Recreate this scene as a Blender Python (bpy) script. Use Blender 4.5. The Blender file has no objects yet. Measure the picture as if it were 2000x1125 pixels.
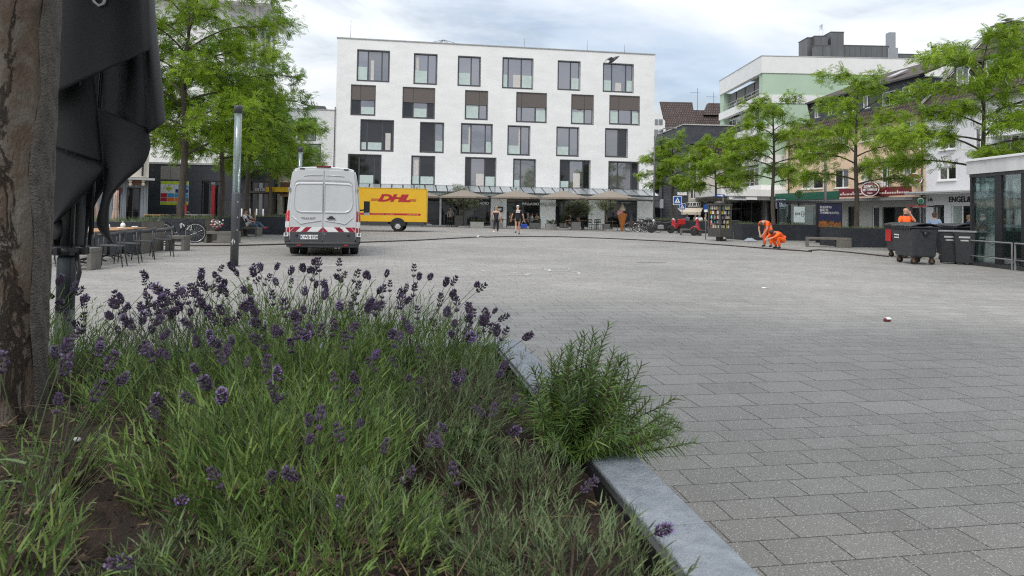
import bpy, bmesh, math, random
from mathutils import Matrix, Vector, Euler
from math import sin, cos, pi, radians, sqrt, atan2
random.seed(7)
scene = bpy.context.scene
COL = scene.collection
# ---------------------------------------------------------------- camera
FPX, PPX, PPY, CAMH = 1400.0, 1000.0, 375.0, 1.3
PITCH, ROLL = math.atan(41 / FPX), 0.0165
cam_data = bpy.data.cameras.new("camera")
cam = bpy.data.objects.new("camera", cam_data)
COL.objects.link(cam)
CAMR = Matrix.Rotation(pi / 2 + PITCH, 3, 'X') @ Matrix.Rotation(ROLL, 3, 'Z')
cam.matrix_world = Matrix.Translation((0, 0, CAMH)) @ CAMR.to_4x4()
cam_data.sensor_width = 36
cam_data.lens = 36 * FPX / 2000
cam_data.shift_y = -(562.5 - PPY) / 2000
cam_data.clip_start, cam_data.clip_end = 0.05, 3000
cam_data.dof.use_dof = True
cam_data.dof.focus_distance = 7.0
cam_data.dof.aperture_fstop = 8.5
scene.camera = cam
scene.cycles.use_denoising = False
scene.cycles.filter_width = 1.15
# ---------------------------------------------------------------- light
SUN_EL, SUN_AZ = radians(52), radians(208)          # compass-like: 0 = +Y, clockwise
scene.view_settings.view_transform = 'Standard'
scene.view_settings.look = 'None'
scene.view_settings.exposure = 0.44
scene.view_settings.gamma = 1
sun_d = bpy.data.lights.new("sun", 'SUN')
sun_d.energy = 1.5
sun_d.angle = radians(22)
sun_d.color = (1.0, .94, .86)
sun = bpy.data.objects.new("sun", sun_d)
COL.objects.link(sun)
sdir = Vector((sin(SUN_AZ) * cos(SUN_EL), cos(SUN_AZ) * cos(SUN_EL), sin(SUN_EL)))
sun.rotation_euler = sdir.to_track_quat('Z', 'Y').to_euler()
world = bpy.data.worlds.new("World")
scene.world = world
world.use_nodes = True
wn, wl = world.node_tree.nodes, world.node_tree.links
bg = wn['Background']
bg.inputs['Strength'].default_value = 0.1
sky = wn.new('ShaderNodeTexSky')
sky.sky_type = 'NISHITA'
sky.sun_disc = False
sky.sun_elevation, sky.sun_rotation = SUN_EL, SUN_AZ
sky.altitude, sky.air_density, sky.dust_density = 60, 1.0, 1.2
tc = wn.new('ShaderNodeTexCoord')
sep = wn.new('ShaderNodeSeparateXYZ')
wl.new(tc.outputs['Generated'], sep.inputs[0])
def wmath(op, a, b=None, clamp=False):
    n = wn.new('ShaderNodeMath'); n.operation = op; n.use_clamp = clamp
    for i, v in enumerate((a, b)):
        if v is None: continue
        if isinstance(v, (int, float)): n.inputs[i].default_value = v
        else: wl.new(v, n.inputs[i])
    return n.outputs[0]
zc = wmath('ADD', wmath('MAXIMUM', sep.outputs[2], 0.0), 0.16)
cx, cy = wmath('DIVIDE', sep.outputs[0], zc), wmath('DIVIDE', sep.outputs[1], zc)
comb = wn.new('ShaderNodeCombineXYZ')
wl.new(cx, comb.inputs[0]); wl.new(cy, comb.inputs[1])
def wnoise(scale, detail, rough, off):
    mp = wn.new('ShaderNodeMapping'); mp.inputs['Location'].default_value = off
    wl.new(comb.outputs[0], mp.inputs[0])
    n = wn.new('ShaderNodeTexNoise'); n.inputs['Scale'].default_value = scale
    n.inputs['Detail'].default_value = detail; n.inputs['Roughness'].default_value = rough
    n.inputs['Distortion'].default_value = .35
    wl.new(mp.outputs[0], n.inputs['Vector']); return n.outputs['Fac']
def wramp(fac, stops):
    r = wn.new('ShaderNodeValToRGB'); e = r.color_ramp.elements
    while len(e) < len(stops): e.new(.5)
    for k, (p, c) in zip(e, stops): k.position = p; k.color = (*c, 1) if len(c) == 3 else c
    wl.new(fac, r.inputs[0]); return r.outputs[0]
cover = wramp(wnoise(.62, 7, .55, (3.1, 1.4, 0)), [(.40, (0, 0, 0)), (.56, (1, 1, 1))])
shade = wramp(wnoise(1.25, 8, .58, (7.3, 2.2, 4)), [(.36, (4.9, 5.4, 6.0)), (.46, (7.0, 7.45, 7.9)), (.57, (8.3, 8.5, 8.7))])
# an overcast sky is brighter overhead than at the horizon
zen = wmath('ADD', wmath('MULTIPLY', wmath('MAXIMUM', sep.outputs[2], 0.0), 1.35), .66)
vm = wn.new('ShaderNodeVectorMath'); vm.operation = 'SCALE'
wl.new(shade, vm.inputs[0]); wl.new(zen, vm.inputs['Scale'])
vs = wn.new('ShaderNodeVectorMath'); vs.operation = 'SCALE'
wl.new(sky.outputs[0], vs.inputs[0]); vs.inputs['Scale'].default_value = 1.1
mixc = wn.new('ShaderNodeMix'); mixc.data_type = 'RGBA'
cov2 = wmath('ADD', wmath('MULTIPLY', cover, .48), .49)
wl.new(cov2, mixc.inputs[0]); wl.new(vs.outputs[0], mixc.inputs[6]); wl.new(vm.outputs[0], mixc.inputs[7])
wl.new(mixc.outputs[2], bg.inputs['Color'])
# ---------------------------------------------------------------- pixel helpers (author's measuring tools: photo pixel -> place)
def ray(px, py): return CAMR @ Vector(((px - PPX) / FPX, (PPY - py) / FPX, -1))
def gp(px, py, z=0.0):
    d = ray(px, py); t = (z - CAMH) / d.z
    return Vector((d.x * t, d.y * t, z))
def at(px, py, Y):
    d = ray(px, py); t = Y / d.y
    return Vector((d.x * t, Y, CAMH + d.z * t))
GRID = radians(10)
U = Vector((cos(GRID), sin(GRID), 0)); V = Vector((-sin(GRID), cos(GRID), 0))
# ---------------------------------------------------------------- mesh builder
class MB:
    def __init__(s, T=None): s.v, s.f, s.m, s.s, s.T = [], [], [], [], T
    def add(s, vs, fs, m=0, smooth=False):
        o = len(s.v)
        if s.T is not None: vs = [tuple(s.T @ Vector(p)) for p in vs]
        s.v += [tuple(p) for p in vs]
        for f in fs:
            s.f.append(tuple(i + o for i in f)); s.m.append(m); s.s.append(smooth)
        return s
    def box(s, x0, y0, z0, x1, y1, z1, m=0):
        vs = [(x, y, z) for z in (z0, z1) for y in (y0, y1) for x in (x0, x1)]
        return s.add(vs, [(0, 2, 3, 1), (4, 5, 7, 6), (0, 1, 5, 4), (2, 6, 7, 3), (0, 4, 6, 2), (1, 3, 7, 5)], m)
    def cbox(s, c, d, m=0, rz=0.0, rx=0.0, ry=0.0):
        R = Euler((rx, ry, rz)).to_matrix(); c = Vector(c)
        vs = [c + R @ Vector((x * d[0] / 2, y * d[1] / 2, z * d[2] / 2)) for z in (-1, 1) for y in (-1, 1) for x in (-1, 1)]
        return s.add(vs, [(0, 2, 3, 1), (4, 5, 7, 6), (0, 1, 5, 4), (2, 6, 7, 3), (0, 4, 6, 2), (1, 3, 7, 5)], m)
    def quad(s, a, b, c, d, m=0): return s.add([a, b, c, d], [(0, 1, 2, 3)], m)
    def tube(s, pts, r, n=8, m=0, caps=True, smooth=True):
        pts = [Vector(p) for p in pts]; k = len(pts)
        rs = r if isinstance(r, (list, tuple)) else [r] * k
        vs, fs = [], []
        prev = None
        for i, p in enumerate(pts):
            t = (pts[min(i + 1, k - 1)] - pts[max(i - 1, 0)])
            t = t.normalized() if t.length > 1e-9 else Vector((0, 0, 1))
            if prev is None:
                a = Vector((0, 0, 1)) if abs(t.z) < .9 else Vector((1, 0, 0))
                nx = t.cross(a).normalized()
            else:
                nx = (prev - t * prev.dot(t))
                nx = nx.normalized() if nx.length > 1e-6 else t.orthogonal().normalized()
            prev = nx; ny = t.cross(nx)
            for j in range(n):
                a = 2 * pi * j / n
                vs.append(p + (nx * cos(a) + ny * sin(a)) * rs[i])
        for i in range(k - 1):
            for j in range(n):
                fs.append((i * n + j, i * n + (j + 1) % n, (i + 1) * n + (j + 1) % n, (i + 1) * n + j))
        s.add(vs, fs, m, smooth)
        if caps:
            o = len(s.v) - len(vs)
            s.f.append(tuple(o + j for j in range(n))[::-1]); s.m.append(m); s.s.append(False)
            s.f.append(tuple(o + (k - 1) * n + j for j in range(n))); s.m.append(m); s.s.append(False)
        return s
    def lathe(s, prof, c=(0, 0, 0), n=16, m=0, smooth=True, axis='Z', sx=1, sy=1):
        vs, fs = [], []
        for r, z in prof:
            for j in range(n):
                a = 2 * pi * j / n
                p = (r * cos(a) * sx, r * sin(a) * sy, z)
                if axis == 'X': p = (p[2], p[0], p[1])
                if axis == 'Y': p = (p[0], p[2], p[1])
                vs.append((c[0] + p[0], c[1] + p[1], c[2] + p[2]))
        for i in range(len(prof) - 1):
            for j in range(n):
                q = (i * n + j, i * n + (j + 1) % n, (i + 1) * n + (j + 1) % n, (i + 1) * n + j)
                fs.append(q[::-1] if axis == 'Y' else q)
        s.add(vs, fs, m, smooth)
        o = len(s.v) - len(vs); K = (len(prof) - 1) * n
        s.f.append(tuple(o + j for j in range(n))[::-1]); s.m.append(m); s.s.append(False)
        s.f.append(tuple(o + K + j for j in range(n))); s.m.append(m); s.s.append(False)
        return s
    def ball(s, c, r, nu=10, nv=7, m=0, R=None):
        rr = (r, r, r) if isinstance(r, (int, float)) else r
        c = Vector(c); vs, fs = [], []
        for i in range(nv + 1):
            b = pi * i / nv
            for j in range(nu):
                a = 2 * pi * j / nu
                p = Vector((rr[0] * sin(b) * cos(a), rr[1] * sin(b) * sin(a), rr[2] * cos(b)))
                vs.append(c + (R @ p if R is not None else p))
        for i in range(nv):
            for j in range(nu):
                fs.append(((i + 1) * nu + j, (i + 1) * nu + (j + 1) % nu, i * nu + (j + 1) % nu, i * nu + j))
        return s.add(vs, fs, m, True)
    def prism(s, pts, vec, m=0, smooth=False):
        """closed planar outline (3-D points) pushed along vec"""
        n = len(pts); a = [Vector(p) for p in pts]; b = [p + Vector(vec) for p in a]
        fs = [tuple(range(n))[::-1], tuple(range(n, 2 * n))]
        s.add(a + b, fs, m)
        s.add(a + b, [(i, (i + 1) % n, n + (i + 1) % n, n + i) for i in range(n)], m, smooth)
        return s
    def grid(s, rows, m=0, smooth=True, closed=False):
        k = len(rows[0]); vs = [p for r in rows for p in r]; fs = []
        for i in range(len(rows) - 1):
            for j in range(k if closed else k - 1):
                fs.append((i * k + j, i * k + (j + 1) % k, (i + 1) * k + (j + 1) % k, (i + 1) * k + j))
        return s.add(vs, fs, m, smooth)
    def mesh(s, name, mats):
        me = bpy.data.meshes.new(name)
        me.from_pydata(s.v, [], s.f)
        for mm in (mats if isinstance(mats, (list, tuple)) else [mats]): me.materials.append(mm)
        if len(me.polygons) == len(s.m):
            me.polygons.foreach_set('material_index', s.m)
            me.polygons.foreach_set('use_smooth', s.s)
        me.update()
        return me
    def build(s, name, mats, parent=None, bevel=0, loc=None, fix=True, thick=0, seg=2):
        me = s.mesh(name, mats)
        if fix:
            bm = bmesh.new(); bm.from_mesh(me)
            bmesh.ops.remove_doubles(bm, verts=bm.verts, dist=1e-5)
            bmesh.ops.recalc_face_normals(bm, faces=bm.faces)
            bm.to_mesh(me); bm.free()
        o = bpy.data.objects.new(name, me); COL.objects.link(o)
        if parent is not None: o.parent = parent
        if loc is not None: o.location = loc
        if thick:
            md = o.modifiers.new('solid', 'SOLIDIFY'); md.thickness = thick; md.offset = 0
        if bevel:
            md = o.modifiers.new('bevel', 'BEVEL'); md.width = bevel; md.segments = seg; md.limit_method = 'ANGLE'
            md.angle_limit = radians(40); md.harden_normals = False
        return o
def tag(o, label=None, cat=None, group=None, kind=None):
    if label: o['label'] = label
    if cat: o['category'] = cat
    if group: o['group'] = group
    if kind: o['kind'] = kind
    return o
def thing(name, label, cat, loc=(0, 0, 0), rz=0.0, group=None):
    o = bpy.data.objects.new(name, None); COL.objects.link(o)
    o.location = loc; o.rotation_euler = (0, 0, rz); o.empty_display_size = .2
    return tag(o, label, cat, group)
def dup(root, loc, rz=None, label=None, scale=None):
    def cp(o, par):
        c = o.copy(); COL.objects.link(c)
        if par is not None: c.parent = par
        for ch in list(o.children): cp(ch, c)
        return c
    r = cp(root, None); r.location = loc
    if rz is not None: r.rotation_euler = (0, 0, rz)
    if scale: r.scale = scale if isinstance(scale, tuple) else (scale,) * 3
    if label: r['label'] = label
    return r
TEXTS = []
def text(s, name, mat, parent, loc, size, rot=(pi / 2, 0, 0), ext=.004, bold=0.0, align='CENTER', sx=1.0, shear=0.0, space=1.0):
    cu = bpy.data.curves.new(name, 'FONT'); cu.body = s; cu.size = size; cu.extrude = ext
    cu.align_x = align; cu.align_y = 'CENTER'; cu.offset = bold * size; cu.shear = shear; cu.space_character = space
    cu.resolution_u = 3
    cu.materials.append(mat)
    o = bpy.data.objects.new(name, cu); COL.objects.link(o); o.parent = parent
    o.location = loc; o.rotation_euler = rot; o.scale = (sx, 1, 1)
    TEXTS.append(o); return o
def hit(t, px, py, yl=0.0):
    """photo pixel -> local (x, z) on the plane y = yl of thing t"""
    Mi = (Matrix.Translation(t.location) @ Matrix.Rotation(t.rotation_euler[2], 4, 'Z')).inverted()
    o = Mi @ Vector((0, 0, CAMH)); d = Mi.to_3x3() @ ray(px, py)
    k = (yl - o.y) / d.y; p = o + d * k
    return p.x, p.z
def world_of(t, p): return Matrix.Translation(t.location) @ Matrix.Rotation(t.rotation_euler[2], 4, 'Z') @ Vector(p)
def rnd(a, b): return random.uniform(a, b)
# ---------------------------------------------------------------- materials
MATS = {}
def mat(key, col=(.5, .5, .5), rough=.6, metal=0.0, var=.12, scale=6.0, bump=0.0, bscale=40.0, spec=.5, island=0.0, col2=None,
        trans=0.0, sub=0.0, obj=True, detail=5, emit=None, streak=0.0, coat=0.0, rvar=0.0):
    if key in MATS: return MATS[key]
    m = bpy.data.materials.new(key); m.use_nodes = True
    nt = m.node_tree; N, L = nt.nodes, nt.links
    b = N['Principled BSDF']
    b.inputs['Roughness'].default_value = rough; b.inputs['Metallic'].default_value = metal
    b.inputs['Specular IOR Level'].default_value = spec
    b.inputs['Coat Weight'].default_value = coat
    if trans: b.inputs['Transmission Weight'].default_value = trans
    tcn = N.new('ShaderNodeTexCoord'); vec = tcn.outputs['Object']
    c2 = col2 or tuple(min(1, c * (1 + var)) for c in col); c1 = tuple(c * (1 - var) for c in col) if col2 is None else col
    noi = N.new('ShaderNodeTexNoise'); noi.inputs['Scale'].default_value = scale; noi.inputs['Detail'].default_value = detail
    noi.inputs['Roughness'].default_value = .62
    if streak:
        mp = N.new('ShaderNodeMapping'); mp.inputs['Scale'].default_value = (1, 1, streak); L.new(vec, mp.inputs[0]); L.new(mp.outputs[0], noi.inputs['Vector'])
    else: L.new(vec, noi.inputs['Vector'])
    rp = N.new('ShaderNodeValToRGB'); rp.color_ramp.elements[0].position = .33; rp.color_ramp.elements[1].position = .67
    rp.color_ramp.elements[0].color = (*c1, 1); rp.color_ramp.elements[1].color = (*c2, 1)
    L.new(noi.outputs['Fac'], rp.inputs[0]); out = rp.outputs[0]
    if island:
        g = N.new('ShaderNodeNewGeometry'); mp2 = N.new('ShaderNodeMapRange')
        mp2.inputs['To Min'].default_value = 1 - island; mp2.inputs['To Max'].default_value = 1 + island
        L.new(g.outputs['Random Per Island'], mp2.inputs['Value'])
        hs = N.new('ShaderNodeHueSaturation'); L.new(mp2.outputs[0], hs.inputs['Value'])
        mp3 = N.new('ShaderNodeMapRange'); mp3.inputs['To Min'].default_value = .5 - island * .05; mp3.inputs['To Max'].default_value = .5 + island * .05
        mul = N.new('ShaderNodeMath'); mul.operation = 'FRACT'; m7 = N.new('ShaderNodeMath'); m7.operation = 'MULTIPLY'; m7.inputs[1].default_value = 7.31
        L.new(g.outputs['Random Per Island'], m7.inputs[0]); L.new(m7.outputs[0], mul.inputs[0]); L.new(mul.outputs[0], mp3.inputs['Value'])
        L.new(mp3.outputs[0], hs.inputs['Hue']); L.new(out, hs.inputs['Color']); out = hs.outputs[0]
    L.new(out, b.inputs['Base Color'])
    if rvar:
        mr = N.new('ShaderNodeMapRange'); mr.inputs['To Min'].default_value = max(0, rough - rvar); mr.inputs['To Max'].default_value = min(1, rough + rvar)
        L.new(noi.outputs['Fac'], mr.inputs['Value']); L.new(mr.outputs[0], b.inputs['Roughness'])
    if bump:
        n2 = N.new('ShaderNodeTexNoise'); n2.inputs['Scale'].default_value = bscale; n2.inputs['Detail'].default_value = 4; L.new(vec, n2.inputs['Vector'])
        bp = N.new('ShaderNodeBump'); bp.inputs['Strength'].default_value = bump; bp.inputs['Distance'].default_value = .02
        L.new(n2.outputs['Fac'], bp.inputs['Height']); L.new(bp.outputs[0], b.inputs['Normal'])
    if emit:
        b.inputs['Emission Color'].default_value = (*emit[0], 1); b.inputs['Emission Strength'].default_value = emit[1]
    if sub:   # thin leaf: some light passes through
        tr = N.new('ShaderNodeBsdfTranslucent'); L.new(out, tr.inputs['Color'])
        ms = N.new('ShaderNodeMixShader'); ms.inputs[0].default_value = sub
        L.new(b.outputs[0], ms.inputs[1]); L.new(tr.outputs[0], ms.inputs[2])
        L.new(ms.outputs[0], N['Material Output'].inputs[0])
    MATS[key] = m
    return m
def glassmat(key, tint, refl=.22, rough=.03, alpha=.0):
    """window glass: dark room behind plus a mirror share; alpha > 0 lets part of what is behind show"""
    if key in MATS: return MATS[key]
    m = bpy.data.materials.new(key); m.use_nodes = True; N, L = m.node_tree.nodes, m.node_tree.links
    N.remove(N['Principled BSDF'])
    d = N.new('ShaderNodeBsdfDiffuse'); d.inputs[0].default_value = (*tint, 1)
    base = d.outputs[0]
    if alpha:
        t = N.new('ShaderNodeBsdfTransparent'); t.inputs[0].default_value = (*[min(1, c * 1.0) for c in (.80, .9, .86)], 1)
        mx = N.new('ShaderNodeMixShader'); mx.inputs[0].default_value = alpha; L.new(base, mx.inputs[1]); L.new(t.outputs[0], mx.inputs[2]); base = mx.outputs[0]
    g = N.new('ShaderNodeBsdfGlossy'); g.inputs['Color'].default_value = (.93, .93, 1, 1); g.inputs['Roughness'].default_value = rough
    tcn = N.new('ShaderNodeTexCoord'); nz = N.new('ShaderNodeTexNoise'); nz.inputs['Scale'].default_value = .9; L.new(tcn.outputs['Object'], nz.inputs['Vector'])
    bp = N.new('ShaderNodeBump'); bp.inputs['Strength'].default_value = .12; bp.inputs['Distance'].default_value = .05; L.new(nz.outputs['Fac'], bp.inputs['Height']); L.new(bp.outputs[0], g.inputs['Normal'])
    lw = N.new('ShaderNodeLayerWeight'); lw.inputs['Blend'].default_value = .35
    mr = N.new('ShaderNodeMapRange'); mr.inputs['To Min'].default_value = refl; mr.inputs['To Max'].default_value = min(1, refl + .5); L.new(lw.outputs['Fresnel'], mr.inputs['Value'])
    ms = N.new('ShaderNodeMixShader'); L.new(mr.outputs[0], ms.inputs[0]); L.new(base, ms.inputs[1]); L.new(g.outputs[0], ms.inputs[2])
    L.new(ms.outputs[0], N['Material Output'].inputs[0]); MATS[key] = m
    return m
def brickmat(key, c1, c2, cm, bw, rh, mortar, off=.5, rot=0.0, scale=1.0, rough=.75, bump=.4, speck=0.0, axes='XY', stain=.2, rows2=False):
    if key in MATS: return MATS[key]
    m = bpy.data.materials.new(key); m.use_nodes = True; N, L = m.node_tree.nodes, m.node_tree.links
    b = N['Principled BSDF']; b.inputs['Roughness'].default_value = rough
    tcn = N.new('ShaderNodeTexCoord'); mp = N.new('ShaderNodeMapping'); mp.inputs['Rotation'].default_value = (0, 0, -rot)
    if axes == 'XZ':
        sp = N.new('ShaderNodeSeparateXYZ'); cb = N.new('ShaderNodeCombineXYZ'); L.new(tcn.outputs['Object'], sp.inputs[0])
        L.new(sp.outputs[0], cb.inputs[0]); L.new(sp.outputs[2], cb.inputs[1]); L.new(cb.outputs[0], mp.inputs[0])
    else: L.new(tcn.outputs['Object'], mp.inputs[0])
    br = N.new('ShaderNodeTexBrick')
    if rows2:
        def mt(op, a, b=None, c=None):
            n = N.new('ShaderNodeMath'); n.operation = op
            for i, v in enumerate((a, b, c)):
                if v is None: continue
                if isinstance(v, (int, float)): n.inputs[i].default_value = v
                else: L.new(v, n.inputs[i])
            return n.outputs[0]
        s2 = N.new('ShaderNodeSeparateXYZ'); L.new(mp.outputs[0], s2.inputs[0]); P_ = 4.32
        y0 = mt('ADD', s2.outputs[1], 430.1); t_ = mt('MODULO', y0, P_); big = mt('GREATER_THAN', t_, 2.4)
        rc_ = mt('ADD', mt('MULTIPLY', mt('FLOOR', mt('DIVIDE', y0, P_)), 18.0), mt('ADD', mt('MULTIPLY', t_, 5.0), mt('MULTIPLY', big, mt('MULTIPLY', mt('SUBTRACT', t_, 2.4), 1 / .32 - 5.0))))
        xx = mt('MULTIPLY', s2.outputs[0], mt('SUBTRACT', 1.0, mt('MULTIPLY', big, .30)))
        c2_ = N.new('ShaderNodeCombineXYZ'); L.new(xx, c2_.inputs[0]); L.new(mt('MULTIPLY', rc_, rh), c2_.inputs[1]); L.new(c2_.outputs[0], br.inputs['Vector'])
    else: L.new(mp.outputs[0], br.inputs['Vector'])
    br.inputs['Color1'].default_value = (*c1, 1); br.inputs['Color2'].default_value = (*c2, 1); br.inputs['Mortar'].default_value = (*cm, 1)
    br.inputs['Scale'].default_value = scale; br.inputs['Mortar Size'].default_value = mortar; br.inputs['Mortar Smooth'].default_value = .15
    br.inputs['Brick Width'].default_value = bw; br.inputs['Row Height'].default_value = rh; br.offset = off; br.squash = 1.0
    br.inputs['Bias'].default_value = 0
    nz = N.new('ShaderNodeTexNoise'); nz.inputs['Scale'].default_value = .22; nz.inputs['Detail'].default_value = 8; nz.inputs['Roughness'].default_value = .7
    L.new(tcn.outputs['Object'], nz.inputs['Vector'])
    mr = N.new('ShaderNodeMapRange'); mr.inputs['From Min'].default_value = .3; mr.inputs['From Max'].default_value = .7
    mr.inputs['To Min'].default_value = 1 - stain; mr.inputs['To Max'].default_value = 1 + stain * .5; L.new(nz.outputs['Fac'], mr.inputs['Value'])
    vmn = N.new('ShaderNodeVectorMath'); vmn.operation = 'SCALE'; L.new(br.outputs['Color'], vmn.inputs[0]); L.new(mr.outputs[0], vmn.inputs['Scale'])
    out = vmn.outputs[0]
    if speck:
        vo = N.new('ShaderNodeTexVoronoi'); vo.inputs['Scale'].default_value = 95; L.new(tcn.outputs['Object'], vo.inputs['Vector'])
        r2 = N.new('ShaderNodeValToRGB'); r2.color_ramp.elements[0].position = .20; r2.color_ramp.elements[0].color = (1, 1, 1, 1)
        r2.color_ramp.elements[1].position = .33; r2.color_ramp.elements[1].color = (0, 0, 0, 1); L.new(vo.outputs['Distance'], r2.inputs[0])
        n3 = N.new('ShaderNodeTexWhiteNoise'); n3.noise_dimensions = '3D'; L.new(vo.outputs['Position'], n3.inputs['Vector'])
        th = N.new('ShaderNodeMath'); th.operation = 'GREATER_THAN'; th.inputs[1].default_value = .45; L.new(n3.outputs['Value'], th.inputs[0])
        mu = N.new('ShaderNodeMath'); mu.operation = 'MULTIPLY'; L.new(r2.outputs[0], mu.inputs[0]); L.new(th.outputs[0], mu.inputs[1])
        m2 = N.new('ShaderNodeMath'); m2.operation = 'MULTIPLY'; m2.inputs[1].default_value = speck; L.new(mu.outputs[0], m2.inputs[0])
        mx = N.new('ShaderNodeMix'); mx.data_type = 'RGBA'; L.new(m2.outputs[0], mx.inputs[0]); L.new(out, mx.inputs[6]); mx.inputs[7].default_value = (.62, .61, .59, 1)
        n5 = N.new('ShaderNodeTexNoise'); n5.inputs['Scale'].default_value = 150; n5.inputs['Detail'].default_value = 3; L.new(tcn.outputs['Object'], n5.inputs['Vector'])
        mr5 = N.new('ShaderNodeMapRange'); mr5.inputs['From Min'].default_value = .35; mr5.inputs['From Max'].default_value = .65; mr5.inputs['To Min'].default_value = .72; mr5.inputs['To Max'].default_value = 1.24
        L.new(n5.outputs['Fac'], mr5.inputs['Value']); v5 = N.new('ShaderNodeVectorMath'); v5.operation = 'SCALE'; L.new(mx.outputs[2], v5.inputs[0]); L.new(mr5.outputs[0], v5.inputs['Scale'])
        out = v5.outputs[0]
        wv = N.new('ShaderNodeTexVoronoi'); wv.inputs['Scale'].default_value = 2.6; L.new(tcn.outputs['Object'], wv.inputs['Vector'])
        wn2 = N.new('ShaderNodeTexWhiteNoise'); wn2.noise_dimensions = '3D'; L.new(wv.outputs['Position'], wn2.inputs['Vector'])
        wr = N.new('ShaderNodeMath'); wr.operation = 'MULTIPLY'; wr.inputs[1].default_value = .075; L.new(wn2.outputs['Value'], wr.inputs[0])
        wl2 = N.new('ShaderNodeMath'); wl2.operation = 'LESS_THAN'; L.new(wv.outputs['Distance'], wl2.inputs[0]); L.new(wr.outputs[0], wl2.inputs[1])
        wm = N.new('ShaderNodeMath'); wm.operation = 'MULTIPLY_ADD'; wm.inputs[1].default_value = -.42; wm.inputs[2].default_value = 1; L.new(wl2.outputs[0], wm.inputs[0])
        v6 = N.new('ShaderNodeVectorMath'); v6.operation = 'SCALE'; L.new(out, v6.inputs[0]); L.new(wm.outputs[0], v6.inputs['Scale']); out = v6.outputs[0]
    L.new(out, b.inputs['Base Color'])
    bp = N.new('ShaderNodeBump'); bp.inputs['Strength'].default_value = bump; bp.inputs['Distance'].default_value = .01; bp.invert = True
    L.new(br.outputs['Fac'], bp.inputs['Height']); L.new(bp.outputs[0], b.inputs['Normal'])
    MATS[key] = m
    return m
# ---------------------------------------------------------------- palette
WHITE = mat('white_render', (.755, .76, .755), .85, var=.06, scale=.5, bump=.08, bscale=14, streak=2.2, detail=9)
WHITE2 = mat('white_paint', (.72, .72, .71), .7, var=.04, scale=1.2)
CREAM = mat('cream_render', (.62, .58, .5), .85, var=.06, scale=.7, bump=.15)
BEIGE = mat('beige_render', (.47, .45, .40), .85, var=.08, scale=.6, bump=.15, streak=.5)
PEACH = mat('peach_render', (.72, .535, .375), .85, var=.05, scale=.6, bump=.12)
PALEGREY = mat('pale_grey_render', (.56, .57, .59), .85, var=.05, scale=.6)
MINT = mat('mint_render', (.40, .52, .40), .8, var=.04, scale=.6)
SLATE = brickmat('slate_shingles', (.045, .05, .062), (.065, .07, .082), (.025, .027, .03), .34, .17, .008, axes='XZ', bump=.5, rough=.55)
DARKSLATE = brickmat('dark_slate_wall', (.030, .036, .046), (.045, .05, .062), (.02, .021, .025), 1.2, .6, .012, axes='XZ', bump=.3, rough=.5)
TILE = brickmat('roof_tiles', (.070, .042, .034), (.125, .078, .062), (.018, .012, .011), .34, .46, .075, axes='XZ', bump=1.0, rough=.7, stain=.3)
ZINC = mat('zinc_sheet', (.13, .135, .14), .45, .4, var=.15, scale=2, streak=.2)
ANTHRA = mat('anthracite_metal', (.055, .058, .064), .4, .2, var=.1)
FRAME = mat('window_frame_dark', (.062, .064, .072), .4, .1, var=.06)
BLIND = mat('brown_blind', (.115, .098, .09), .7, var=.08, streak=9, scale=4)
FRAMEW = mat('window_frame_white', (.78, .78, .77), .4, var=.02)
PANE = glassmat('pane_sky', (.05, .05, .06), .30)
PANED = glassmat('pane_dark', (.012, .013, .015), .045)
PANEM = glassmat('pane_mid', (.10, .105, .105), .2)
FROST = mat('frosted_glass', (.46, .55, .525), .25, var=.08, scale=3, spec=.7)
SHOPGL = glassmat('shop_glass', (.010, .011, .012), .035)
GREENGL = glassmat('green_glass', (.05, .075, .065), .07, alpha=.86)
CLEARGL = glassmat('clear_canopy_glass', (.5, .52, .53), .16, alpha=.55)
LAMPGL = glassmat('lamp_glass', (.30, .35, .34), .06, alpha=.66, rough=.15)
CONC = mat('concrete', (.30, .30, .285), .85, var=.14, scale=4, bump=.2)
CONCD = mat('concrete_bench', (.13, .122, .108), .85, var=.2, scale=3, bump=.25)
STEELPL = mat('planter_steel', (.030, .034, .042), .5, .3, var=.25, scale=2.5, rvar=.1)
PLBROWN = mat('planter_brown', (.095, .085, .070), .7, var=.18, scale=3)
STEEL = mat('steel', (.35, .36, .37), .35, .9, var=.1)
CHROME = mat('chrome', (.7, .7, .7), .15, 1.0, var=.05)
BLACK = mat('black_plastic', (.016, .016, .018), .45, var=.2, scale=20)
RUBBER = mat('rubber', (.018, .018, .018), .8, var=.2)
DGREY = mat('dark_grey', (.05, .05, .054), .5, var=.1)
MGREY = mat('mid_grey', (.19, .19, .19), .6, var=.1)
LGREY = mat('light_grey', (.45, .45, .45), .6, var=.08)
PWHITE = mat('paint_white', (.8, .8, .8), .4, var=.03)
PRED = mat('paint_red', (.48, .012, .02), .35, var=.1, coat=.4)
PBLUE = mat('paint_blue', (.012, .07, .27), .4, var=.05)
PYEL = mat('paint_yellow', (.78, .50, .012), .4, var=.05)
PORANGE = mat('hi_vis_orange', (.90, .125, .012), .7, var=.1, scale=12, bump=.2, bscale=20)
WOOD = mat('wood_top', (.36, .19, .085), .5, var=.25, scale=3, streak=.3)
TAUPE = mat('taupe_canvas', (.225, .190, .155), .85, var=.06, scale=3)
SKIN = mat('skin', (.50, .28, .20), .55, var=.08, scale=14)
HAIRD = mat('hair_dark', (.035, .024, .018), .6, var=.3, scale=60)
HAIRG = mat('hair_grey', (.36, .33, .30), .6, var=.2, scale=60)
HAIRB = mat('hair_blonde', (.30, .20, .10), .6, var=.25, scale=60)
NAVY = mat('navy_cloth', (.012, .014, .024), .8, var=.2, scale=18, bump=.15, bscale=30)
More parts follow.
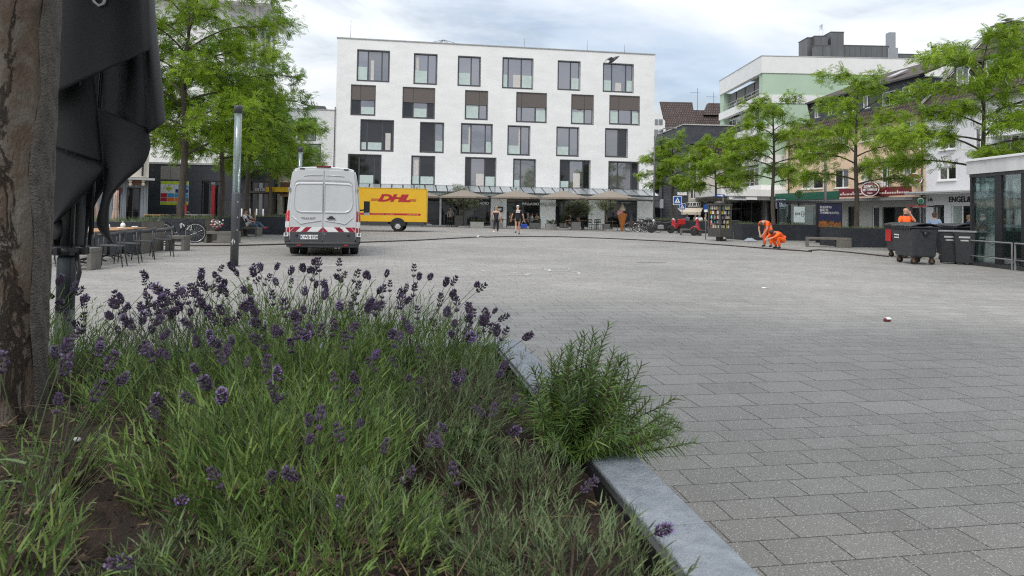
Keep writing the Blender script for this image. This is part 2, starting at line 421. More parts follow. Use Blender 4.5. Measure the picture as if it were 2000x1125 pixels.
DENIM = mat('denim', (.075, .115, .175), .85, var=.2, scale=10)
BLUEC = mat('light_blue_cloth', (.30, .40, .56), .85, var=.12, scale=10)
WHITEC = mat('white_cloth', (.7, .7, .68), .85, var=.1, scale=10)
GREYC = mat('grey_cloth', (.28, .27, .25), .85, var=.2, scale=10)
TANC = mat('tan_cloth', (.42, .30, .22), .85, var=.2, scale=10)
REDC = mat('red_cloth', (.45, .02, .03), .8, var=.15, scale=10)
LEAFL = mat('locust_leaf', (.150, .255, .020), .5, island=.38, sub=.40, col2=(.30, .43, .035), scale=.55, spec=.3)
LEAFD = mat('locust_leaf_deep', (.100, .200, .022), .5, island=.38, sub=.38, col2=(.21, .35, .035), scale=.55, spec=.3)
LEAFO = mat('olive_leaf', (.13, .15, .085), .6, island=.35, sub=.2, col2=(.20, .215, .13), scale=2)
LEAFB = mat('hedge_leaf', (.05, .085, .02), .55, island=.4, sub=.2, col2=(.10, .15, .04), scale=3)
LEAFS = mat('shrub_leaf', (.085, .125, .045), .6, island=.4, sub=.2, col2=(.16, .20, .085), scale=2)
BARKL = mat('young_bark', (.075, .060, .048), .9, var=.3, scale=9, bump=.5, bscale=30, streak=.2)
SOIL = mat('soil', (.020, .013, .010), .95, var=.5, scale=26, bump=1.0, bscale=60, col2=(.048, .030, .021))
# ---------------------------------------------------------------- ground
PAVE = brickmat('square_paving', (.238, .226, .207), (.282, .269, .247), (.078, .071, .063), .30, .20, .0038, off=.37, rot=GRID, speck=.75, bump=.5, rough=.74, stain=.34, rows2=True)
bm_ = MB(); S = 1200
n = 16
bm_.grid([[(-S + 2 * S * i / n, -S + 2 * S * j / n, 0) for i in range(n + 1)] for j in range(n + 1)])
tag(bm_.build('plaza_paving', PAVE), 'grey concrete paving of the square in staggered rows', kind='structure')
ROADM = mat('asphalt', (.11, .11, .115), .9, var=.15, scale=2, bump=.3)
m_ = MB()
def strip(mb, pts, w, z, m=0):
    pts = [Vector(p) for p in pts]; L_, R_ = [], []
    for i, p in enumerate(pts):
        t = (pts[min(i + 1, len(pts) - 1)] - pts[max(0, i - 1)]).normalized(); nn = Vector((-t.y, t.x, 0)) * w / 2
        L_.append((p.x + nn.x, p.y + nn.y, z)); R_.append((p.x - nn.x, p.y - nn.y, z))
    mb.grid([R_, L_], m, False)
RX0 = 30.2  # street on the right runs parallel to the facades
strip(m_, [Vector((33.0, 0, 0)) + V * t for t in (-20, 40, 84)], 6, .004)
tag(m_.build('road', ROADM), 'asphalt street between the square and the shops', kind='structure')
# ---------------------------------------------------------------- facades
def wall_holes(mb, x0, x1, z0, z1, holes, depth=.25, y=0.0, m=0, mr=0):
    xs = sorted({x0, x1, *[h[0] for h in holes], *[h[1] for h in holes]}); zs = sorted({z0, z1, *[h[2] for h in holes], *[h[3] for h in holes]})
    xs = [x for x in xs if x0 <= x <= x1]; zs = [z for z in zs if z0 <= z <= z1]
    for i in range(len(xs) - 1):
        for j in range(len(zs) - 1):
            cx_, cz_ = (xs[i] + xs[i + 1]) / 2, (zs[j] + zs[j + 1]) / 2
            if any(h[0] < cx_ < h[1] and h[2] < cz_ < h[3] for h in holes): continue
            mb.quad((xs[i], y, zs[j]), (xs[i + 1], y, zs[j]), (xs[i + 1], y, zs[j + 1]), (xs[i], y, zs[j + 1]), m)
    for a, b, c, d in holes:
        mb.quad((a, y, c), (a, y + depth, c), (a, y + depth, d), (a, y, d), mr); mb.quad((b, y, c), (b, y, d), (b, y + depth, d), (b, y + depth, c), mr)
        mb.quad((a, y, c), (b, y, c), (b, y + depth, c), (a, y + depth, c), mr); mb.quad((a, y, d), (a, y + depth, d), (b, y + depth, d), (b, y, d), mr)
def shell(mb, x0, x1, z1, dep, y=0.0, m=0, z0=0.0, roof=True):
    """the other sides of a building whose front is wall_holes"""
    mb.quad((x0, y, z0), (x0, y, z1), (x0, y + dep, z1), (x0, y + dep, z0), m); mb.quad((x1, y, z0), (x1, y + dep, z0), (x1, y + dep, z1), (x1, y, z1), m)
    mb.quad((x0, y + dep, z0), (x0, y + dep, z1), (x1, y + dep, z1), (x1, y + dep, z0), m)
    if roof: mb.quad((x0, y, z1), (x1, y, z1), (x1, y + dep, z1), (x0, y + dep, z1), m)
def frame_bars(mb, x0, x1, z0, z1, y, w, d, muls=(), trans=(), m=0):
    """frame ring and mullions butted end to end; muls are x positions, trans z positions"""
    mb.box(x0, y, z0, x0 + w, y + d, z1, m); mb.box(x1 - w, y, z0, x1, y + d, z1, m)
    mb.box(x0 + w, y, z0, x1 - w, y + d, z0 + w, m); mb.box(x0 + w, y, z1 - w, x1 - w, y + d, z1, m)
    for x in muls: mb.box(x - w * .55, y + .003, z0 + w, x + w * .55, y + d - .003, z1 - w, m)
    for z in trans:
        xs = [x0 + w, *[v for x in muls for v in (x - w * .55, x + w * .55)], x1 - w]
        for a, b in zip(xs[::2], xs[1::2]): mb.box(a, y + .006, z - w / 2, b, y + d - .006, z + w / 2, m)
def window(par, x0, x1, z0, z1, y=.12, w=.07, d=.08, muls=(), trans=(), fm=None, panes=None, guards=(), blind=0.0, curtain=None, sill=None, proud=0.0, open_=None):
    """one window: frame mesh with pane, guard panel, blind, sill as sub-parts"""
    fb = MB(); frame_bars(fb, x0, x1, z0, z1, y, w, d, muls, trans)
    if proud:  # metal surround standing out of the wall
        fb.box(x0 - .05, -proud, z0 - .06, x0 - .001, y, z1 + .05); fb.box(x1 + .001, -proud, z0 - .06, x1 + .05, y, z1 + .05)
        fb.box(x0 - .001, -proud + .003, z0 - .06, x1 + .001, y, z0 - .001); fb.box(x0 - .001, -proud + .003, z1 + .001, x1 + .001, y, z1 + .05)
    f = fb.build('window', fm or FRAME, par)
    xs = [x0, *muls, x1]
    panes = panes or [PANE] * (len(xs) - 1)
    for i in range(len(xs) - 1):
        pm = panes[i % len(panes)]
        pb = MB(); pb.box(xs[i] + w * .5, y + d * .5, z0 + w * .6, xs[i + 1] - w * .5, y + d * .5 + .012, z1 - w * .6)
        pb.build('pane', pm, f)
    for gi, h in guards:   # frosted glass guard in front of the pane
        gb = MB(); a, b = (xs[gi] + w * .8, xs[gi + 1] - w * .8) if not isinstance(gi, tuple) else gi
        gb.box(a, y - .02, z0 + w, b, y - .008, z0 + h * (z1 - z0)); gb.build('guard_panel', FROST, f)
    if blind:
        bb = MB(); zb = z1 - blind * (z1 - z0)
        lo, hi = x0 + .004, x1 - .004; mx = muls[0] if muls else (lo + hi) / 2
        for a, b in ((lo, mx - .012), (mx + .012, hi)): bb.box(a, y - .10, zb, b, y - .085, z1 - .004)
        bb.box(lo, y - .108, zb - .07, hi, y - .075, zb - .001); bb.build('blind', BLIND, f)
    if curtain:
        cb = MB(); a, b, h, mm = curtain
        rows = []
        for zz in (z0 + w, z0 + w + h * (z1 - z0 - 2 * w)):
            rows.append([(x0 + a * (x1 - x0) + (b - a) * (x1 - x0) * t / 24, y + d * .5 - .004 + .003 * sin(t * 2.1), zz) for t in range(25)])
        cb.grid(rows); cb.build('curtain', mm, f)
    if sill:
        sb = MB(); sb.box(x0 - .08, -sill, z0 - .07, x1 + .08, y, z0 - .004); sb.build('sill', fm or FRAME, f)
    return f
# ---------------------------------------------------------------- the white five-storey corner building
HL = at(653.3, 320, 67.0); HR = at(1275.6, 420, 71.9)
hang = atan2(HR.y - HL.y, HR.x - HL.x); HW = sqrt((HR.x - HL.x) ** 2 + (HR.y - HL.y) ** 2)
hotel = thing('apartment_house', 'white five-storey building with staggered dark framed windows facing the square', 'building', (HL.x, HL.y, 0), hang)
hx = lambda px, py: hit(hotel, px, py)
ztop = hx(970, 91)[1]
wins = []
W1 = [((698, 760, 98, 158), (719, 746)), ((809, 853, 105, 163.5), (836,)), ((895, 938, 110, 167), (920.5,)), ((982, 1040.5, 113, 172), (993, 1018.5)), ((1090, 1132.5, 119, 175), (1115,)), ((1178.5, 1236.5, 124, 179), (1195.5, 1223))]
W2 = [((686, 732.5, 166, 224), (704,)), ((787, 848.5, 171, 230), (807, 835)), ((909, 952, 177, 232.5), (936,)), ((1009, 1067, 181, 238), (1019, 1046)), ((1116.5, 1158.5, 185, 241.5), (1142,)), ((1191, 1248.5, 187, 242.5), (1209, 1234))]
W3 = [((704.5, 768, 234, 294), (717, 747)), ((821, 866, 239, 297), (849,)), ((901, 961, 241.5, 299), (920, 948)), ((992, 1034.5, 245.5, 302), (1017.5,)), ((1087.5, 1130, 248, 304), (1112.5,)), ((1182.5, 1225, 251, 306), (1208,))]
W4 = [((680, 743.5, 301.5, 360), (701, 731)), ((804, 848.5, 304.5, 361), (820,)), ((909, 968, 307.5, 364.5), (919.5, 947)), ((1003, 1045.5, 310.5, 367), (1017,)), ((1094, 1152, 312.5, 368), (1112.5, 1139)), ((1189, 1247, 315.5, 370.5), (1207, 1233.5))]
gl = {0: {0: [(0, .46)], 1: [(0, .44)], 2: [(0, .44)], 3: [(0, .44), (2, .44)], 4: [(1, .42)], 5: [(0, .4), (2, .42)]},
      1: {0: [(1, .28)], 1: [(1, .32)], 2: [(0, .48)], 3: [(2, .42)], 4: [(0, .4)], 5: [(0, .44), (2, .44)]},
      2: {0: [(0, .27), (1, .27)], 1: [(1, .4)], 2: [(0, .3), (2, .4)], 3: [(0, .32)], 4: [(0, .32)], 5: []},
      3: {0: [(1, .32)], 1: [(0, .3), (1, .3)], 2: [(2, .36)], 3: [(0, .28)], 4: [(0, .26)], 5: []}}
pn = {(2, 0): [PANED] * 3, (2, 1): [PANED, PANE], (2, 5): [PANEM, PANED], (3, 0): [PANED] * 3, (3, 1): [PANE, PANED], (3, 2): [PANED, PANE, PANED], (3, 3): [PANEM, PANEM],  # lighter and darker glass stands in for what each window reflects
      (3, 4): [PANED, PANE, PANED], (3, 5): [PANEM, PANEM, PANED], (0, 0): [PANE, PANEM, PANEM], (1, 0): [PANED, PANE], (1, 1): [PANED, PANE, PANED]}
holes = []
for r, row in enumerate((W1, W2, W3, W4)):
    for c, ((a, b, t, bt), mu) in enumerate(row):
        ym = (t + bt) / 2
        x0, x1 = hx(a, ym)[0], hx(b, ym)[0]; zt, zb = hx((a + b) / 2, t + .6)[1], hx((a + b) / 2, bt + .3)[1]
        wins.append((r, c, x0, x1, zb, zt, [hx(m, ym)[0] for m in mu])); holes.append((x0, x1, zb, zt))
gz = hx(960, 372)[1]
piers = [(-.01, hx(672, 400)[0]), (hx(764, 410)[0], hx(790, 410)[0]), (hx(858.5, 410)[0], hx(862, 410)[0]), (hx(958.6, 410)[0], hx(989.4, 410)[0]), (hx(1055, 410)[0], hx(1085, 410)[0]), (hx(1150, 410)[0], hx(1181, 410)[0]), (hx(1245, 410)[0], HW + .01)]
shops = [(piers[i][1], piers[i + 1][0], .02, gz - .55) for i in range(len(piers) - 1)]
wb = MB(); wall_holes(wb, 0, HW, 0, ztop, holes + shops, .26, 0, 0, 0); shell(wb, 0, HW, ztop, 14)
wb.build('wall', WHITE, hotel, fix=False)
cp = MB(); cp.box(-.06, -.06, ztop + .003, HW + .06, 14.06, ztop + .10); cp.build('parapet_cap', mat('cap_metal', (.36, .36, .35), .4, .5), hotel)
CURT = {(0, 3): (.36, .62, .45), (3, 2): (.36, .62, .45), (0, 1): (.07, .2, .93), (0, 5): (.42, .62, .32), (1, 4): (.3, .5, .5), (2, 2): (.24, .30, .93), (2, 3): (.5, .58, .93), (2, 0): (.76, .92, .6), (3, 1): (.08, .3, .93), (3, 4): (.45, .68, .55), (0, 0): (.42, .52, .7)}
for (r, c, x0, x1, zb, zt, mu) in wins:
    g = [(gi, h) for gi, h in gl[r].get(c, [])]
    window(hotel, x0, x1, zb, zt, y=.16, w=.10, d=.09, muls=mu, panes=pn.get((r, c)), guards=g, blind=.47 if r == 1 else 0, proud=.02,
           curtain=(*CURT[(r, c)], mat('net_curtain', (.55, .52, .5), .9)) if (r, c) in CURT else None)
for i, (a, b, z0, z1) in enumerate(shops):
    k = max(1, round((b - a) / 1.9)); mu = [a + (b - a) * j / k for j in range(1, k)]
    fb = MB(); frame_bars(fb, a, b, z0, z1, .14, .09, .09, mu); f = fb.build('shop_window', FRAME, hotel)
    xs = [a, *mu, b]
    for j in range(k):
        pb = MB(); pb.box(xs[j] + .05, .19, z0 + .06, xs[j + 1] - .05, .205, z1 - .06); pb.build('pane', SHOPGL if (i + j) % 3 else glassmat('shop_glass_mid', (.03, .036, .034), .06), f)
# writing on the restaurant glass and on the white pier
for px, py, mm, sz in ((938.5, 397, PWHITE, .36), (1037, 398.5, PWHITE, .36), (1072, 399.5, mat('grey_letters', (.25, .25, .24), .5), .36)):
    lx, lz = hx(px, py)
    text('PALLADIO', 'lettering', mm, hotel, (lx, .125 if mm is PWHITE else -.035, lz), sz, bold=.01, ext=.01)
lx0, lz0 = hx(1060, 394); lx1, lz1 = hx(1083, 404)
sb = MB(); sb.box(lx0, -.028, lz1, lx1, -.002, lz0); sb.build('sign_panel', mat('sign_white', (.62, .62, .6), .5), hotel)
lx0, lz0 = hx(966, 403.5); lx1, lz1 = hx(982, 414)
sb = MB(); frame_bars(sb, lx0, lx1, lz1, lz0, -.09, .13, .085); sb.box(lx0 + .13, -.03, lz1 + .13, lx1 - .13, -.003, lz0 - .13, 1); sb.build('menu_case', [BLACK, PWHITE], hotel)
# glass canopy along the front
cz1, cz0, cd = hx(960, 365.2)[1], 0, 2.3
cz0 = hit(hotel, 1000, 377.5, -cd)[1]
x0c, x1c = .2, hit(hotel, 1289, 382, -cd)[0]
cb = MB(); k = 30
for i in range(k + 1):
    x = x0c + (x1c - x0c) * i / k
    cb.tube([(x, -.02, cz1), (x, -cd, cz0)], .035, 4, smooth=False)
cb.box(x0c, -cd - .06, cz0 - .09, x1c, -cd + .04, cz0 + .05); cb.box(x0c, -.06, cz1 - .08, x1c, -.003, cz1 + .06)
cb.box(x0c, -cd - .02, cz0 - .50, x1c, -cd + .10, cz0 - .34)
for x in [x0c + (x1c - x0c) * i / 6 for i in range(7)]:
    cb.box(x - .05, -cd - .01, cz0 - .335, x + .05, -cd + .05, cz0 - .095); cb.box(x - .05, -cd + .101, cz0 - .48, x + .05, -.003, cz0 - .36)
cn = cb.build('canopy', ANTHRA, hotel)
for i in range(k):
    a, b = x0c + (x1c - x0c) * (i + .06) / k, x0c + (x1c - x0c) * (i + .94) / k
    pb = MB(); pb.quad((a, -.06, cz1 + .035), (a, -cd + .03, cz0 + .055), (b, -cd + .03, cz0 + .055), (b, -.06, cz1 + .035)); pb.build('pane', CLEARGL, cn, fix=False, thick=.01)
# roof gear
rb = MB(); cxr, czr = hit(hotel, 868, 80, 3); 
for sx in (-1, 1): rb.tube([(cxr + sx * 1.4, 3, ztop), (cxr + sx * 1.4, 3, ztop + .75)], .03, 5); rb.tube([(cxr + sx * 1.4, 5, ztop), (cxr + sx * 1.4, 5, ztop + .75)], .03, 5)
for sx in (-1, -.35, .35, 1):
    for yy in (3, 5): rb.tube([(cxr + sx * 1.4, yy, ztop + .75), (cxr, 4, ztop + 1.35)], .022, 5)
rb.tube([(cxr - 1.4, 3, ztop + .75), (cxr + 1.4, 3, ztop + .75), (cxr + 1.4, 5, ztop + .75), (cxr - 1.4, 5, ztop + .75), (cxr - 1.4, 3, ztop + .75)], .03, 5)
rb.build('skylight_frame', ANTHRA, hotel)
rb = MB(); cxr, czr = hit(hotel, 1128, 98, 2); rb.box(cxr - .75, 2, ztop + .1, cxr + .75, 3.4, ztop + .35); rb.build('roof_hatch', ZINC, hotel, bevel=.03)
for px, h in ((684.5, 1.9), (1024, 1.1), (1147, 1.2), (1220, 1.0)):
    rb = MB(); cxr, _ = hit(hotel, px, 90, .8); rb.tube([(cxr, .8, ztop + .1), (cxr, .8, ztop + .1 + h)], [.022, .01], 5); rb.build('lightning_rod', ANTHRA, hotel)
# drain pipe on the seam to the annex
ab = MB(); ab.tube([(-.05, -.08, 3.3), (-.05, -.08, ztop - 6.5)], .05, 6); ab.build('drain_pipe', DGREY, hotel)
# ---------------------------------------------------------------- low white annex to its left
anx = thing('annex_building', 'low flat-roofed white annex adjoining the white five-storey building', 'building', (HL.x, HL.y, 0) , hang + .0)
anx.location = world_of(hotel, (-9.5, .9, 0))
az = hit(anx, 620, 215)[1]
ah = []
for (a, b, t, bt) in ((582, 617, 229.5, 276), (592, 626, 280, 326)):
    x0, zt = hit(anx, a, t); x1, zb = hit(anx, b, bt); ah.append((x0, x1, zb, zt))
ah.append((2.5, 8.5, .05, 3.0))
wb = MB(); wall_holes(wb, 0, 9.48, 0, az, ah, .22); shell(wb, 0, 9.48, az, 9); wb.build('wall', WHITE, anx, fix=False)
for a, b, c, d in ah: window(anx, a, b, c, d, y=.1, w=.09, muls=(a + (b - a) * .45,), panes=[PANED, PANEM])
cp = MB(); cp.box(-.04, -.05, az + .003, 9.4, 9.05, az + .1); cp.build('parapet_cap', MATS['cap_metal'], anx)
x0, z0 = hit(anx, 600, 214, 2.0); x1, z1 = hit(anx, 637, 207.5, 2.0)
cp = MB(); cp.prism([(x0, 2, az + .1), (x1 + .15, 2, az + .1), (x1 - .1, 2, z1), (x0, 2, z1 + .05)], (0, 2, 0)); cp.build('skylight', ZINC, anx)
# ---------------------------------------------------------------- left side: tall white block
Y0 = 62.0
tc0 = at(500.5, 200, Y0)
tall = thing('office_block', 'tall white block with a railed roof overhang behind the left trees', 'building', (tc0.x, tc0.y, 0), GRID + pi / 2)
# local +x runs away from the viewer along the right-hand face, local +y goes left into the block
TL = 8.6; tz = 18.9
th_ = []
for fl in range(5):
    zz = tz - 2.6 - fl * 3.25
    for xx in (1.25, 4.15): th_.append((xx, xx + 1.35, zz, zz + 1.5))
fr = MB(Matrix.Scale(-1, 4, (0, 1, 0)))
wb = MB(); wall_holes(wb, 0, TL, 0, tz, [], .2); wb.quad((0, 0, 0), (0, 0, tz), (0, 17, tz), (0, 17, 0)); wb.quad((TL, 0, 0), (TL, 17, 0), (TL, 17, tz), (TL, 0, tz)); wb.quad((0, 17, 0), (0, 17, tz), (TL, 17, tz), (TL, 17, 0)); wb.quad((0, 0, tz), (TL, 0, tz), (TL, 17, tz), (0, 17, tz))
wb.build('wall', WHITE2, tall)
for x in (.15, 2.95, 5.75, TL - .2):
    pb = MB(); pb.box(x - .16, -.16, 0, x + .16, -.002, tz - .002); pb.build('pilaster', LGREY, tall)
for a, b, c, d in th_:
    window(tall, a, b, c, d, y=-.09, w=.07, d=.07, muls=((a + b) / 2,), fm=mat('grey_frame', (.28, .28, .28), .5), panes=[PANED])
pb = MB(); pb.box(-.162, .3, 0, -.002, 2.2, tz - .002); pb.build('corner_strip', mat('strip_grey', (.5, .5, .5), .8), tall)
sb = MB(); sb.box(-1.3, -1.35, tz + .003, TL + .9, 17.5, tz + .28); sb.build('roof_slab', WHITE2, tall)
rb = MB()
for i in range(12):
    x = -1.1 + (TL + 1.8) * i / 11; rb.tube([(x, -1.2, tz + .28), (x, -1.2, tz + 1.35)], .025, 5)
for h in (.55, .85, 1.1, 1.35): rb.tube([(-1.1, -1.2, tz + h), (TL + .7, -1.2, tz + h), (TL + .7, 6, tz + h)], .022, 5)
rb.build('roof_railing', ANTHRA, tall)
pb = MB(); pb.box(1.5, 3, tz + .283, TL - .5, 12, tz + 3.2); pb.build('penthouse', WHITE2, tall)
# ---------------------------------------------------------------- left side: dark slate shop block behind the planters
sd = at(283, 420, 47.0)
slate = thing('shop_block', 'single-storey dark slate block with the colourful poster', 'building', (sd.x, sd.y, 0), radians(2))
sx = lambda px, py: hit(slate, px, py)
szt = sx(340, 321)[1]; x_end = sx(486, 400)[0]
wb = MB(); gl0, gl1 = sx(393, 400)[0], sx(432, 400)[0]; g2, g3 = sx(489, 400)[0], sx(524, 400)[0]
wx1 = sx(700, 400)[0]
hs = [(gl0, gl1, .03, 3.1), (g2, g3, .03, 3.1)]
wall_holes(wb, 0, g3 + .35, 0, szt, hs, .3); shell(wb, 0, g3 + .35, szt, 8); wb.build('wall', DARKSLATE, slate, fix=False)
cp = MB(); cp.box(-.05, -.06, szt + .002, g3 + .4, 8.05, szt + .12); cp.build('roof_edge', LGREY, slate)
for a, b, c, d in hs:
    window(slate, a, b, c, d, y=.15, w=.08, muls=(a + (b - a) * .36, a + (b - a) * .66), panes=[SHOPGL, glassmat('green_dark', (.03, .05, .042), .12), SHOPGL])
x0, z0 = sx(413.5, 362)
x1, z1 = sx(419.5, 410); pb = MB(); pb.box(x0, -.06, .02, x1, -.004, z0); pb.build('red_panel', mat('deep_red', (.28, .012, .018), .5), slate)
x0, z0 = sx(314.5, 322.5); x1, z1 = sx(351.5, 351); pb = MB(); pb.box(x0, -.03, z1, x1, -.003, z0 - .05); pb.box((x0 + x1) / 2 - .01, -.034, z1, (x0 + x1) / 2 + .01, -.031, z0 - .05, 1); pb.build('grey_panel', [mat('panel_grey', (.24, .225, .21), .7), DGREY], slate)
pb = MB()
for px in (500, 503, 506, 509.5, 514, 516.5):
    lx, lz = sx(px, 370.5); pb.box(lx - .035, -.05, lz - .1, lx + .035, -.004, lz + .1)
pb.build('lettering', mat('letters_grey', (.42, .42, .42), .5), slate)
pb = MB(); x0, z0 = sx(486, 374); x1, z1 = sx(562, 376); pb.box(x0, -1.1, z0 - .12, x1, -.004, z0); pb.build('canopy', mat('brown_fascia', (.055, .04, .032), .6), slate)
# poster: a flat printed panel with coloured fields
x0, z0 = sx(314.5, 353.5); x1, z1 = sx(368, 401)
poster = thing('poster', 'bright poster with coloured fields and a green tree on the dark slate wall', 'poster', tuple(world_of(slate, ((x0 + x1) / 2, -.035, z1))), radians(2))
pw, ph = (x1 - x0), (z0 - z1)
pb = MB(); pb.box(-pw / 2, 0, 0, pw / 2, .025, ph); pb.build('backing', mat('poster_white', (.62, .64, .64), .5), poster)
def fld(a, b, c, d, m, n='colour_field'): q = MB(); q.box(-pw / 2 + a * pw, -.006, c * ph, -pw / 2 + b * pw, -.001, d * ph); return q.build(n, m, poster)
lime = mat('poster_lime', (.42, .55, .03), .5)
fld(.005, .995, .87, .995, lime); fld(.005, .995, .005, .12, lime)
cols = {'r': mat('poster_crimson', (.42, .015, .04), .5), 'b': mat('poster_cyan', (.05, .28, .50), .5), 'n': mat('poster_navy', (.015, .035, .17), .5), 'o': mat('poster_orange', (.70, .16, .01), .5), 't': mat('poster_teal', (.02, .15, .17), .5), 'g': mat('poster_leaf', (.30, .42, .02), .5)}
for a, b, c, d, k in ((.01, .235, .325, .49, 'r'), (.01, .235, .15, .31, 'r'), (.25, .50, .325, .49, 'b'), (.25, .50, .15, .31, 'o'), (.515, .62, .325, .49, 'b'), (.515, .62, .15, .31, 'o'), (.53, .99, .52, .67, 'n'), (.63, .99, .70, .85, 'b'), (.63, .99, .325, .49, 'b'), (.63, .99, .15, .31, 't')):
    fld(a, b, c, d, cols[k])
q = MB(); q.prism([(-pw / 2 + (.30 + .12 * cos(t) * (1 + .12 * sin(5 * t))) * pw, -.006, (.69 + .075 * sin(t) * (1 + .1 * cos(4 * t))) * ph) for t in [2 * pi * i / 20 for i in range(20)]], (0, .004, 0)); q.box(-pw / 2 + .285 * pw, -.0085, .56 * ph, -pw / 2 + .31 * pw, -.0065, .66 * ph); q.build('tree_emblem', cols['g'], poster)
for i in range(7):
    t = pi * (1.0 - i / 6.5) ; q = MB(); q.ball((-pw / 2 + (.30 + .19 * cos(t)) * pw, -.006, (.69 + .135 * sin(t)) * ph), (.026, .003, .026), 8, 5); q.build('dot', cols['n'], poster)
# yellow awning shop right of it, under the annex
aw = thing('awning', 'mustard yellow shop awning left of the white van', 'awning', tuple(world_of(slate, (sx(531, 372)[0], -.3, sx(531, 375)[1]))), radians(4))
pb = MB(); wxx = 2.6
pb.prism([(0, 0, 0), (wxx, 0, 0), (wxx, -1.2, -.0), (0, -1.2, 0)], (0, 0, .03)); pb.box(0, -1.22, -.02, wxx, -1.19, .28); pb.build('valance', mat('awning_yellow', (.50, .32, .01), .8), aw)
shop2 = thing('snack_bar', 'brown timber snack bar front beside the dark slate block', 'building', tuple(world_of(slate, (g3 + .4, .6, 0))), radians(4))
wb = MB(); wall_holes(wb, 0, 2.7, 0, 4.6, [(.3, 2.4, 1.0, 2.15)], .8); shell(wb, 0, 2.7, 4.6, 3); wb.build('wall', mat('shop_white', (.55, .54, .5), .8), shop2, fix=False)
pb = MB(); pb.box(.2, -.05, 2.2, 2.5, -.003, 3.1); pb.build('timber_fascia', mat('brown_timber', (.13, .055, .03), .6, streak=.2), shop2)
pb = MB(); pb.box(.3, .7, 1.0, 2.4, .78, 2.15); pb.build('interior', BLACK, shop2)
pb = MB(); pb.box(.2, -.25, .92, 2.5, .2, .99); pb.build('counter', LGREY, shop2)
pb = MB(); pb.box(.2, -.02, .02, 2.5, -.003, .9); pb.build('counter_front', mat('counter_grey', (.10, .11, .11), .7), shop2)
# ---------------------------------------------------------------- left side: cream cafe house next to the umbrella
cf = at(288, 420, 42.5)
cafe = thing('cafe_house', 'cream house with grey boarded cafe front beside the black umbrella', 'building', (cf.x, cf.y, 0), radians(36))
kx = lambda px, py: hit(cafe, px, py)
ch = []
a = kx(247, 380)[0]; b = kx(275, 380)[0]; ch.append((a, b, .3, kx(262, 366)[1]))
a = kx(225, 380)[0]; b = kx(236, 380)[0]; ch.append((a, b, .05, kx(230, 378)[1]))
zc0, zc1 = kx(265, 347)[1], 9.0
wb = MB(); wall_holes(wb, -14, 0, 0, zc0, ch, .3); shell(wb, -14, 0, zc0, 9, roof=False); wb.build('shopfront_wall', brickmat('grey_boards', (.24, .26, .29), (.28, .30, .33), (.10, .11, .12), .16, 9, .012, axes='XZ', bump=.4), cafe, fix=False)
wb = MB(); uh = [(-2.6 - i * 3.4, -1.2 - i * 3.4, zc0 + 1.0, zc0 + 2.8) for i in range(3)]
wall_holes(wb, -14, 0, zc0 + .02, zc1, uh, .2); shell(wb, -14, 0, zc1, 9, z0=zc0 + .02); wb.build('wall', CREAM, cafe, fix=False)
for h in uh: window(cafe, *h, y=.1, w=.07, muls=((h[0] + h[1]) / 2,), fm=FRAMEW, panes=[PANED], sill=.12)
pb = MB(); pb.box(-14, -.55, zc0 - .14, .25, -.004, zc0 - .02); pb.build('cornice', LGREY, cafe)
pb = MB(); pb.tube([(-.35, -.12, zc0 + .1), (-.35, -.12, zc1)], .06, 6); pb.build('drain_pipe', DGREY, cafe)
for h in ch: window(cafe, *h, y=.18, w=.06, muls=((h[0] + h[1]) / 2,), fm=DGREY, panes=[SHOPGL])
x0, z0 = kx(251, 352); x1, z1 = kx(284, 362); pb = MB(); pb.box(x0, -.22, z1, x1, -.004, z0); pb.build('wooden_sign', mat('sign_wood', (.15, .075, .04), .7), cafe)
for px in (253, 278):
    lx, lz = kx(px, 357); q = MB(); q.ball((lx, -.34, lz + .1), .11, 8, 6); q.ball((lx, -.34, lz - .09), .11, 8, 6); q.tube([(lx, -.34, lz + .2), (lx, -.004, lz + .26)], .015, 5); q.build('wall_lantern', mat('sign_cream', (.7, .6, .5), .5), cafe)
x0, z0 = kx(226, 366); x1, z1 = kx(237, 378); pb = MB(); pb.box(x0, -.12, z1, x1, -.004, z0); pb.build('red_sign', mat('deep_red2', (.10, .012, .014), .6), cafe)
# ---------------------------------------------------------------- right side: peach house and white tiled house along the street
A_ST = -radians(80)
pf = at(1535, 420, 69.0)
peach = thing('peach_house', 'peach town house with slate dormer storey and brown mansard roof', 'building', (pf.x, pf.y, 0), A_ST)
qx = lambda px, py, yl=0: hit(peach, px, py, yl)
PL = qx(1808, 400)[0]
ze = qx(1696, 241)[1]            # eave
zs0, zs1 = qx(1690, 217, .35)[1], qx(1690, 177, .35)[1]
zr = 14.2
def rect(px0, px1, y0, y1, f=qx):
    ym = (y0 + y1) / 2; return f(px0, ym)[0], f(px1, ym)[0], f((px0 + px1) / 2, y1)[1], f((px0 + px1) / 2, y0)[1]
wl_ = [(1565, 1607, 347, 369), (1629, 1657, 331, 367), (1679, 1703, 323, 356), (1720, 1737, 320, 369), (1762, 1787, 312, 350), (1578, 1612, 273, 297), (1635, 1657, 259, 285), (1679, 1701, 249, 276), (1720, 1737, 243, 276), (1762, 1787, 236, 268)]
ph_ = [rect(*w) for w in wl_]
gh_ = [rect(1512, 1536, 398, 446), rect(1545, 1562, 398, 450), rect(1574, 1594, 400, 450), rect(1645, 1659, 403, 450), rect(1692, 1706, 403, 450), rect(1712, 1758, 404, 452), rect(1765, 1803, 404, 452)]
gh_ = [(a, b, .05, min(d, 2.75)) for a, b, c, d in gh_]
zc = qx(1638, 388)[1]
wb = MB(); wall_holes(wb, 0, PL, zc, ze, ph_, .22); shell(wb, 0, PL, ze, 11, z0=zc, roof=False); wb.build('wall', PEACH, peach, fix=False)
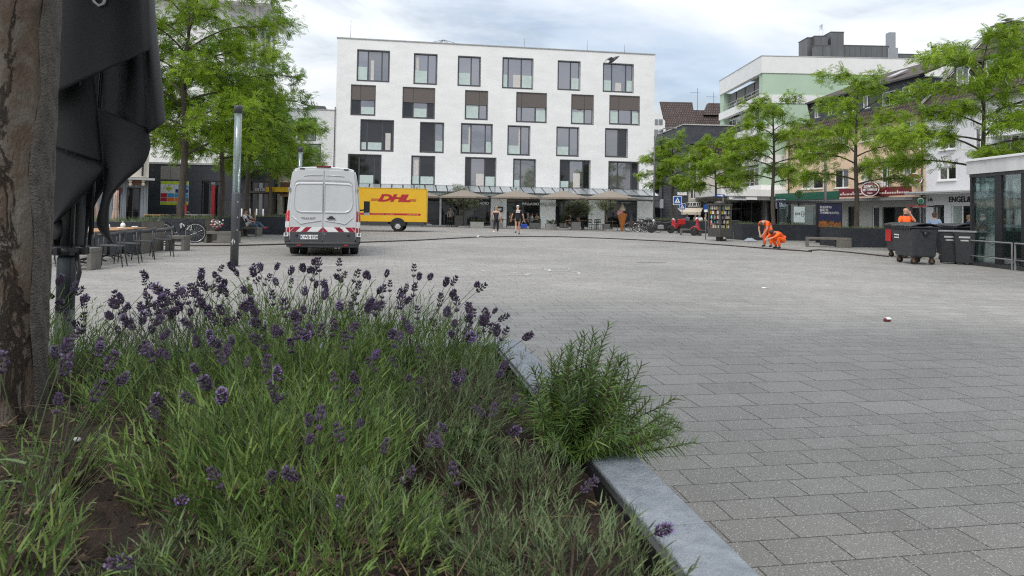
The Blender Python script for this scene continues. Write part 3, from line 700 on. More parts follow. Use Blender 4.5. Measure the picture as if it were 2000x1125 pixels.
wb = MB(); wall_holes(wb, 0, PL, 0, zc - .004, gh_, .25, y=.5); shell(wb, 0, PL, zc - .004, 10.5, y=.5); wb.build('ground_floor_wall', mat('shopfront_grey', (.42, .42, .40), .8), peach, fix=False)
for i, h in enumerate(ph_):
    window(peach, *h, y=.1, w=.08, muls=((h[0] + h[1]) / 2 + .1,) , fm=FRAMEW, panes=[PANED, PANEM] if i % 2 else [PANEM, PANED], sill=.1,
           curtain=(.08, .48, .9, mat('net_white', (.6, .6, .58), .9)) if i in (0, 2, 6) else None)
for i, h in enumerate(gh_):
    n_ = max(1, round((h[1] - h[0]) / 1.3))
    window(peach, *h, y=.6, w=.07, muls=[h[0] + (h[1] - h[0]) * j / n_ for j in range(1, n_)], fm=[FRAMEW, DGREY][i % 2], panes=[SHOPGL, PANEM])
# mansard: tile skirt, slate dormer storey, upper tiled roof
def roofquad(name, par, pts, m, th=.12):
    """a roof plane as its own mesh in its own axes (x along, z up the slope) so tile courses run along it"""
    a, b, c, d = [Vector(p) for p in pts]
    ex = (b - a).normalized(); nn = ex.cross(d - a).normalized(); ez = nn.cross(ex).normalized() * -1
    if ez.dot(d - a) < 0: ez = -ez
    ey = ez.cross(ex)
    M3 = Matrix((ex, ey, ez)).transposed()
    loc = [(p - a) for p in (a, b, c, d)]; q = [M3.transposed() @ p for p in loc]
    mb = MB(); mb.prism([(p.x, 0, p.z) for p in q], (0, th if ey.z < 0 else -th, 0))
    o = mb.build(name, m, par); o.location = a; o.rotation_euler = M3.to_euler(); return o
roofquad('mansard_skirt', peach, [(-.3, -.35, ze + .02), (PL, -.35, ze + .02), (PL, .42, zs0 + .05), (.5, .42, zs0 + .05)], TILE)
gb = MB(); gb.tube([(-.3, -.42, ze - .02), (PL, -.42, ze - .02)], .08, 6); gb.build('gutter', DGREY, peach)
sh_ = [rect(1590, 1602, 209, 230, lambda a, b: qx(a, b, .35)), rect(1616, 1630, 203, 225, lambda a, b: qx(a, b, .35)), rect(1646, 1668, 195, 219, lambda a, b: qx(a, b, .35)), rect(1685, 1700, 186, 212, lambda a, b: qx(a, b, .35)), rect(1722, 1750, 178, 206, lambda a, b: qx(a, b, .35)), rect(1761, 1789, 167, 195, lambda a, b: qx(a, b, .35))]
s0 = qx(1583, 215, .35)[0]; s1 = qx(1800, 180, .35)[0]
wb = MB(); wall_holes(wb, s0, s1, zs0, zs1, sh_, .15, y=.35); wb.quad((s0, .35, zs0), (s0, .35, zs1), (s0, 3.2, zs1), (s0, 1.2, zs0)); wb.quad((s1, .35, zs0), (s1, 1.2, zs0), (s1, 3.2, zs1), (s1, .35, zs1)); wb.build('dormer_storey', SLATE, peach, fix=False)
for i, h in enumerate(sh_): window(peach, *h, y=.41, w=.07, muls=((h[0] + h[1]) / 2,), fm=FRAMEW, panes=[PANEM, PANED])
sb = MB(); sb.box(s0 - .25, -.05, zs1 + .002, s1 + .2, .5, zs1 + .12); sb.build('dormer_eave', DGREY, peach)
roofquad('roof', peach, [(s0 - .3, -.02, zs1 + .14), (PL, -.02, zs1 + .14), (PL, 5.4, zr), (s0 + 2.6, 5.4, zr)], TILE)
wb = MB(); wb.add([(-.25, -.2, ze), (s0, .4, zs0), (s0 - .2, .1, zs1 + .1), (s0 + 2.6, 5.4, zr - .05), (s0 + 1.4, 11, ze)], [(0, 1, 2, 3, 4)]); wb.build('gable_end', TILE, peach, fix=False)
x0, z0 = qx(1752, 139, 1.6); sk = MB(); 
sl = (zr - zs1) / 5.4; 
sk.prism([(x0 - .5, 1.1, zs1 + .14 + 1.1 * sl + .16), (x0 + .4, 1.1, zs1 + .14 + 1.1 * sl + .16), (x0 + .4, 2.3, zs1 + .14 + 2.3 * sl + .16), (x0 - .5, 2.3, zs1 + .14 + 2.3 * sl + .16)], (0, 0, .06)); sk.build('roof_window', LGREY, peach)
for px, s_ in ((1823, 1.0), (1845, .5)):
    pp = MB(); x0 = qx(px, 100, 5.0)[0]; pp.tube([(x0, 5.0, zr - .3), (x0, 5.0, zr + .9 * s_)], .12, 8); pp.tube([(x0, 5.0, zr + .9 * s_), (x0, 5.0, zr + .9 * s_ + .12)], .2, 8); pp.build('flue', BLACK, peach)
# shop canopy with fascias
gxa, gxb = qx(1504, 380, -1.2)[0], qx(1638, 380, -1.2)[0]; gxc = qx(1779, 376, -1.2)[0]
zt, zb = qx(1638, 373, -1.2)[1], qx(1638, 388, -1.2)[1]
pb = MB(); pb.box(gxa, -1.2, zb, gxb - .01, -1.12, zt); pb.build('green_fascia', mat('shop_green', (.005, .095, .055), .4), peach)
pb = MB(); pb.box(gxb + .01, -1.2, zb + .12, gxc, -1.12, zt + .14); pb.build('red_fascia', mat('shop_maroon', (.16, .012, .022), .4), peach)
pb = MB(); pb.box(-.2, -1.14, zb - .22, PL, .48, zb - .003); pb.build('canopy_slab', MGREY, peach)
lg = mat('letters_pale', (.7, .62, .55), .5)
pb = MB()
for k in range(44):   # unreadable small pale writing along the red fascia
    t = k / 43; lx = gxb + .25 + t * (gxc - gxb - .5); h = .13 if k % 7 not in (2,) else .26
    if .36 < t < .56: continue
    pb.box(lx - .045, -1.225, zb + .26, lx + .045, -1.201, zb + .26 + h)
pb.build('fascia_lettering', lg, peach)
def oval(par, lx, lz, rx, rz_, y, lines, m, rim, tm):
    r = MB(); r.lathe([(0.001, -.05), (.96, -.05), (1, -.03), (1, .03), (.96, .05), (.001, .05)], n=28, axis='Y')
    r.v = [(lx + x * rx, y + yy * 1.6, lz + z * rz_) for x, yy, z in r.v]; o = r.build('oval_sign', m, par)
    t = MB(); t.tube([(lx + rx * .97 * cos(a), y - .085, lz + rz_ * .97 * sin(a)) for a in [2 * pi * i / 28 for i in range(29)]], .03, 5); t.build('rim', rim, o)
    for s_, dz, sz, b_ in lines: text(s_, 'lettering', tm, o, (lx, y - .10, lz + dz), sz, bold=b_, ext=.012)
    return o
MAROON = mat('sign_maroon', (.17, .012, .02), .35, coat=.3)
lx, lz = qx(1701, 369.5, -1.45)
oval(peach, lx, lz, 1.05, .55, -1.45, [('SCHMITZ &', .2, .27, .01), ('NITTENWILM', -.06, .27, .008), ('Metzgerei', -.3, .14, .0)], MAROON, PWHITE, PWHITE)
ov = thing('hanging_sign', 'maroon oval sign with pale lettering hanging half behind leaves', 'sign', tuple(world_of(peach, (qx(1783, 350, -.9)[0], -.9, qx(1783, 350, -.9)[1]))), radians(0))
oval(ov, 0, 0, .62, .42, 0, [('Metzgerei', 0, .24, .01)], MAROON, PWHITE, PWHITE)
q = MB(); q.tube([(.6, .05, 0), (1.2, .3, 0)], .03, 6); q.build('bracket', DGREY, ov)
# little balcony with air unit above the red fascia
lx0, lx1 = qx(1711, 362)[0], qx(1741, 360)[0]; lz0 = qx(1725, 370)[1]
bb = MB(); bb.box(lx0, -.9, lz0 - .12, lx1, -.003, lz0)
for i in range(12):
    x = lx0 + (lx1 - lx0) * i / 11; bb.tube([(x, -.88, lz0), (x, -.88, lz0 + .9)], .012, 4)
for i in range(5):
    for x in (lx0, lx1): bb.tube([(x, -.88 + i * .2, lz0), (x, -.88 + i * .2, lz0 + .9)], .012, 4)
bb.tube([(lx0, -.05, lz0 + .9), (lx0, -.88, lz0 + .9), (lx1, -.88, lz0 + .9), (lx1, -.05, lz0 + .9)], .02, 5); bb.build('balcony', MGREY, peach)
ac = MB(); ac.box(lx1 - .9, -.75, lz0 + .003, lx1 - .1, -.4, lz0 + .55); o = ac.build('air_conditioner', PWHITE, peach, bevel=.02)
f = MB(); f.lathe([(.001, 0), (.2, 0), (.2, -.02), (.17, -.02), (.15, -.01), (.001, -.01)], (lx1 - .55, -.753, lz0 + .28), 16, axis='Y'); f.build('fan_grille', DGREY, o)
dp = MB(); dp.tube([(PL - .25, -.1, .2), (PL - .25, -.1, ze)], .055, 6); dp.tube([(.6, -.1, zb + .3), (.6, -.1, ze)], .055, 6); dp.build('drain_pipe', DGREY, peach)
# white tiled house
white = thing('white_house', 'white town house with brown tiled roof and a white balcony behind the right trees', 'building', tuple(world_of(peach, (PL + .01, 0, 0))), A_ST)
rx_ = lambda px, py, yl=0: hit(white, px, py, yl)
WL = 25; we = rx_(1960, 192)[1]
we = max(we, 9.3)
wh = [rect(1832, 1867, 325, 352, rx_), rect(1836, 1866, 262, 292, rx_), rect(1902, 1925, 248, 300, rx_), rect(1908, 1940, 318, 352, rx_), rect(1955, 1990, 240, 292, rx_)]
wz = rx_(1850, 380)[1]
gx = [(.7, 1.7), (2.3, 4.1), (4.5, 5.6), (6.0, 9.5), (10.2, 14), (15, 19)]
gw = [(a, b, .05, 2.35) for a, b in gx]
wb = MB(); wall_holes(wb, 0, WL, 0, we, wh + gw, .2); shell(wb, 0, WL, we, 11, roof=False); wb.build('wall', mat('pale_white', (.68, .68, .70), .8, var=.04), white, fix=False)
for h in wh: window(white, *h, y=.08, w=.1, muls=((h[0] + h[1]) / 2,), fm=FRAMEW, panes=[PANEM, PANED], sill=.12)
for i, h in enumerate(gw): window(white, *h, y=.1, w=.07, muls=((h[0] + h[1]) / 2,) if i != 2 else (), fm=[DGREY, FRAMEW][i % 2], panes=[glassmat('shop_glass_pale', (.30, .36, .33), .12), PANED])
pb = MB(); pb.box(-.5, -1.3, wz, WL, -.003, wz + .14); pb.box(-.5, -1.36, wz + .10, WL, -1.301, wz + .2); pb.build('canopy_slab', LGREY, white)
lx, lz = rx_(1899, 389.5, -.03); text('ENGEL&VÖLKERS', 'lettering', BLACK, white, (lx, -.03, lz), .52, bold=.012, ext=.015)
lx, lz = rx_(1816.5, 390.5, -.03); text('14b', 'house_number', DGREY, white, (lx, -.03, lz), .34, ext=.01)
lx, lz = rx_(1988, 389, -.03); text('14a', 'house_number', DGREY, white, (lx, -.03, lz), .34, ext=.01)
roofquad('roof', white, [(-.1, -.4, we - .05), (WL, -.4, we - .05), (WL, 5.6, 15.2), (-.1, 5.6, 15.2)], TILE)
vb = MB(); vb.tube([(-.1, -.45, we + .1), (-.1, 5.6, 15.45)], .13, 4, smooth=False); vb.build('verge', MGREY, white)
gb = MB(); gb.tube([(-.1, -.5, we - .12), (WL, -.5, we - .12)], .08, 6); gb.build('gutter', DGREY, white)
sl = (15.25 - we) / 6.0
for px in (1885, 1944):
    x0 = rx_(px, 170, .9)[0]; yb = .7; z0 = we + (yb + .4) * sl + .05; z1 = z0 + 1.55
    db = MB(); wall_holes(db, x0 - .75, x0 + .75, z0 - .15, z1, [(x0 - .55, x0 + .55, z0 + .1, z1 - .15)], .12, y=yb)
    ye = yb + 1.9
    for s_ in (-.75, .75): db.add([(x0 + s_, yb, z0 - .15), (x0 + s_, yb, z1), (x0 + s_, ye + .5, z1 + .1), (x0 + s_, yb + .2, z0 - .15)], [(0, 1, 2, 3)])
    db.box(x0 - .9, yb - .2, z1 + .003, x0 + .9, ye + .6, z1 + .12, 0); d = db.build('dormer', DGREY, white, fix=False)
    fb = MB(); frame_bars(fb, x0 - .55, x0 + .55, z0 + .1, z1 - .15, yb + .02, .08, .06, (x0,)); fb.box(x0 - .5, yb + .045, z0 + .15, x0 + .5, yb + .055, z1 - .2, 1); fb.build('window', [FRAMEW, PANEM], d)
bx0 = rx_(1916, 262, -1.0)[0]; bz = rx_(1930, 264, -1.0)[1]
bb = MB(); bb.box(bx0, -1.05, bz - .14, bx0 + 6, -.003, bz)
for i in range(48): bb.box(bx0 + i * .125, -1.03, bz, bx0 + i * .125 + .06, -1.0, bz + .9)
bb.box(bx0, -1.045, bz + .9, bx0 + 6, -.985, bz + .98); bb.build('balcony', PWHITE, white)
cb = MB(); x0 = rx_(1968, 60, 5.6)[0]; cb.box(x0 - .5, 5.2, 14.6, x0 + .6, 6.0, 15.35); cb.box(x0 - .9, 5.0, 15.35, x0 + .9, 6.2, 15.43); cb.tube([(x0, 5.6, 15.43), (x0, 5.6, 15.7)], .12, 8); cb.box(x0 - .3, 5.35, 15.7, x0 + .3, 5.85, 15.75); cb.build('chimney', MGREY, white)
# ---------------------------------------------------------------- white and mint office building
mc = at(1488, 420, 70.0)
mint = thing('mint_office_building', 'white office building with mint green panels and a grey rooftop plant room', 'building', (mc.x, mc.y, 0), radians(1))
FZ = [(13.3, 15.45), (10.35, 12.5), (7.4, 9.55), (4.45, 6.6)]
ML, MD = 30, 13.5
wb = MB(); zprev = 17.1
lv = MB(Matrix.Rotation(-pi / 2, 4, 'Z'))      # left face built as a front, turned
for z0, z1 in FZ: pass
bands = [(15.45, 17.1), (12.5, 13.3), (9.55, 10.35), (6.6, 7.4), (3.6, 4.45)]
for a, b in bands:
    wb.box(-.16, -.10, a, ML, .35, b); wb.box(-.16, .352, a, .35, MD, b)
wb.build('white_band', PWHITE if False else WHITE2, mint)
pb = MB()
for a, b in FZ: pb.box(.0, -.02, a, ML, .3, b); pb.box(-.02, .0, a, .3, .5, b) if False else None; pb.box(.9, .31, a, ML, MD, b)
pb.build('mint_wall', MINT, mint)
for a, b in FZ:
    for y0, y1 in ((.302, .9), (MD - 1.3, MD - .02)): pb = MB(); pb.box(-.02, y0, a, .88, y1, b); pb.build('mint_pier', MINT, mint)
for fi, (a, b) in enumerate(FZ):
    k = 4
    for i in range(k):
        y0 = .95 + (MD - 2.3) * i / k; y1 = .95 + (MD - 2.3) * (i + 1) / k - .12
        f = MB(); f.box(.55, y0, a + .02, .62, y0 + .07, b - .25); f.box(.55, y1 - .07, a + .02, .62, y1, b - .25); f.box(.55, y0 + .07, a + .02, .62, y1 - .07, a + .09); f.box(.55, y0 + .07, b - .32, .62, y1 - .07, b - .25); f.box(.555, (y0 + y1) / 2 - .04, a + .09, .615, (y0 + y1) / 2 + .04, b - .32)
        fo = f.build('window', FRAMEW if fi else DGREY, mint)
        p = MB(); p.box(.58, y0 + .03, a + .05, .592, y1 - .03, b - .29); p.build('pane', PANED if (i + fi) % 3 else PANEM, fo)
        if fi == 0: q = MB(); q.box(.50, y0 + .08, a + .5 + .3 * (i % 2), .52, y1 - .08, b - .26); q.build('blind', mat('blind_grey', (.12, .115, .11), .6, streak=9, scale=4), fo)
    r = MB()
    for h in (.35, .7): r.tube([(-.02, .9, a + h), (-.02, MD - 1.3, a + h)], .025, 5)
    for i in range(6): r.tube([(-.02, .9 + (MD - 2.2) * i / 5, a), (-.02, .9 + (MD - 2.2) * i / 5, a + .7)], .02, 5)
    r.build('balcony_rail', LGREY, mint)
pb = MB(); pb.box(.4, .4, 17.103, ML - .3, MD - .3, 17.16); pb.build('roof_deck', MGREY, mint)
cp = MB(); cp.box(-.2, -.14, 17.105, ML, .1, 17.17); cp.box(-.2, .102, 17.105, .1, MD, 17.17); cp.build('parapet_cap', LGREY, mint)
gx = [(.4, 2.6), (3, 4.6)]
pb = MB(); pb.box(.5, .5, 0, ML, MD, 3.58); pb.build('ground_floor_wall', mat('shop_dark_grey', (.16, .155, .15), .7), mint)
for x0, x1 in ((.7, 2.0), (2.3, 3.6), (4.0, 5.6)):
    window(mint, x0, x1, .05, 2.9, y=.36, w=.07, d=.1, fm=DGREY, panes=[SHOPGL])
for y0, y1 in ((1.2, 3.8), (4.4, 7.0), (7.6, 10.5)):
    f = MB(); f.box(.38, y0, .1, .47, y1, 2.9); f.box(.372, y0 + .1, .2, .379, y1 - .1, 2.8, 1); f.build('shop_window', [DGREY, SHOPGL], mint)
# sign boxes on the corner
x0, z0 = hit(mint, 1422, 368, -1.2); x1, z1 = hit(mint, 1461, 392, -1.2)
pb = MB(); pb.box(-3.6, -1.2, z1 + .1, -.9, -.6, z0 - .3); o = pb.build('sign_box', WHITE2, mint)
lx, lz = hit(mint, 1446, 386, -1.2)
pb = MB(); lx0, lz0 = hit(mint, 1430, 380, -1.2); lx1, lz1 = hit(mint, 1458, 391, -1.2); pb.box(lx0, -1.225, lz1, lx1, -1.203, lz0); q = pb.build('sign_face', mat('sign_silver', (.45, .46, .48), .4), o)
text('Löwenbäck', 'lettering', DGREY, q, ((lx0 + lx1) / 2, -1.24, (lz0 + lz1) / 2), .26, bold=.012, ext=.01)
pb = MB(); lx0, lz0 = hit(mint, 1480, 375, -.6); lx1, lz1 = hit(mint, 1504, 391, -.6); pb.box(-.7, -.62, lz1, lx1, -.104, lz0); pb.build('sign_cube', WHITE2, mint)
pb = MB(); lx0, lz0 = hit(mint, 1415, 361, -.9); lx1, lz1 = hit(mint, 1530, 375, -.9); pb.box(-4.4, -1.3, 3.3, -.17, 8, 3.95); pb.box(-.168, -1.3, 3.3, 4.0, -.11, 3.95); pb.build('canopy', WHITE2, mint)
# plant room
def zbox(px0, px1, y0, y1, yl, dep, name='plant_room'):
    a, zt = hit(mint, px0, y0, yl); b, zb = hit(mint, px1, y1, yl); q = MB(); q.box(a, yl, 17.17, b, yl + dep, zt)
    k = max(2, int((b - a) / .55))
    for i in range(1, k): x = a + (b - a) * i / k; q.box(x - .02, yl - .03, 17.2, x + .02, yl - .003, zt - .02)
    q.box(a - .04, yl - .04, zt + .002, b + .04, yl + dep + .04, zt + .08)
    q.build(name, ZINC, mint)
zbox(1591, 1617, 71, 108, 4, 2.2); zbox(1577, 1590.3, 74, 108, 4.6, 2.2); zbox(1623, 1648, 63, 108, 4, 2.4); zbox(1649, 1735, 89, 108, 5, 3); zbox(1592, 1622.5, 89, 108, 3.2, .75)
for px, yt in ((1605, 48), (1602.5, 50)):
    q = MB(); a, zt = hit(mint, px, yt, 5); q.tube([(a, 5, 19), (a, 5, zt)], .13, 8); q.build('flue', CHROME, mint)
a, zt = hit(mint, 1743, 63, 5); b, zm = hit(mint, 1750, 90, 5)
q = MB(); q.box(a - .35, 5, 17.17, a + .35, 5.7, zt); q.box(a - .55, 4.9, 17.17, a + .55, 5.9, zm - .2); q.build('vent_duct', STEEL, mint)
q = MB()
for i in range(7):
    x = 1.0 + i * .8; q.tube([(x, 2.5, 17.16), (x, 2.5, 17.75)], .02, 4)
q.tube([(1.0, 2.5, 17.75), (6.0, 2.5, 17.75)], .02, 4); q.build('roof_railing', LGREY, mint)
zbox(1752, 1800, 106, 110, 6, 3, 'roof_box')
# ---------------------------------------------------------------- beige corner building with slate storey
bc = at(1334.4, 420, 78.0)
beige = thing('beige_corner_building', 'beige corner building with slate upper storey behind the parked scooters', 'building', (bc.x, bc.y, 0), radians(4))
bx = lambda px, py, yl=0: hit(beige, px, py, yl)
bz = bx(1336, 244)[1]; bz1 = bx(1380, 282)[1]; bz2 = bx(1380, 314)[1]
BL, BD = 13, 9
wb = MB(); wb.box(0, 0, bz1, BL, BD, bz); wb.build('slate_storey', SLATE, beige)
cp = MB(); cp.box(-.1, -.1, bz + .002, BL, BD, bz + .12); cp.build('parapet_cap', LGREY, beige)
hole = [rect(1349, 1369, 369, 388.5, bx), rect(1383, 1391, 334, 346, bx), rect(1349, 1362, 332, 348, bx)]
gh = [(.3, 3.9, .05, 2.8), (4.4, 7.0, .05, 2.8), (7.4, 12.5, .05, 2.8)]
wb = MB(); wall_holes(wb, .55, BL, 0, bz2, hole + gh, .25, y=0.02); shell(wb, .55, BL, bz2, BD, y=.02); wb.build('wall', BEIGE, beige, fix=False)
for h in hole: window(beige, *h, y=.12, w=.08, muls=(h[0] + (h[1] - h[0]) * .3,), fm=FRAMEW, panes=[PANED, PANEM])
for h in gh: window(beige, *h, y=.15, w=.08, muls=(h[0] + (h[1] - h[0]) * .35, h[0] + (h[1] - h[0]) * .7), fm=mat('brown_frame', (.10, .055, .04), .6), panes=[SHOPGL])
wb = MB(); wb.box(0, -.01, 0, .548, BD, bz1 - .002); wb.build('slate_pier', SLATE, beige)
roofquad('tile_skirt', beige, [(.6, -.45, bz2 - .02), (BL, -.45, bz2 - .02), (BL, .1, bz1 + .02), (.6, .1, bz1 + .02)], TILE)
x0, zz0 = bx(1338, 394, -.4); x1, zz1 = bx(1437, 405, -.4)
pb = MB(); pb.box(x0, -.4, zz1, x1, -.003, zz0); o = pb.build('fascia', mat('fascia_grey', (.085, .085, .08), .6), beige)
for px, s_ in ((1345, '2'), (1350, '2'), (1356, '@'), (1361.5, '2'), (1366, '2'), (1378, 'S'), (1424, 'K')):
    q = MB(); lx, lz = bx(px, 399.5, -.42)
    q.tube([(lx + .16 * cos(a) * (1 if s_ != '@' else 1.5), -.43, lz + .24 * sin(a) + .06 * sin(3 * a)) for a in [2.4 - i * .5 for i in range(10)]], .05, 5); q.build('ornament', WHITEC, o)
pb = MB(); pb.box(x0, -1.3, zz1 - .28, x1 + 3.6, -.405, zz1 - .1); pb.build('canopy', MGREY, beige)
x0, zz0 = bx(1352, 409, -1.3); x1, zz1 = bx(1358, 413, -1.3)
# neighbouring dark block left of the corner with sign boards
pb = MB(); lx0, lz0 = bx(1345, 376, -.05); lx1, lz1 = bx(1343, 381, -.05)
q = MB(); a, b = bx(1323.5, 375, -.15), bx(1342, 381.5, -.15); q.box(a[0], -.16, b[1], b[0], -.012, a[1]); q.build('white_sign', PWHITE, beige)
nb = thing('side_street_house', 'dark grey corner house with white sign boards beside the white five-storey building', 'building', (at(1292, 420, 86).x, 86, 0), radians(0))
nx = lambda px, py, yl=0: hit(nb, px, py, yl)
wb = MB(); nz = nx(1310, 258)[1]; wb.box(0, 0, 0, 3.1, 8, nz); wb.build('wall', SLATE, nb)
a, b = nx(1289, 389, -.3), nx(1318, 407, -.3); q = MB(); q.box(a[0], -.3, b[1], b[0], -.2, a[1]); o = q.build('sign_board', PWHITE, nb)
a, b = nx(1302, 391, -.32), nx(1311, 398, -.32); q = MB(); q.box(a[0], -.32, b[1], b[0], -.302, a[1]); q.build('blue_panel', PBLUE, o)
a, b = nx(1298, 399, -.32), nx(1309, 405, -.32); q = MB(); q.lathe([(.001, -.01), (.5, -.01), (.5, .01), (.001, .01)], ((a[0] + b[0]) / 2, -.32, (a[1] + b[1]) / 2), 16, axis='Y', sx=.7, sy=.5); q.build('green_oval', mat('lime_sign', (.30, .42, .03), .5), o)
for px0, px1, y0, y1 in ((1278, 1287, 360, 377), (1278, 1290, 405, 440), (1296, 1304, 412, 440)):
    a, b = nx(px0, y0, -.05), nx(px1, y1, -.05); q = MB(); q.box(a[0], -.06, b[1], b[0], -.004, a[1]); q.build('window', PANED, nb)
a, b = nx(1313, 330, -.1), nx(1321, 388, -.1); q = MB(); q.box(a[0], -.2, b[1], b[0], -.004, a[1]); q.build('yellow_green_panel', mat('panel_lime', (.36, .40, .04), .6), nb)
# houses further back
back = thing('gabled_house', 'house with a steep brown tiled gable roof rising behind the slate storey', 'building', (at(1290, 420, 98).x, 98, 0), radians(2))
gx_ = lambda px, py, yl=0: hit(back, px, py, yl)
a, b, c, d = gx_(1290.5, 197, 3.5), gx_(1355, 198, 3.5), gx_(1363, 242, 0), gx_(1303, 252, 0)
roofquad('roof', back, [(d[0], 0, d[1] - .8), (c[0], 0, d[1] - .8), (b[0], 4.2, a[1]), (a[0], 4.2, a[1])], TILE)
wb = MB(); wb.box(d[0] + .1, .3, 0, c[0] - .1, 8, d[1] - .75); wb.add([(a[0], 4.2, a[1] - .15), (d[0] + .1, .3, d[1] - .8), (d[0] - .3, 8, d[1] - .8)], [(0, 1, 2)]); wb.build('wall', WHITE2, back, fix=False)
wh2 = thing('glazed_gable_house', 'white house with a glazed gable squeezed beside the white five-storey building', 'building', (at(1277, 420, 94).x - 1.5, 94, 0), 0)
vx = lambda px, py, yl=0: hit(wh2, px, py, yl)
a, b, c = vx(1277, 216), vx(1296, 236), vx(1298, 420)
wb = MB(); wb.prism([(-1, 0, 0), (b[0] + .2, 0, 0), (b[0] + .2, 0, b[1]), (a[0], 0, a[1]), (-1, 0, a[1] + .5)], (0, 6, 0)); wb.build('wall', WHITE2, wh2)
for px0, px1, y0, y1 in ((1279, 1285, 233, 244), (1286.5, 1294, 233, 244), (1278, 1285, 253, 280), (1288, 1295, 253, 275), (1278, 1285, 300, 330), (1288, 1295, 300, 330)):
    p, q_ = vx(px0, y0), vx(px1, y1); q = MB(); q.box(p[0], -.05, q_[1], q_[0], -.004, p[1]); q.build('window', PANEM, wh2)
bk2 = thing('brown_roofed_house', 'long brown tiled roof with dormers and aerials behind the slate storey', 'building', (at(1358, 420, 104).x, 104, 0), 0)
ux = lambda px, py, yl=0: hit(bk2, px, py, yl)
a, b = ux(1358, 211), ux(1440, 242)
roofquad('roof', bk2, [(-.5, 0, b[1] - 1), (8, 0, b[1] - 1), (8, 2, a[1]), (-.5, 2, a[1])], TILE)
p, q_ = ux(1391, 197, 1), ux(1425, 211, 1)
q = MB(); q.prism([(p[0] - 1.2, 1, a[1] - .8), (p[0] + 5, 1, a[1] - .8), (p[0] + 5, 3, p[1]), (p[0], 3, p[1])], (0, 1, 0)); q.build('dormer', TILE, bk2)
wb = MB(); wb.box(-.4, .3, 0, 8, 6, b[1] - 1); wb.build('wall', CREAM, bk2)
for px, yt in ((1362.5, 172), (1394, 180)):
    q = MB(); x0, z1 = ux(px, yt, 2); q.tube([(x0, 2, a[1] - .3), (x0, 2, z1)], .03, 5)
    q.tube([(x0 - 1.1, 2, z1 - .7), (x0 + .4, 2, z1 - .7)], .018, 4)
    for k in range(5): q.tube([(x0 - 1.05 + k * .3, 1.8, z1 - .7), (x0 - 1.05 + k * .3, 2.2, z1 - .7)], .012, 4)
    q.build('aerial', DGREY, bk2)
# ---------------------------------------------------------------- foliage tools (numpy batches)
import numpy as np
RNG = np.random.default_rng(11)
def np_mesh(name, Vv, Q, mats, mi=None, parent=None, smooth=False, loc=None):
    me = bpy.data.meshes.new(name); Vv = np.asarray(Vv, np.float32); Q = np.asarray(Q, np.int32)
    me.vertices.add(len(Vv)); me.vertices.foreach_set('co', Vv.ravel())
    me.loops.add(Q.size); me.loops.foreach_set('vertex_index', Q.ravel())
    me.polygons.add(len(Q)); me.polygons.foreach_set('loop_start', np.arange(0, Q.size, Q.shape[1], dtype=np.int32))
    for m in (mats if isinstance(mats, (list, tuple)) else [mats]): me.materials.append(m)
    if mi is not None: me.polygons.foreach_set('material_index', np.asarray(mi, np.int32))
    if smooth: me.polygons.foreach_set('use_smooth', np.ones(len(Q), bool))
    me.update(calc_edges=True)
    o = bpy.data.objects.new(name, me); COL.objects.link(o); o.parent = parent
    if loc is not None: o.location = loc
    return o
def blades(base, dirs, length, width, curve=.3, seg=2, up=None):
    """N tapering leaf strips: base (N,3), dirs (N,3) unit, length (N,), width (N,); they bend downwards by curve"""
    N_ = len(base); dirs = dirs / np.linalg.norm(dirs, axis=1, keepdims=True)
    rv = RNG.normal(size=(N_, 3)) if up is None else up
    side = np.cross(dirs, rv); side /= np.linalg.norm(side, axis=1, keepdims=True) + 1e-9
    cv = np.broadcast_to(np.asarray(curve, float), (N_,))
    P = []
    for k in range(seg + 1):
        t = k / seg; c = base + dirs * (length * t)[:, None]; c[:, 2] -= cv * length * t * t
        w = width * (1 - t) ** .6 * (.75 + .25 * min(1, t * 4)) if k < seg else width * .12
        P += [c - side * np.asarray(w)[:, None] / 2 if np.ndim(w) else c - side * w / 2, c + side * np.asarray(w)[:, None] / 2 if np.ndim(w) else c + side * w / 2]
    Vv = np.stack(P, 1).reshape(-1, 3); k2 = 2 * (seg + 1)
    q = np.array([(2 * k, 2 * k + 1, 2 * k + 3, 2 * k + 2) for k in range(seg)])
    Q = (np.arange(N_)[:, None, None] * k2 + q[None]).reshape(-1, 4)
    return Vv, Q
def merge(parts):
    off, Vs, Qs = 0, [], []
    for v, q in parts: Vs.append(v); Qs.append(q + off); off += len(v)
    return np.concatenate(Vs), np.concatenate(Qs)
def frames(dirs, roll):
    d = dirs / np.linalg.norm(dirs, axis=1, keepdims=True); upv = np.tile(np.array([0, 0, 1.]), (len(d), 1)) + RNG.normal(scale=roll, size=(len(d), 3))
    s = np.cross(d, upv); s /= np.linalg.norm(s, axis=1, keepdims=True) + 1e-9; n = np.cross(s, d)
    return np.stack([s, d, n], 2)
def leaf_template(pairs=7, L=.30, ll=.095, lw=.034):
    """pinnate leaf along +y, leaflets as diamond quads either side, drooping at the tip"""
    Vs, Qs = [], []
    for i in range(pairs):
        t = (i + .6) / pairs; y = L * t; z = -.22 * L * t * t; sc = sin(pi * (.18 + .74 * t))
        for s in (-1, 1):
            a = np.array([0, y, z]); ax = np.array([s * .93, .36, -.12]) * ll * (.55 + .45 * sc); b = np.array([-.36 * s * 0, 1, -.1]) * lw / 2
            o = len(Vs); Vs += [a, a + ax * .5 - b, a + ax, a + ax * .5 + b]; Qs.append((o, o + 1, o + 2, o + 3))
    return np.array(Vs), np.array(Qs)
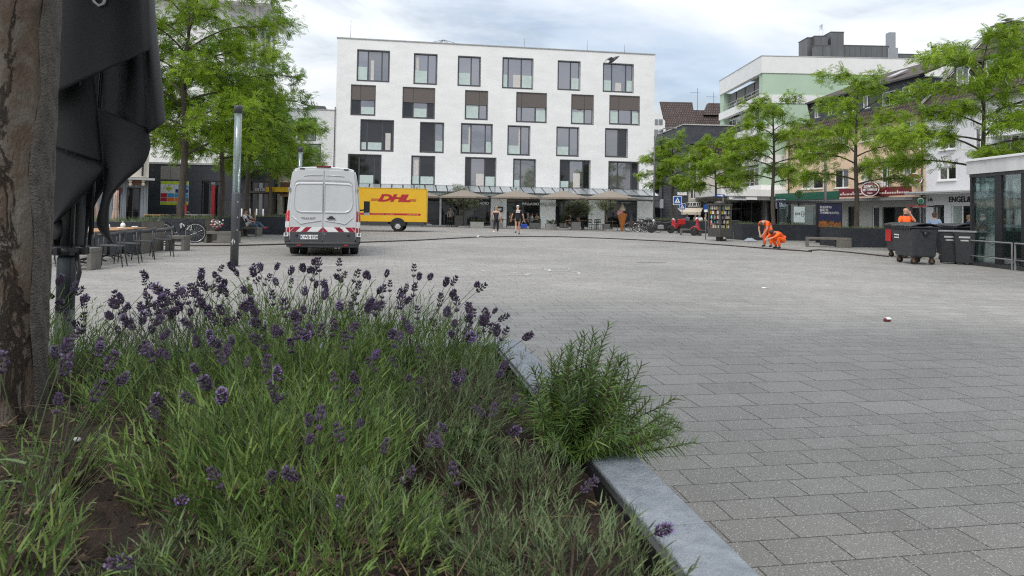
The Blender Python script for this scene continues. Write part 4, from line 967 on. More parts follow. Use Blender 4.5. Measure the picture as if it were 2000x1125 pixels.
def place(tv, tq, pos, R, sc):
    N_ = len(pos); Vv = np.einsum('nij,kj->nki', R, tv) * sc[:, None, None] + pos[:, None, :]
    return Vv.reshape(-1, 3), (np.arange(N_)[:, None, None] * len(tv) + tq[None]).reshape(-1, 4)
def locust(name, label, loc, H, z0, R, seed, tr=.14, nl=20, dens=1.0, group='locust trees around the square', leaf=None, lean=(0, 0), flat=.17, toprad=.35, lsc=1.0, rise=.22):
    rs = np.random.default_rng(seed); t = thing(name, label, 'tree', loc, 0, group)
    wb = MB(); zs = np.linspace(0, H * .93, 9)
    pt = [(lean[0] * z / H + .05 * sin(z * 1.3 + seed), lean[1] * z / H + .05 * cos(z * 1.1 + seed), z) for z in zs]
    wb.tube(pt, [max(.018, tr * (1 - .86 * (z / H) ** .9)) for z in zs], 10)
    P, D = [], []
    for i in range(nl):
        f = (i + rs.uniform(-.3, .3)) / (nl - 1); f = min(1, max(0, f)); z = z0 + (H * .93 - z0) * f
        a = i * 2.39996 + rs.uniform(-.35, .35)
        prof = (toprad + (1 - toprad) * (1 - f) ** .8) * (.72 + .28 * min(1, f * 5))
        Lb = R * prof * rs.uniform(.78, 1.12); el = rise + .55 * f * f + rs.uniform(-.1, .12)
        b = Vector((np.interp(z, zs, [p[0] for p in pt]), np.interp(z, zs, [p[1] for p in pt]), z - .12))
        pts = []; kx_ = 7; bend = rs.uniform(-.25, .25)
        for k in range(kx_):
            s = k / (kx_ - 1); aa = a + bend * s
            pts.append(b + Vector((cos(aa) * Lb * s, sin(aa) * Lb * s, Lb * (el * s * 1.6 - el * 1.0 * s * s) - .10 * Lb * s ** 3)))
        wb.tube(pts, [max(.006, tr * .34 * (1 - f * .5) * (1 - .88 * k / (kx_ - 1))) for k in range(kx_)], 5)
        subs = [(pts, .22, Lb)]
        for k in range(int(3 + Lb * 1.7)):
            s = rs.uniform(.25, .95); j = s * (kx_ - 1); j0 = int(j); p = pts[j0].lerp(pts[min(j0 + 1, kx_ - 1)], j - j0)
            aa = a + bend * s + rs.choice([-1, 1]) * rs.uniform(.5, 1.15); l2 = Lb * rs.uniform(.22, .5) * (1.1 - .45 * s)
            q = [p + Vector((cos(aa) * l2 * u, sin(aa) * l2 * u, l2 * (.16 * u - .26 * u * u))) for u in (0, .33, .66, 1)]
            wb.tube(q, [.02, .014, .009, .005], 4, caps=False); subs.append((q, .05, l2))
        for q, s0, l2 in subs:
            n_ = max(3, int(l2 * 14 * dens))
            for u in rs.uniform(s0, 1.03, n_):
                j = min(u, .999) * (len(q) - 1); j0 = int(j); p = q[j0].lerp(q[j0 + 1], j - j0); dd = (q[j0 + 1] - q[j0]).normalized()
                az = atan2(dd.y, dd.x) + rs.normal(0, .95)
                P.append((p.x + rs.normal(0, .07), p.y + rs.normal(0, .07), p.z + rs.normal(.02, flat))); D.append((cos(az), sin(az), rs.normal(-.12, .32)))
    wb.build('trunk', BARKL, t, fix=False)
    P, D = np.array(P), np.array(D)
    tv, tq = leaf_template()
    reps = []
    for k in range(3):
        d2 = D + RNG.normal(scale=.45, size=D.shape); p2 = P + RNG.normal(scale=.05, size=P.shape)
        reps.append(place(tv, tq, p2, frames(d2, .35), RNG.uniform(.75, 1.3, len(P)) * lsc))
    v, q = merge(reps)
    np_mesh('crown', v, q, leaf or LEAFL, parent=t)
    return t
def W(px, py, z=0.0): return tuple(gp(px, py, z))
# ---------------------------------------------------------------- steel planters, benches, planting
def groundcover(name, label, pts_fn, n, h, m, w=.012, spread=.5, curve=.25):
    base = np.array([pts_fn() for _ in range(n)]); d = RNG.normal(size=(n, 3)) * spread; d[:, 2] = 1
    v, q = blades(base, d, RNG.uniform(.45, 1.0, n) * h, np.full(n, w), curve, 2)
    o = np_mesh(name, v, q, m); tag(o, label, kind='stuff'); return o
def planter(label, c, rz, lx, ly, h=.88, brown=(), plant=.30, n=900, pm=None):
    t = thing('steel_planter', label, 'planter', (c[0], c[1], 0), rz, 'steel planters around the square')
    b = MB(); th = .03
    b.box(0, 0, 0, lx, th, h); b.box(0, ly - th, 0, lx, ly, h); b.box(0, th, 0, th, ly - th, h); b.box(lx - th, th, 0, lx, ly - th, h)
    b.build('side_wall', STEELPL, t, bevel=.006)
    if brown: q = MB(); q.box(lx + .002, .02, .01, lx + .014, ly - .02, h - .01); q.build('brown_panel', PLBROWN, t)
    q = MB(); q.box(th + .003, th + .003, .1, lx - th - .003, ly - th - .003, h - .12); q.build('soil', SOIL, t)
    M_ = Matrix.Translation((c[0], c[1], 0)) @ Matrix.Rotation(rz, 4, 'Z')
    f = lambda: tuple(M_ @ Vector((rnd(.05, lx - .05), rnd(.05, ly - .05), h - .13)))
    groundcover('planting', 'low grey-green shrubs filling the ' + label.split(' with ')[0], f, n, plant + .13, pm or LEAFS, .016, .45)
    return t
def bench(label, c, rz, l, d=.55, h=.44, group='concrete benches at the planters', endw=.09, block=0.0):
    t = thing('concrete_bench', label, 'bench', (c[0], c[1], 0), rz, group)
    q = MB(); q.box(0, 0, h - .10, l, d, h); q.build('seat', CONCD, t, bevel=.012)
    for a, b in ((.0, endw), (l - max(endw, block), l)):
        q = MB(); q.box(a, .004, 0, b, d - .004, h - .102); q.build('leg', CONCD, t, bevel=.01)
    return t
c = gp(1657.6, 483); planter('dark steel planter behind the wheeled bins on the right', c, GRID, 4.2, 2.2, .87)
bench('long concrete bench in front of the poster light box', gp(1576, 481.8) , radians(-16), 1.85, .6, .43, block=.62)
c = gp(1451, 469); planter('dark steel planter behind the two kneeling road workers', c, GRID, 4.6, 2.1, .9)
bench('concrete bench with the grey sheet lying before it', gp(1432, 467.5), radians(-8), 1.95, .6, .43, block=.6)
c = gp(1346, 455.5); planter('dark steel planter behind the scooters and bookcase', c, GRID, 5.2, 2.1, .9)
bench('short concrete bench between the two red scooters', gp(1330, 459.5), radians(-6), 1.35, .6, .43, block=.2)
c = gp(1272, 450.5); planter('dark steel planter behind the parked bicycles', c, GRID, 3.4, 2.1, .9, plant=.5)
c = gp(398, 472.5) - U * 2.4; planter('dark steel planter with a white scribble behind the bicycle', c, GRID, 2.4, 2.1, .89, brown=True, n=1100)
c = at(452, 420, 31.4) - U * 2.2; planter('dark steel planter behind the pink flower pot', c, GRID, 2.2, 2.1, .89, n=900)
bench('concrete bench carrying the pink flower pot', gp(398, 474.5), radians(3), 1.15, .62, .43, block=.68)
c = at(275, 434, 19.7) - U * 1.7; planter('dark steel planter with a brown end beside the cafe tables', c, GRID, 1.7, 2.1, .89, brown=True, n=700)
c = gp(468, 457.5); planter('dark steel planter with a seated man at its corner', c, GRID, 2.6, 2.1, .9, n=1000)
bench('concrete bench with a seated man beside the lamp column', gp(469, 461.5), radians(2), .78, .8, .43, block=.1)
c = gp(529, 449); planter('dark steel planter with brown boards left of the white van', c, GRID, 2.6, 2.1, .9, n=600)
bench('concrete bench farthest along the left row of planters', gp(519, 453.5), radians(2), .9, .7, .43, block=.12)
# ---------------------------------------------------------------- trees
locust('locust_tree', 'tall locust tree with its trunk before the poster, reaching out of the picture', (at(355, 420, 28.6).x, 28.6, 0), 11.6, 3.5, 4.7, 3, tr=.17, nl=28, dens=.80, toprad=.62, rise=.32, flat=.26)
locust('locust_tree', 'locust tree between the poster and the lamp column', (at(431, 420, 32.4).x, 32.4, 0), 9.6, 3.6, 4.2, 5, tr=.14, nl=22, dens=.78, toprad=.62, flat=.26, leaf=LEAFD)
locust('locust_tree', 'locust tree rising behind the seated man', (at(483, 420, 37.2).x, 37.2, 0), 7.9, 3.2, 4.0, 8, tr=.15, nl=20, dens=.85, flat=.24, toprad=.5)
locust('locust_tree', 'locust tree left of the white van with a drooping bough', (at(527, 420, 45.6).x, 45.6, 0), 7.4, 3.6, 4.3, 12, tr=.14, nl=20, dens=.82, flat=.24, toprad=.5, leaf=LEAFD)
locust('locust_tree', 'locust tree farthest back on the right, beside the white five-storey building', (at(1313, 420, 61).x, 61, 0), 8.2, 3.7, 3.4, 21, tr=.16, nl=19, dens=1.0, lsc=1.1)
locust('locust_tree', 'slim locust tree behind the public bookcase', (at(1397, 420, 54.7).x, 54.7, 0), 7.7, 3.5, 3.2, 23, tr=.13, nl=19, dens=1.0, lsc=1.1)
locust('locust_tree', 'locust tree behind the orange clad road workers', (at(1510, 420, 41.5).x, 41.5, 0), 8.4, 3.4, 3.5, 27, tr=.14, nl=20, dens=.95)
locust('locust_tree', 'locust tree in the planter by the light box in front of the peach house', (at(1672, 420, 34.6).x, 34.6, 0), 8.7, 3.0, 3.7, 31, tr=.14, nl=20, dens=.88)
locust('locust_tree', 'broad locust tree behind the glass kiosk on the right', (at(1921, 420, 27.5).x, 27.5, 0), 8.2, 3.2, 4.4, 39, tr=.15, nl=22, dens=.95, toprad=.5)
# ---------------------------------------------------------------- white panel van
def wheel(par, c, r, w, axis='X', rimm=None, name='wheel', rimr=.62):
    R_ = MB(); prof = [(r * .62, -w / 2), (r * .92, -w / 2), (r, -w * .36), (r, w * .36), (r * .92, w / 2), (r * .62, w / 2)]
    R_.lathe(prof, c, 28, axis=axis); o = R_.build(name, RUBBER, par, fix=False)
    q = MB(); k = w * .40
    q.lathe([(.001, -k * .8), (r * .2, -k * .85), (r * .25, -k * .6), (r * .5, -k * .7), (r * rimr, -k * 1.05), (r * rimr, k * 1.05), (r * .5, k * .7), (r * .25, k * .6), (r * .2, k * .85), (.001, k * .8)], c, 20, axis=axis)
    q.build('rim', rimm or STEEL, o, fix=False); return o
VANW = mat('van_silver_white', (.49, .505, .515), .28, .0, var=.03, coat=.5, scale=3)
REFR = mat('reflective_red', (.26, .008, .03), .4, var=.05); REFW = mat('reflective_white', (.66, .67, .67), .4, var=.03)
LRED = mat('lamp_red', (.42, .006, .01), .12, var=.1, coat=.8); LWHT = mat('lamp_clear', (.62, .62, .62), .15, coat=.8)
vp = gp(629.5, 500.5)
van = thing('panel_van', 'white high-roofed panel van parked with its back doors towards the viewer', 'van', (vp.x, vp.y, 0), radians(11.8))
# local: -y is the back of the van, +y the front. cross-sections by half width at height
SEC = [(.46, 1.00), (.66, 1.015), (.95, 1.02), (1.25, 1.00), (1.55, .975), (1.85, .945), (2.10, .915), (2.30, .885), (2.40, .85), (2.455, .79), (2.49, .66), (2.515, .35), (2.52, 0)]
def ring(y, sc=1.0, zt=1.0, zb=0.0):
    r = [(hw * sc, y, .46 + zb + (z - .46 - zb * 0) * zt) for z, hw in SEC]
    return r + [(-x, yy, z) for x, yy, z in r[-2::-1]]
b = MB()
rows = [ring(.0, .965, .985), ring(.05, .99, .995), ring(.14), ring(1.5), ring(3.2), ring(4.0, .995, .995), ring(4.35, .985, .96), ring(4.75, .96, .80), ring(5.05, .945, .58), ring(5.55, .90, .40), ring(5.72, .82, .30)]
b.grid(rows, smooth=True); b.add(rows[0], [tuple(range(len(rows[0])))[::-1]]); b.add(rows[-1], [tuple(range(len(rows[-1])))])
bot = [r[0] for r in rows] + [r[-1] for r in rows[::-1]]
b.add(bot, [tuple(range(len(bot)))])
bo = b.build('body', VANW, van, fix=True); 
bo.data.set_sharp_from_angle(angle=radians(35))
def panel(name, outline, y, th, m, par=bo, bev=.012, off=None):
    q = MB(); q.prism([(x, y, z) for x, z in outline], (0, -th, 0)); return q.build(name, m, par, bevel=bev)
# back doors: two leaves standing 14 mm proud of the body end, with raised window blanks
def rr(x0, x1, z0, z1, r, n=4):
    out = []
    for cx_, cz_, a0 in ((x1 - r, z1 - r, 0), (x0 + r, z1 - r, 90), (x0 + r, z0 + r, 180), (x1 - r, z0 + r, 270)):
        for i in range(n + 1): a = radians(a0 + 90 * i / n); out.append((cx_ + r * cos(a), cz_ + r * sin(a)))
    return out
for s in (-1, 1):
    dl = [(.006, .40), (.88, .40), (.905, .66), (.905, 1.25), (.875, 1.75), (.85, 2.10), (.825, 2.32), (.80, 2.385), (.72, 2.41), (.006, 2.43)]
    d = panel('rear_door', [(s * x, z) for x, z in dl], .0, .030, VANW, van, .014)
    # window blank: recessed field framed by a raised pressing
    wl2 = [(.03, 1.25), (.60, 1.25), (.70, 1.29), (.76, 1.38), (.785, 1.50), (.77, 1.86), (.745, 1.965), (.69, 2.0), (.03, 2.015)]
    q = MB(); n_ = len(wl2)
    cxm = sum(x for x, z in wl2) / n_; czm = sum(z for x, z in wl2) / n_
    def grow(k): return [(s * (x + (x - cxm) * k if x > .04 else x), z + (z - czm) * k) for x, z in wl2]
    o1, o2, o3 = grow(.16), grow(.05), grow(-.015)
    A = [(x, -.031, z) for x, z in o1]; B_ = [(x, -.060, z) for x, z in o2]; C_ = [(x, -.036, z) for x, z in o3]
    q.grid([A, B_, C_], smooth=False, closed=True); q.add(C_, [tuple(range(n_))]); q.build('window_blank', VANW, d, bevel=.006)
    q = MB(); q.prism([(s * x, -.031, z) for x, z in ((.03, 2.10), (.66, 2.09), (.74, 2.05), (.77, 1.95), (.80, 1.95), (.775, 2.07), (.69, 2.13), (.03, 2.145))], (0, -.006, 0)); q.build('crease_shade', mat('van_shadow_grey', (.33, .335, .34), .4), d)  # crease shade painted as a strip of darker body grey
    q = MB(); q.tube([(s * .04, -.036, 2.27), (s * .42, -.038, 2.265), (s * .55, -.034, 2.24)], .012, 6); q.build('crease', VANW, d)
    q = MB(); q.tube([(s * .05, -.036, 1.0), (s * .45, -.04, .94), (s * .60, -.04, .90), (s * .84, -.034, 1.12)], .014, 6); q.build('crease', VANW, d)
    # red and white hazard chevrons
    zc0, zc1 = .685, .815
    q = MB(); q.box(min(s * .012, s * .885), -.0335, zc0, max(s * .012, s * .885), -.0305, zc1); q.build('chevron_band', REFW, d)
    for x0 in (.0, .30, .60, .86):
        pts = [(x0 + .13, zc0), (x0 + .29, zc0), (x0 + .16, zc1), (x0, zc1)] if x0 else [(.012, zc0), (.14, zc0), (.012, zc1)]
        pts = [(min(x, .884), z) for x, z in pts]
        if x0 == .86: pts = [(.77, zc1), (.884, zc1), (.884, zc0 + .02)]
        q = MB(); q.prism([(s * x, -.0335, z) for x, z in pts], (0, -.002, 0)); q.build('chevron_stripe', REFR, d)
    q = MB(); q.box(min(s * .01, s * .885), -.045, .395, max(s * .01, s * .885), -.0305, .68); q.build('kick_plate', DGREY, d, bevel=.01)
    q = MB(); q.lathe([(.001, -.02), (.035, -.02), (.035, 0), (.001, 0)], (s * .70, -.045, .60), 12, axis='Y'); q.build('parking_sensor', BLACK, d)
    # tail lamps wrap the corners
    zl = [.66, .80, .97, 1.12, 1.28]
    for i, mm in enumerate((LRED, LWHT, LRED, LRED)):
        q = MB(); w0 = .100 if i < 3 else .07
        q.prism([(s * .915, -.028, zl[i]), (s * 1.025, .03, zl[i]), (s * (1.02 if i < 3 else .985), .03, zl[i + 1] - .006), (s * .915, -.028, zl[i + 1] - .006)], (0, .11, 0)); q.build('tail_lamp', mm, van, bevel=.008)
    q = MB(); q.cbox((s * .99, -.02, .60), (.11, .05, .10)); q.build('marker_plate', PWHITE, van, bevel=.006)
    text('37', 'lettering', BLACK, van, (s * .99, -.048, .60), .085)
    for zz in (.62, 1.86):
        q = MB(); q.cbox((s * (.93 if zz > 1 else 1.0), -.02, zz), (.05, .06, .10)); q.build('hinge', MGREY, van, bevel=.008)
    q = MB(); q.cbox((s * .60, -.02, 2.45), (.13, .05, .025)); q.build('roof_vent', DGREY, van)
    q = MB(); q.ball((s * .83, -.01, 2.40), .022, 8, 6); q.build('door_buffer', BLACK, van)
    q = MB(); q.cbox((s * .64, -.075, .31), (.10, .02, .035)); q.build('reflector', LRED, van)
# bumper, lamp, plate, handle
q = MB(); q.prism([(-.98, -.10, .40), (.98, -.10, .40), (1.04, .10, .40), (1.04, .4, .52), (1.0, .4, .28), (.93, -.04, .25), (-.93, -.04, .25), (-1.0, .4, .28), (-1.04, .4, .52), (-1.04, .10, .40)][:2] + [], (0, 0, 0)) if False else None
q = MB()
for z0, z1, hw, y0 in ((.25, .33, .98, -.05), (.33, .40, 1.025, -.09)):
    q.prism([(-hw, .45, z0), (-hw, .02, z0), (-hw + .12, y0, z0), (hw - .12, y0, z0), (hw, .02, z0), (hw, .45, z0)], (0, 0, z1 - z0))
for s in (-1, 1): q.box(min(s * .90, s * 1.035), -.012, .40, max(s * .90, s * 1.035), .45, .56)
q.build('bumper', DGREY, van, bevel=.012)
q = MB(); q.cbox((-.02, .02, 2.52), (.40, .10, .04)); q.build('brake_lamp', mat('lamp_maroon', (.15, .012, .016), .25), van, bevel=.01)
q = MB(); q.box(-.645, -.062, .475, -.125, -.046, .595); pl_ = q.build('number_plate', PWHITE, van, bevel=.004)
q = MB(); q.box(-.643, -.066, .478, -.600, -.0625, .592); q.build('blue_strip', PBLUE, pl_)
text('K:WB 8750', 'lettering', BLACK, pl_, (-.362, -.065, .535), .115, bold=.012, sx=.86)
q = MB(); q.cbox((.215, -.055, 1.06), (.22, .035, .035)); q.ball((.215, -.045, 1.09), (.07, .02, .045), 10, 6); q.build('door_handle', BLACK, van, bevel=.006)
text('TRANSIT', 'lettering', MGREY, van, (-.40, -.036, 1.055), .075, sx=1.35, bold=.01)
text('Ford', 'lettering', BLACK, van, (.46, -.037, .755), .07, shear=.2, bold=.02)
q = MB(); q.lathe([(.001, -.012), (.018, -.012), (.018, 0), (.001, 0)], (.06, -.046, .62), 8, axis='Y'); q.build('lock', STEEL, van)
q = MB(); q.box(-.85, .3, .28, .85, 5.0, .455); q.build('underbody', BLACK, van)
for s in (-1, 1):
    for y in (1.25, 4.75):
        wheel(van, (s * .86, y, .345), .345, .24, 'X', STEEL)
    if True: wheel(van, (s * .60, 1.25, .345), .345, .20, 'X', STEEL)
    q = MB(); q.box(min(s * .70, s * .98), .72, .20, max(s * .70, s * .98), .75, .62); q.build('mud_flap', BLACK, van)
    q = MB(); q.tube([(s * .97, 4.3, 1.30), (s * 1.14, 4.28, 1.32)], .03, 6); q.cbox((s * 1.22, 4.26, 1.42), (.20, .12, .40)); q.cbox((s * 1.22, 4.26, 1.19), (.20, .12, .10), 1); q.cbox((s * 1.22, 4.195, 1.42), (.17, .012, .34), 2); q.build('wing_mirror', [BLACK, VANW, glassmat('mirror', (.01, .01, .01), .02)], van, bevel=.02)
q = MB(); q.tube([(.45, -.02, .24), (.45, .8, .26)], .03, 8); q.build('exhaust', STEEL, van)
q = MB(); q.cbox((.36, .04, .235), (.06, .05, .05)); q.build('tow_eye', LGREY, van)
# ---------------------------------------------------------------- yellow parcel truck
tp = gp(775, 452.6)
truck = thing('parcel_truck', 'yellow box-bodied parcel truck with red lettering half hidden by the white van', 'truck', (tp.x + .05, tp.y, 0), radians(11))
# local +x = back of the truck (right in the picture), -y = side towards the viewer; origin at the rear axle
YB = mat('truck_yellow', (.72, .42, .012), .35, var=.03, scale=1.5, coat=.3); TRED = mat('truck_red', (.42, .012, .03), .4)
Tz0, Tz1 = .62, 2.72
q = MB(); q.box(-4.7, 0, Tz0, 1.78, 2.1, Tz1); q.build('box_body', YB, truck, bevel=.02)
q = MB(); q.box(-4.72, -.015, Tz1 + .002, 1.8, 2.115, Tz1 + .035); q.box(1.783, -.01, Tz0, 1.83, 2.11, Tz1); q.build('edge_rail', mat('truck_edge', (.62, .44, .08), .4), truck)
q = MB(); q.box(-4.7, -.006, 1.04, 1.42, -.0015, 1.16); q.build('red_stripe', TRED, truck)
for x0, n_ in ((-1.6, 9), (-.75, 6), (.6, 8)):
    q = MB()
    for i in range(n_): q.box(x0 + i * .085, -.009, 1.085, x0 + i * .085 + .05, -.0065, 1.115)
    q.build('stripe_lettering', mat('stripe_pale', (.7, .45, .2), .5), truck)
q = MB(); q.box(-4.7, .02, .40, -.62, 2.06, Tz0 - .003); q.box(.60, .02, .40, 1.65, 2.06, Tz0 - .003); q.box(-.62, .3, .45, .60, 1.8, Tz0 - .003); q.build('side_skirt', ANTHRA, truck)
q = MB(); q.grid([[( .55 * cos(a), yy, .38 + .55 * sin(a)) for a in [pi * i / 12 for i in range(13)]] for yy in (-.004, .3)]); 
q.add([(.0 + .50 * cos(a), -.006, .38 + .50 * sin(a)) for a in [pi * i / 12 for i in range(13)]] + [(.50, -.006, .3), (-.50, -.006, .3)][:0], [tuple(range(13))]); q.build('wheel_arch', BLACK, truck, fix=False)
for x in (0, -3.9):
    for y in (.14, 1.9): wheel(truck, (x, y, .36), .36, .24, 'Y', DGREY)
wheel(truck, (0, .42, .36), .36, .22, 'Y', DGREY)
wheel(truck, (.28, 1.45, .36), .34, .22, 'Y', DGREY)
q = MB(); q.lathe([(.001, 0), (.10, 0), (.17, .04), (.19, .02), (.19, .06), (.001, .06)], (0, -.03, .36), 16, axis='Y'); q.build('hub', LGREY, truck, fix=False)
lx = .15
text('DHL', 'lettering', TRED, truck, (-.28, -.012, 2.10), .60, bold=.05, sx=1.7, shear=.30, ext=.004, space=.95)
for x0, x1 in ((-1.72, -1.16), (.62, 1.12)):
    for k in range(3): q = MB(); q.box(x0 + k * .03, -.009, 1.93 + k * .055, x1 + (k * .03 if x0 < 0 else -.0), -.005, 1.955 + k * .055); q.build('logo_bar', TRED, truck)
q = MB(); q.box(1.835, .3, .42, 2.15, 1.8, .50); q.box(1.84, .05, .55, 1.90, .20, .80, 1); q.box(1.84, 1.9, .55, 1.90, 2.05, .80, 1); q.build('tail_step', [STEEL, LRED], truck)
q = MB(); q.box(1.832, .08, .7, 1.86, 2.02, 2.6); q.build('rear_shutter', mat('shutter_yellow', (.6, .4, .1), .5, streak=12), truck)
# cab, hidden behind the van from here
q = MB(); q.prism([(-6.4, .05, .45), (-4.72, .05, .45), (-4.72, .05, 2.25), (-5.35, .05, 2.2), (-5.9, .05, 1.35), (-6.45, .05, 1.15), (-6.5, .05, .6)], (0, 2.0, 0)); cab = q.build('cab', YB, truck, bevel=.05)
q = MB(); q.prism([(-5.75, .035, 1.36), (-4.95, .035, 1.36), (-4.95, .035, 2.05), (-5.33, .035, 2.05)], (0, .012, 0)); q.build('side_window', PANED, cab)
q = MB(); q.cbox((-5.75, -.12, 1.45), (.14, .2, .36)); q.build('wing_mirror', BLACK, truck, bevel=.02)
# ---------------------------------------------------------------- wheeled bins
BIN = mat('bin_plastic', (.030, .032, .037), .42, var=.18, scale=9, bump=.08)
def big_bin(label, c, rz, stripe=False, label_plate=True):
    t = thing('wheeled_container', label, 'bin', (c[0], c[1], 0), rz, 'four-wheeled waste containers')
    w, d = 1.30, .74
    q = MB()
    lo = [(-w / 2 + .06, .05, .22), (w / 2 - .06, .05, .22), (w / 2 - .06, d - .05, .22), (-w / 2 + .06, d - .05, .22)]
    hi = [(-w / 2, 0, 1.05), (w / 2, 0, 1.05), (w / 2, d, 1.05), (-w / 2, d, 1.05)]
    q.add(lo + hi, [(3, 2, 1, 0), (0, 1, 5, 4), (1, 2, 6, 5), (2, 3, 7, 6), (3, 0, 4, 7), (4, 5, 6, 7)])
    q.build('body', BIN, t, bevel=.05, seg=3)
    q = MB(); q.box(-w / 2 - .03, -.03, 1.05, w / 2 + .03, d + .03, 1.10); q.build('rim', BIN, t, bevel=.015)
    q = MB(); rows = []
    for i in range(7):
        u = -1 + 2 * i / 6; rows.append([(x, (d / 2) + u * (d / 2 + .05), 1.105 + .085 * (1 - u * u) + (.012 if abs(x) < .25 else 0)) for x in (-w / 2 - .05, -.26, -.24, .24, .26, w / 2 + .05)])
    q.grid(rows, smooth=False); q.build('lid', BIN, t, thick=.025)
    q = MB()
    for i in range(11): x = -w / 2 + .12 + i * (w - .24) / 10; q.prism([(x - .035, -.031, 1.05), (x + .035, -.031, 1.05), (x + .012, -.012, .985), (x - .012, -.012, .985)], (0, .03, 0))
    q.build('rim_teeth', BIN, t)
    for s in (-1, 1):
        q = MB(); q.lathe([(.001, -.05), (.055, -.05), (.07, 0), (.001, 0)] if s < 0 else [(.001, 0), (.07, 0), (.055, .05), (.001, .05)], (s * (w / 2 + .0), d / 2, .90), 14, axis='X'); q.cbox((s * (w / 2 + .03), d / 2, .98), (.06, .24, .04)); q.build('trunnion', BIN, t, fix=False)
        for y in (.12, d - .12):
            k = MB(); k.cbox((s * (w / 2 - .2), y, .20), (.11, .09, .05)); k.cbox((s * (w / 2 - .2) + .03, y, .13), (.02, .07, .13), 1); k.build('castor_fork', [DGREY, mat('rusty_brown', (.14, .08, .04), .7)], t)
            wheel(t, (s * (w / 2 - .2), y + .015, .09), .09, .045, 'X', mat('castor_hub', (.2, .12, .06), .6), 'castor')
    if label_plate:
        q = MB(); q.box(-.52, .0, .74, -.22, .008, .86); q.build('label_plate', PWHITE, t); 
        text('REMONDIS', 'lettering', BLACK, t, (-.37, -.006, .80), .062, bold=.01)
    if stripe: q = MB(); q.box(-w / 2 + .05, .0, .55, -w / 2 + .45, .012, .95); q.build('red_sticker', PRED, t)
    return t
b1 = gp(1784, 520)
big_bin('black four-wheeled container with a white label, nearest of the bins', (11.62, 21.35), radians(-95))
big_bin('black four-wheeled container with a red sticker, pushed behind the labelled one', (13.05, 24.5), radians(-93), True, False)
big_bin('black four-wheeled container hidden behind the small bins', (13.9, 23.0), radians(-92), False, False)
def small_bin(label, c, rz):
    t = thing('wheelie_bin', label, 'bin', (c[0], c[1], 0), rz, 'two-wheeled bins beside the kiosk')
    q = MB(); w, d = .56, .62; lo = [(-w / 2 + .05, .05, .04), (w / 2 - .05, .05, .04), (w / 2 - .05, d - .1, .04), (-w / 2 + .05, d - .1, .04)]; hi = [(-w / 2, 0, .94), (w / 2, 0, .94), (w / 2, d, .94), (-w / 2, d, .94)]
    q.add(lo + hi, [(3, 2, 1, 0), (0, 1, 5, 4), (1, 2, 6, 5), (2, 3, 7, 6), (3, 0, 4, 7), (4, 5, 6, 7)]); q.build('body', BIN, t, bevel=.03)
    q = MB(); q.box(-w / 2 - .02, -.03, .945, w / 2 + .02, d + .04, 1.0); q.tube([(-.2, d + .05, .97), (.2, d + .05, .97)], .02, 6); q.build('lid', mat('bin_lid', (.20, .21, .22), .3, coat=.3), t, bevel=.02)
    for s in (-1, 1): wheel(t, (s * .27, d - .05, .1), .1, .05, 'X', DGREY)
    q = MB(); q.box(-.14, .005, .78, .14, .012, .83); q.box(-.10, .005, .69, .10, .012, .73); q.build('sticker', LGREY, t); return t
small_bin('black wheelie bin with a grey lid between container and kiosk', gp(1855, 515.5), radians(-36))
small_bin('black wheelie bin touching the glass kiosk', gp(1884, 517.5), radians(-36))
# ---------------------------------------------------------------- lamp columns
def lamp(label, x, y, H=3.63):
    t = thing('lamp_column', label, 'street lamp', (x, y, 0), 0, 'glass tube lamp columns')
    r = .09
    q = MB(); q.lathe([(r, .0), (r, 1.63), (r * .9, 1.66), (.02, 1.66)], n=24); q.lathe([(r + .05, 0), (r + .05, .012), (r, .016)], n=24); q.build('column', mat('lamp_paint', (.075, .078, .085), .38, .2, var=.15, scale=4), t, fix=False)
    q = MB(); q.lathe([(r * .92, 1.66), (r * .92, H - .17)], n=24); q.build('glass_tube', LAMPGL, t, fix=False)
    q = MB(); q.lathe([(.035, 1.67), (.035, H - .18)], n=12); q.build('light_rod', mat('lamp_rod', (.5, .52, .52), .4), t, fix=False)
    q = MB(); q.lathe([(.02, H - .17), (r, H - .17), (r * 1.02, H - .02), (r * .9, H), (.001, H)], n=24); q.build('cap', ANTHRA, t, fix=False)
    for z in (1.1, .82, 1.45): q = MB(); q.cbox((.068, -.062, z), (.02, .006, .03), rz=radians(45)); q.build('sticker', LGREY, t)
    q = MB(); q.tube([(-.012, -r - .001, .48), (-.016, -r - .002, .56), (.0, -r - .001, .62)], [.012, .022, .006], 6); q.tube([(.03, -r + .004, .5), (.028, -r + .003, .58)], [.008, .012], 5); q.build('scraped_patch', LGREY, t)
    return t
lp = gp(457.2, 520); lamp('tall lamp column with scraped paint in the middle of the paving, nearest to the viewer', lp.x, lp.y)
l2 = at(583.5, 420, 27.6); lamp('lamp column half hidden behind the white van', l2.x, l2.y, 3.7)
# curved mast lamp beside the hotel
p = at(1277, 420, 60); t = thing('mast_lamp', 'slim grey lamp mast with a curved arm at the corner of the white five-storey building', 'street lamp', (p.x, p.y, 0))
q = MB(); q.tube([(0, 0, 0), (0, 0, 7.2), (.06, 0, 7.8), (.3, 0, 8.3), (.75, 0, 8.6), (1.3, 0, 8.65)], [.09, .06, .055, .05, .045, .04], 8); q.build('mast', MGREY, t)
q = MB(); q.cbox((1.55, 0, 8.63), (.6, .2, .1)); q.build('lamp_head', MGREY, t, bevel=.03)
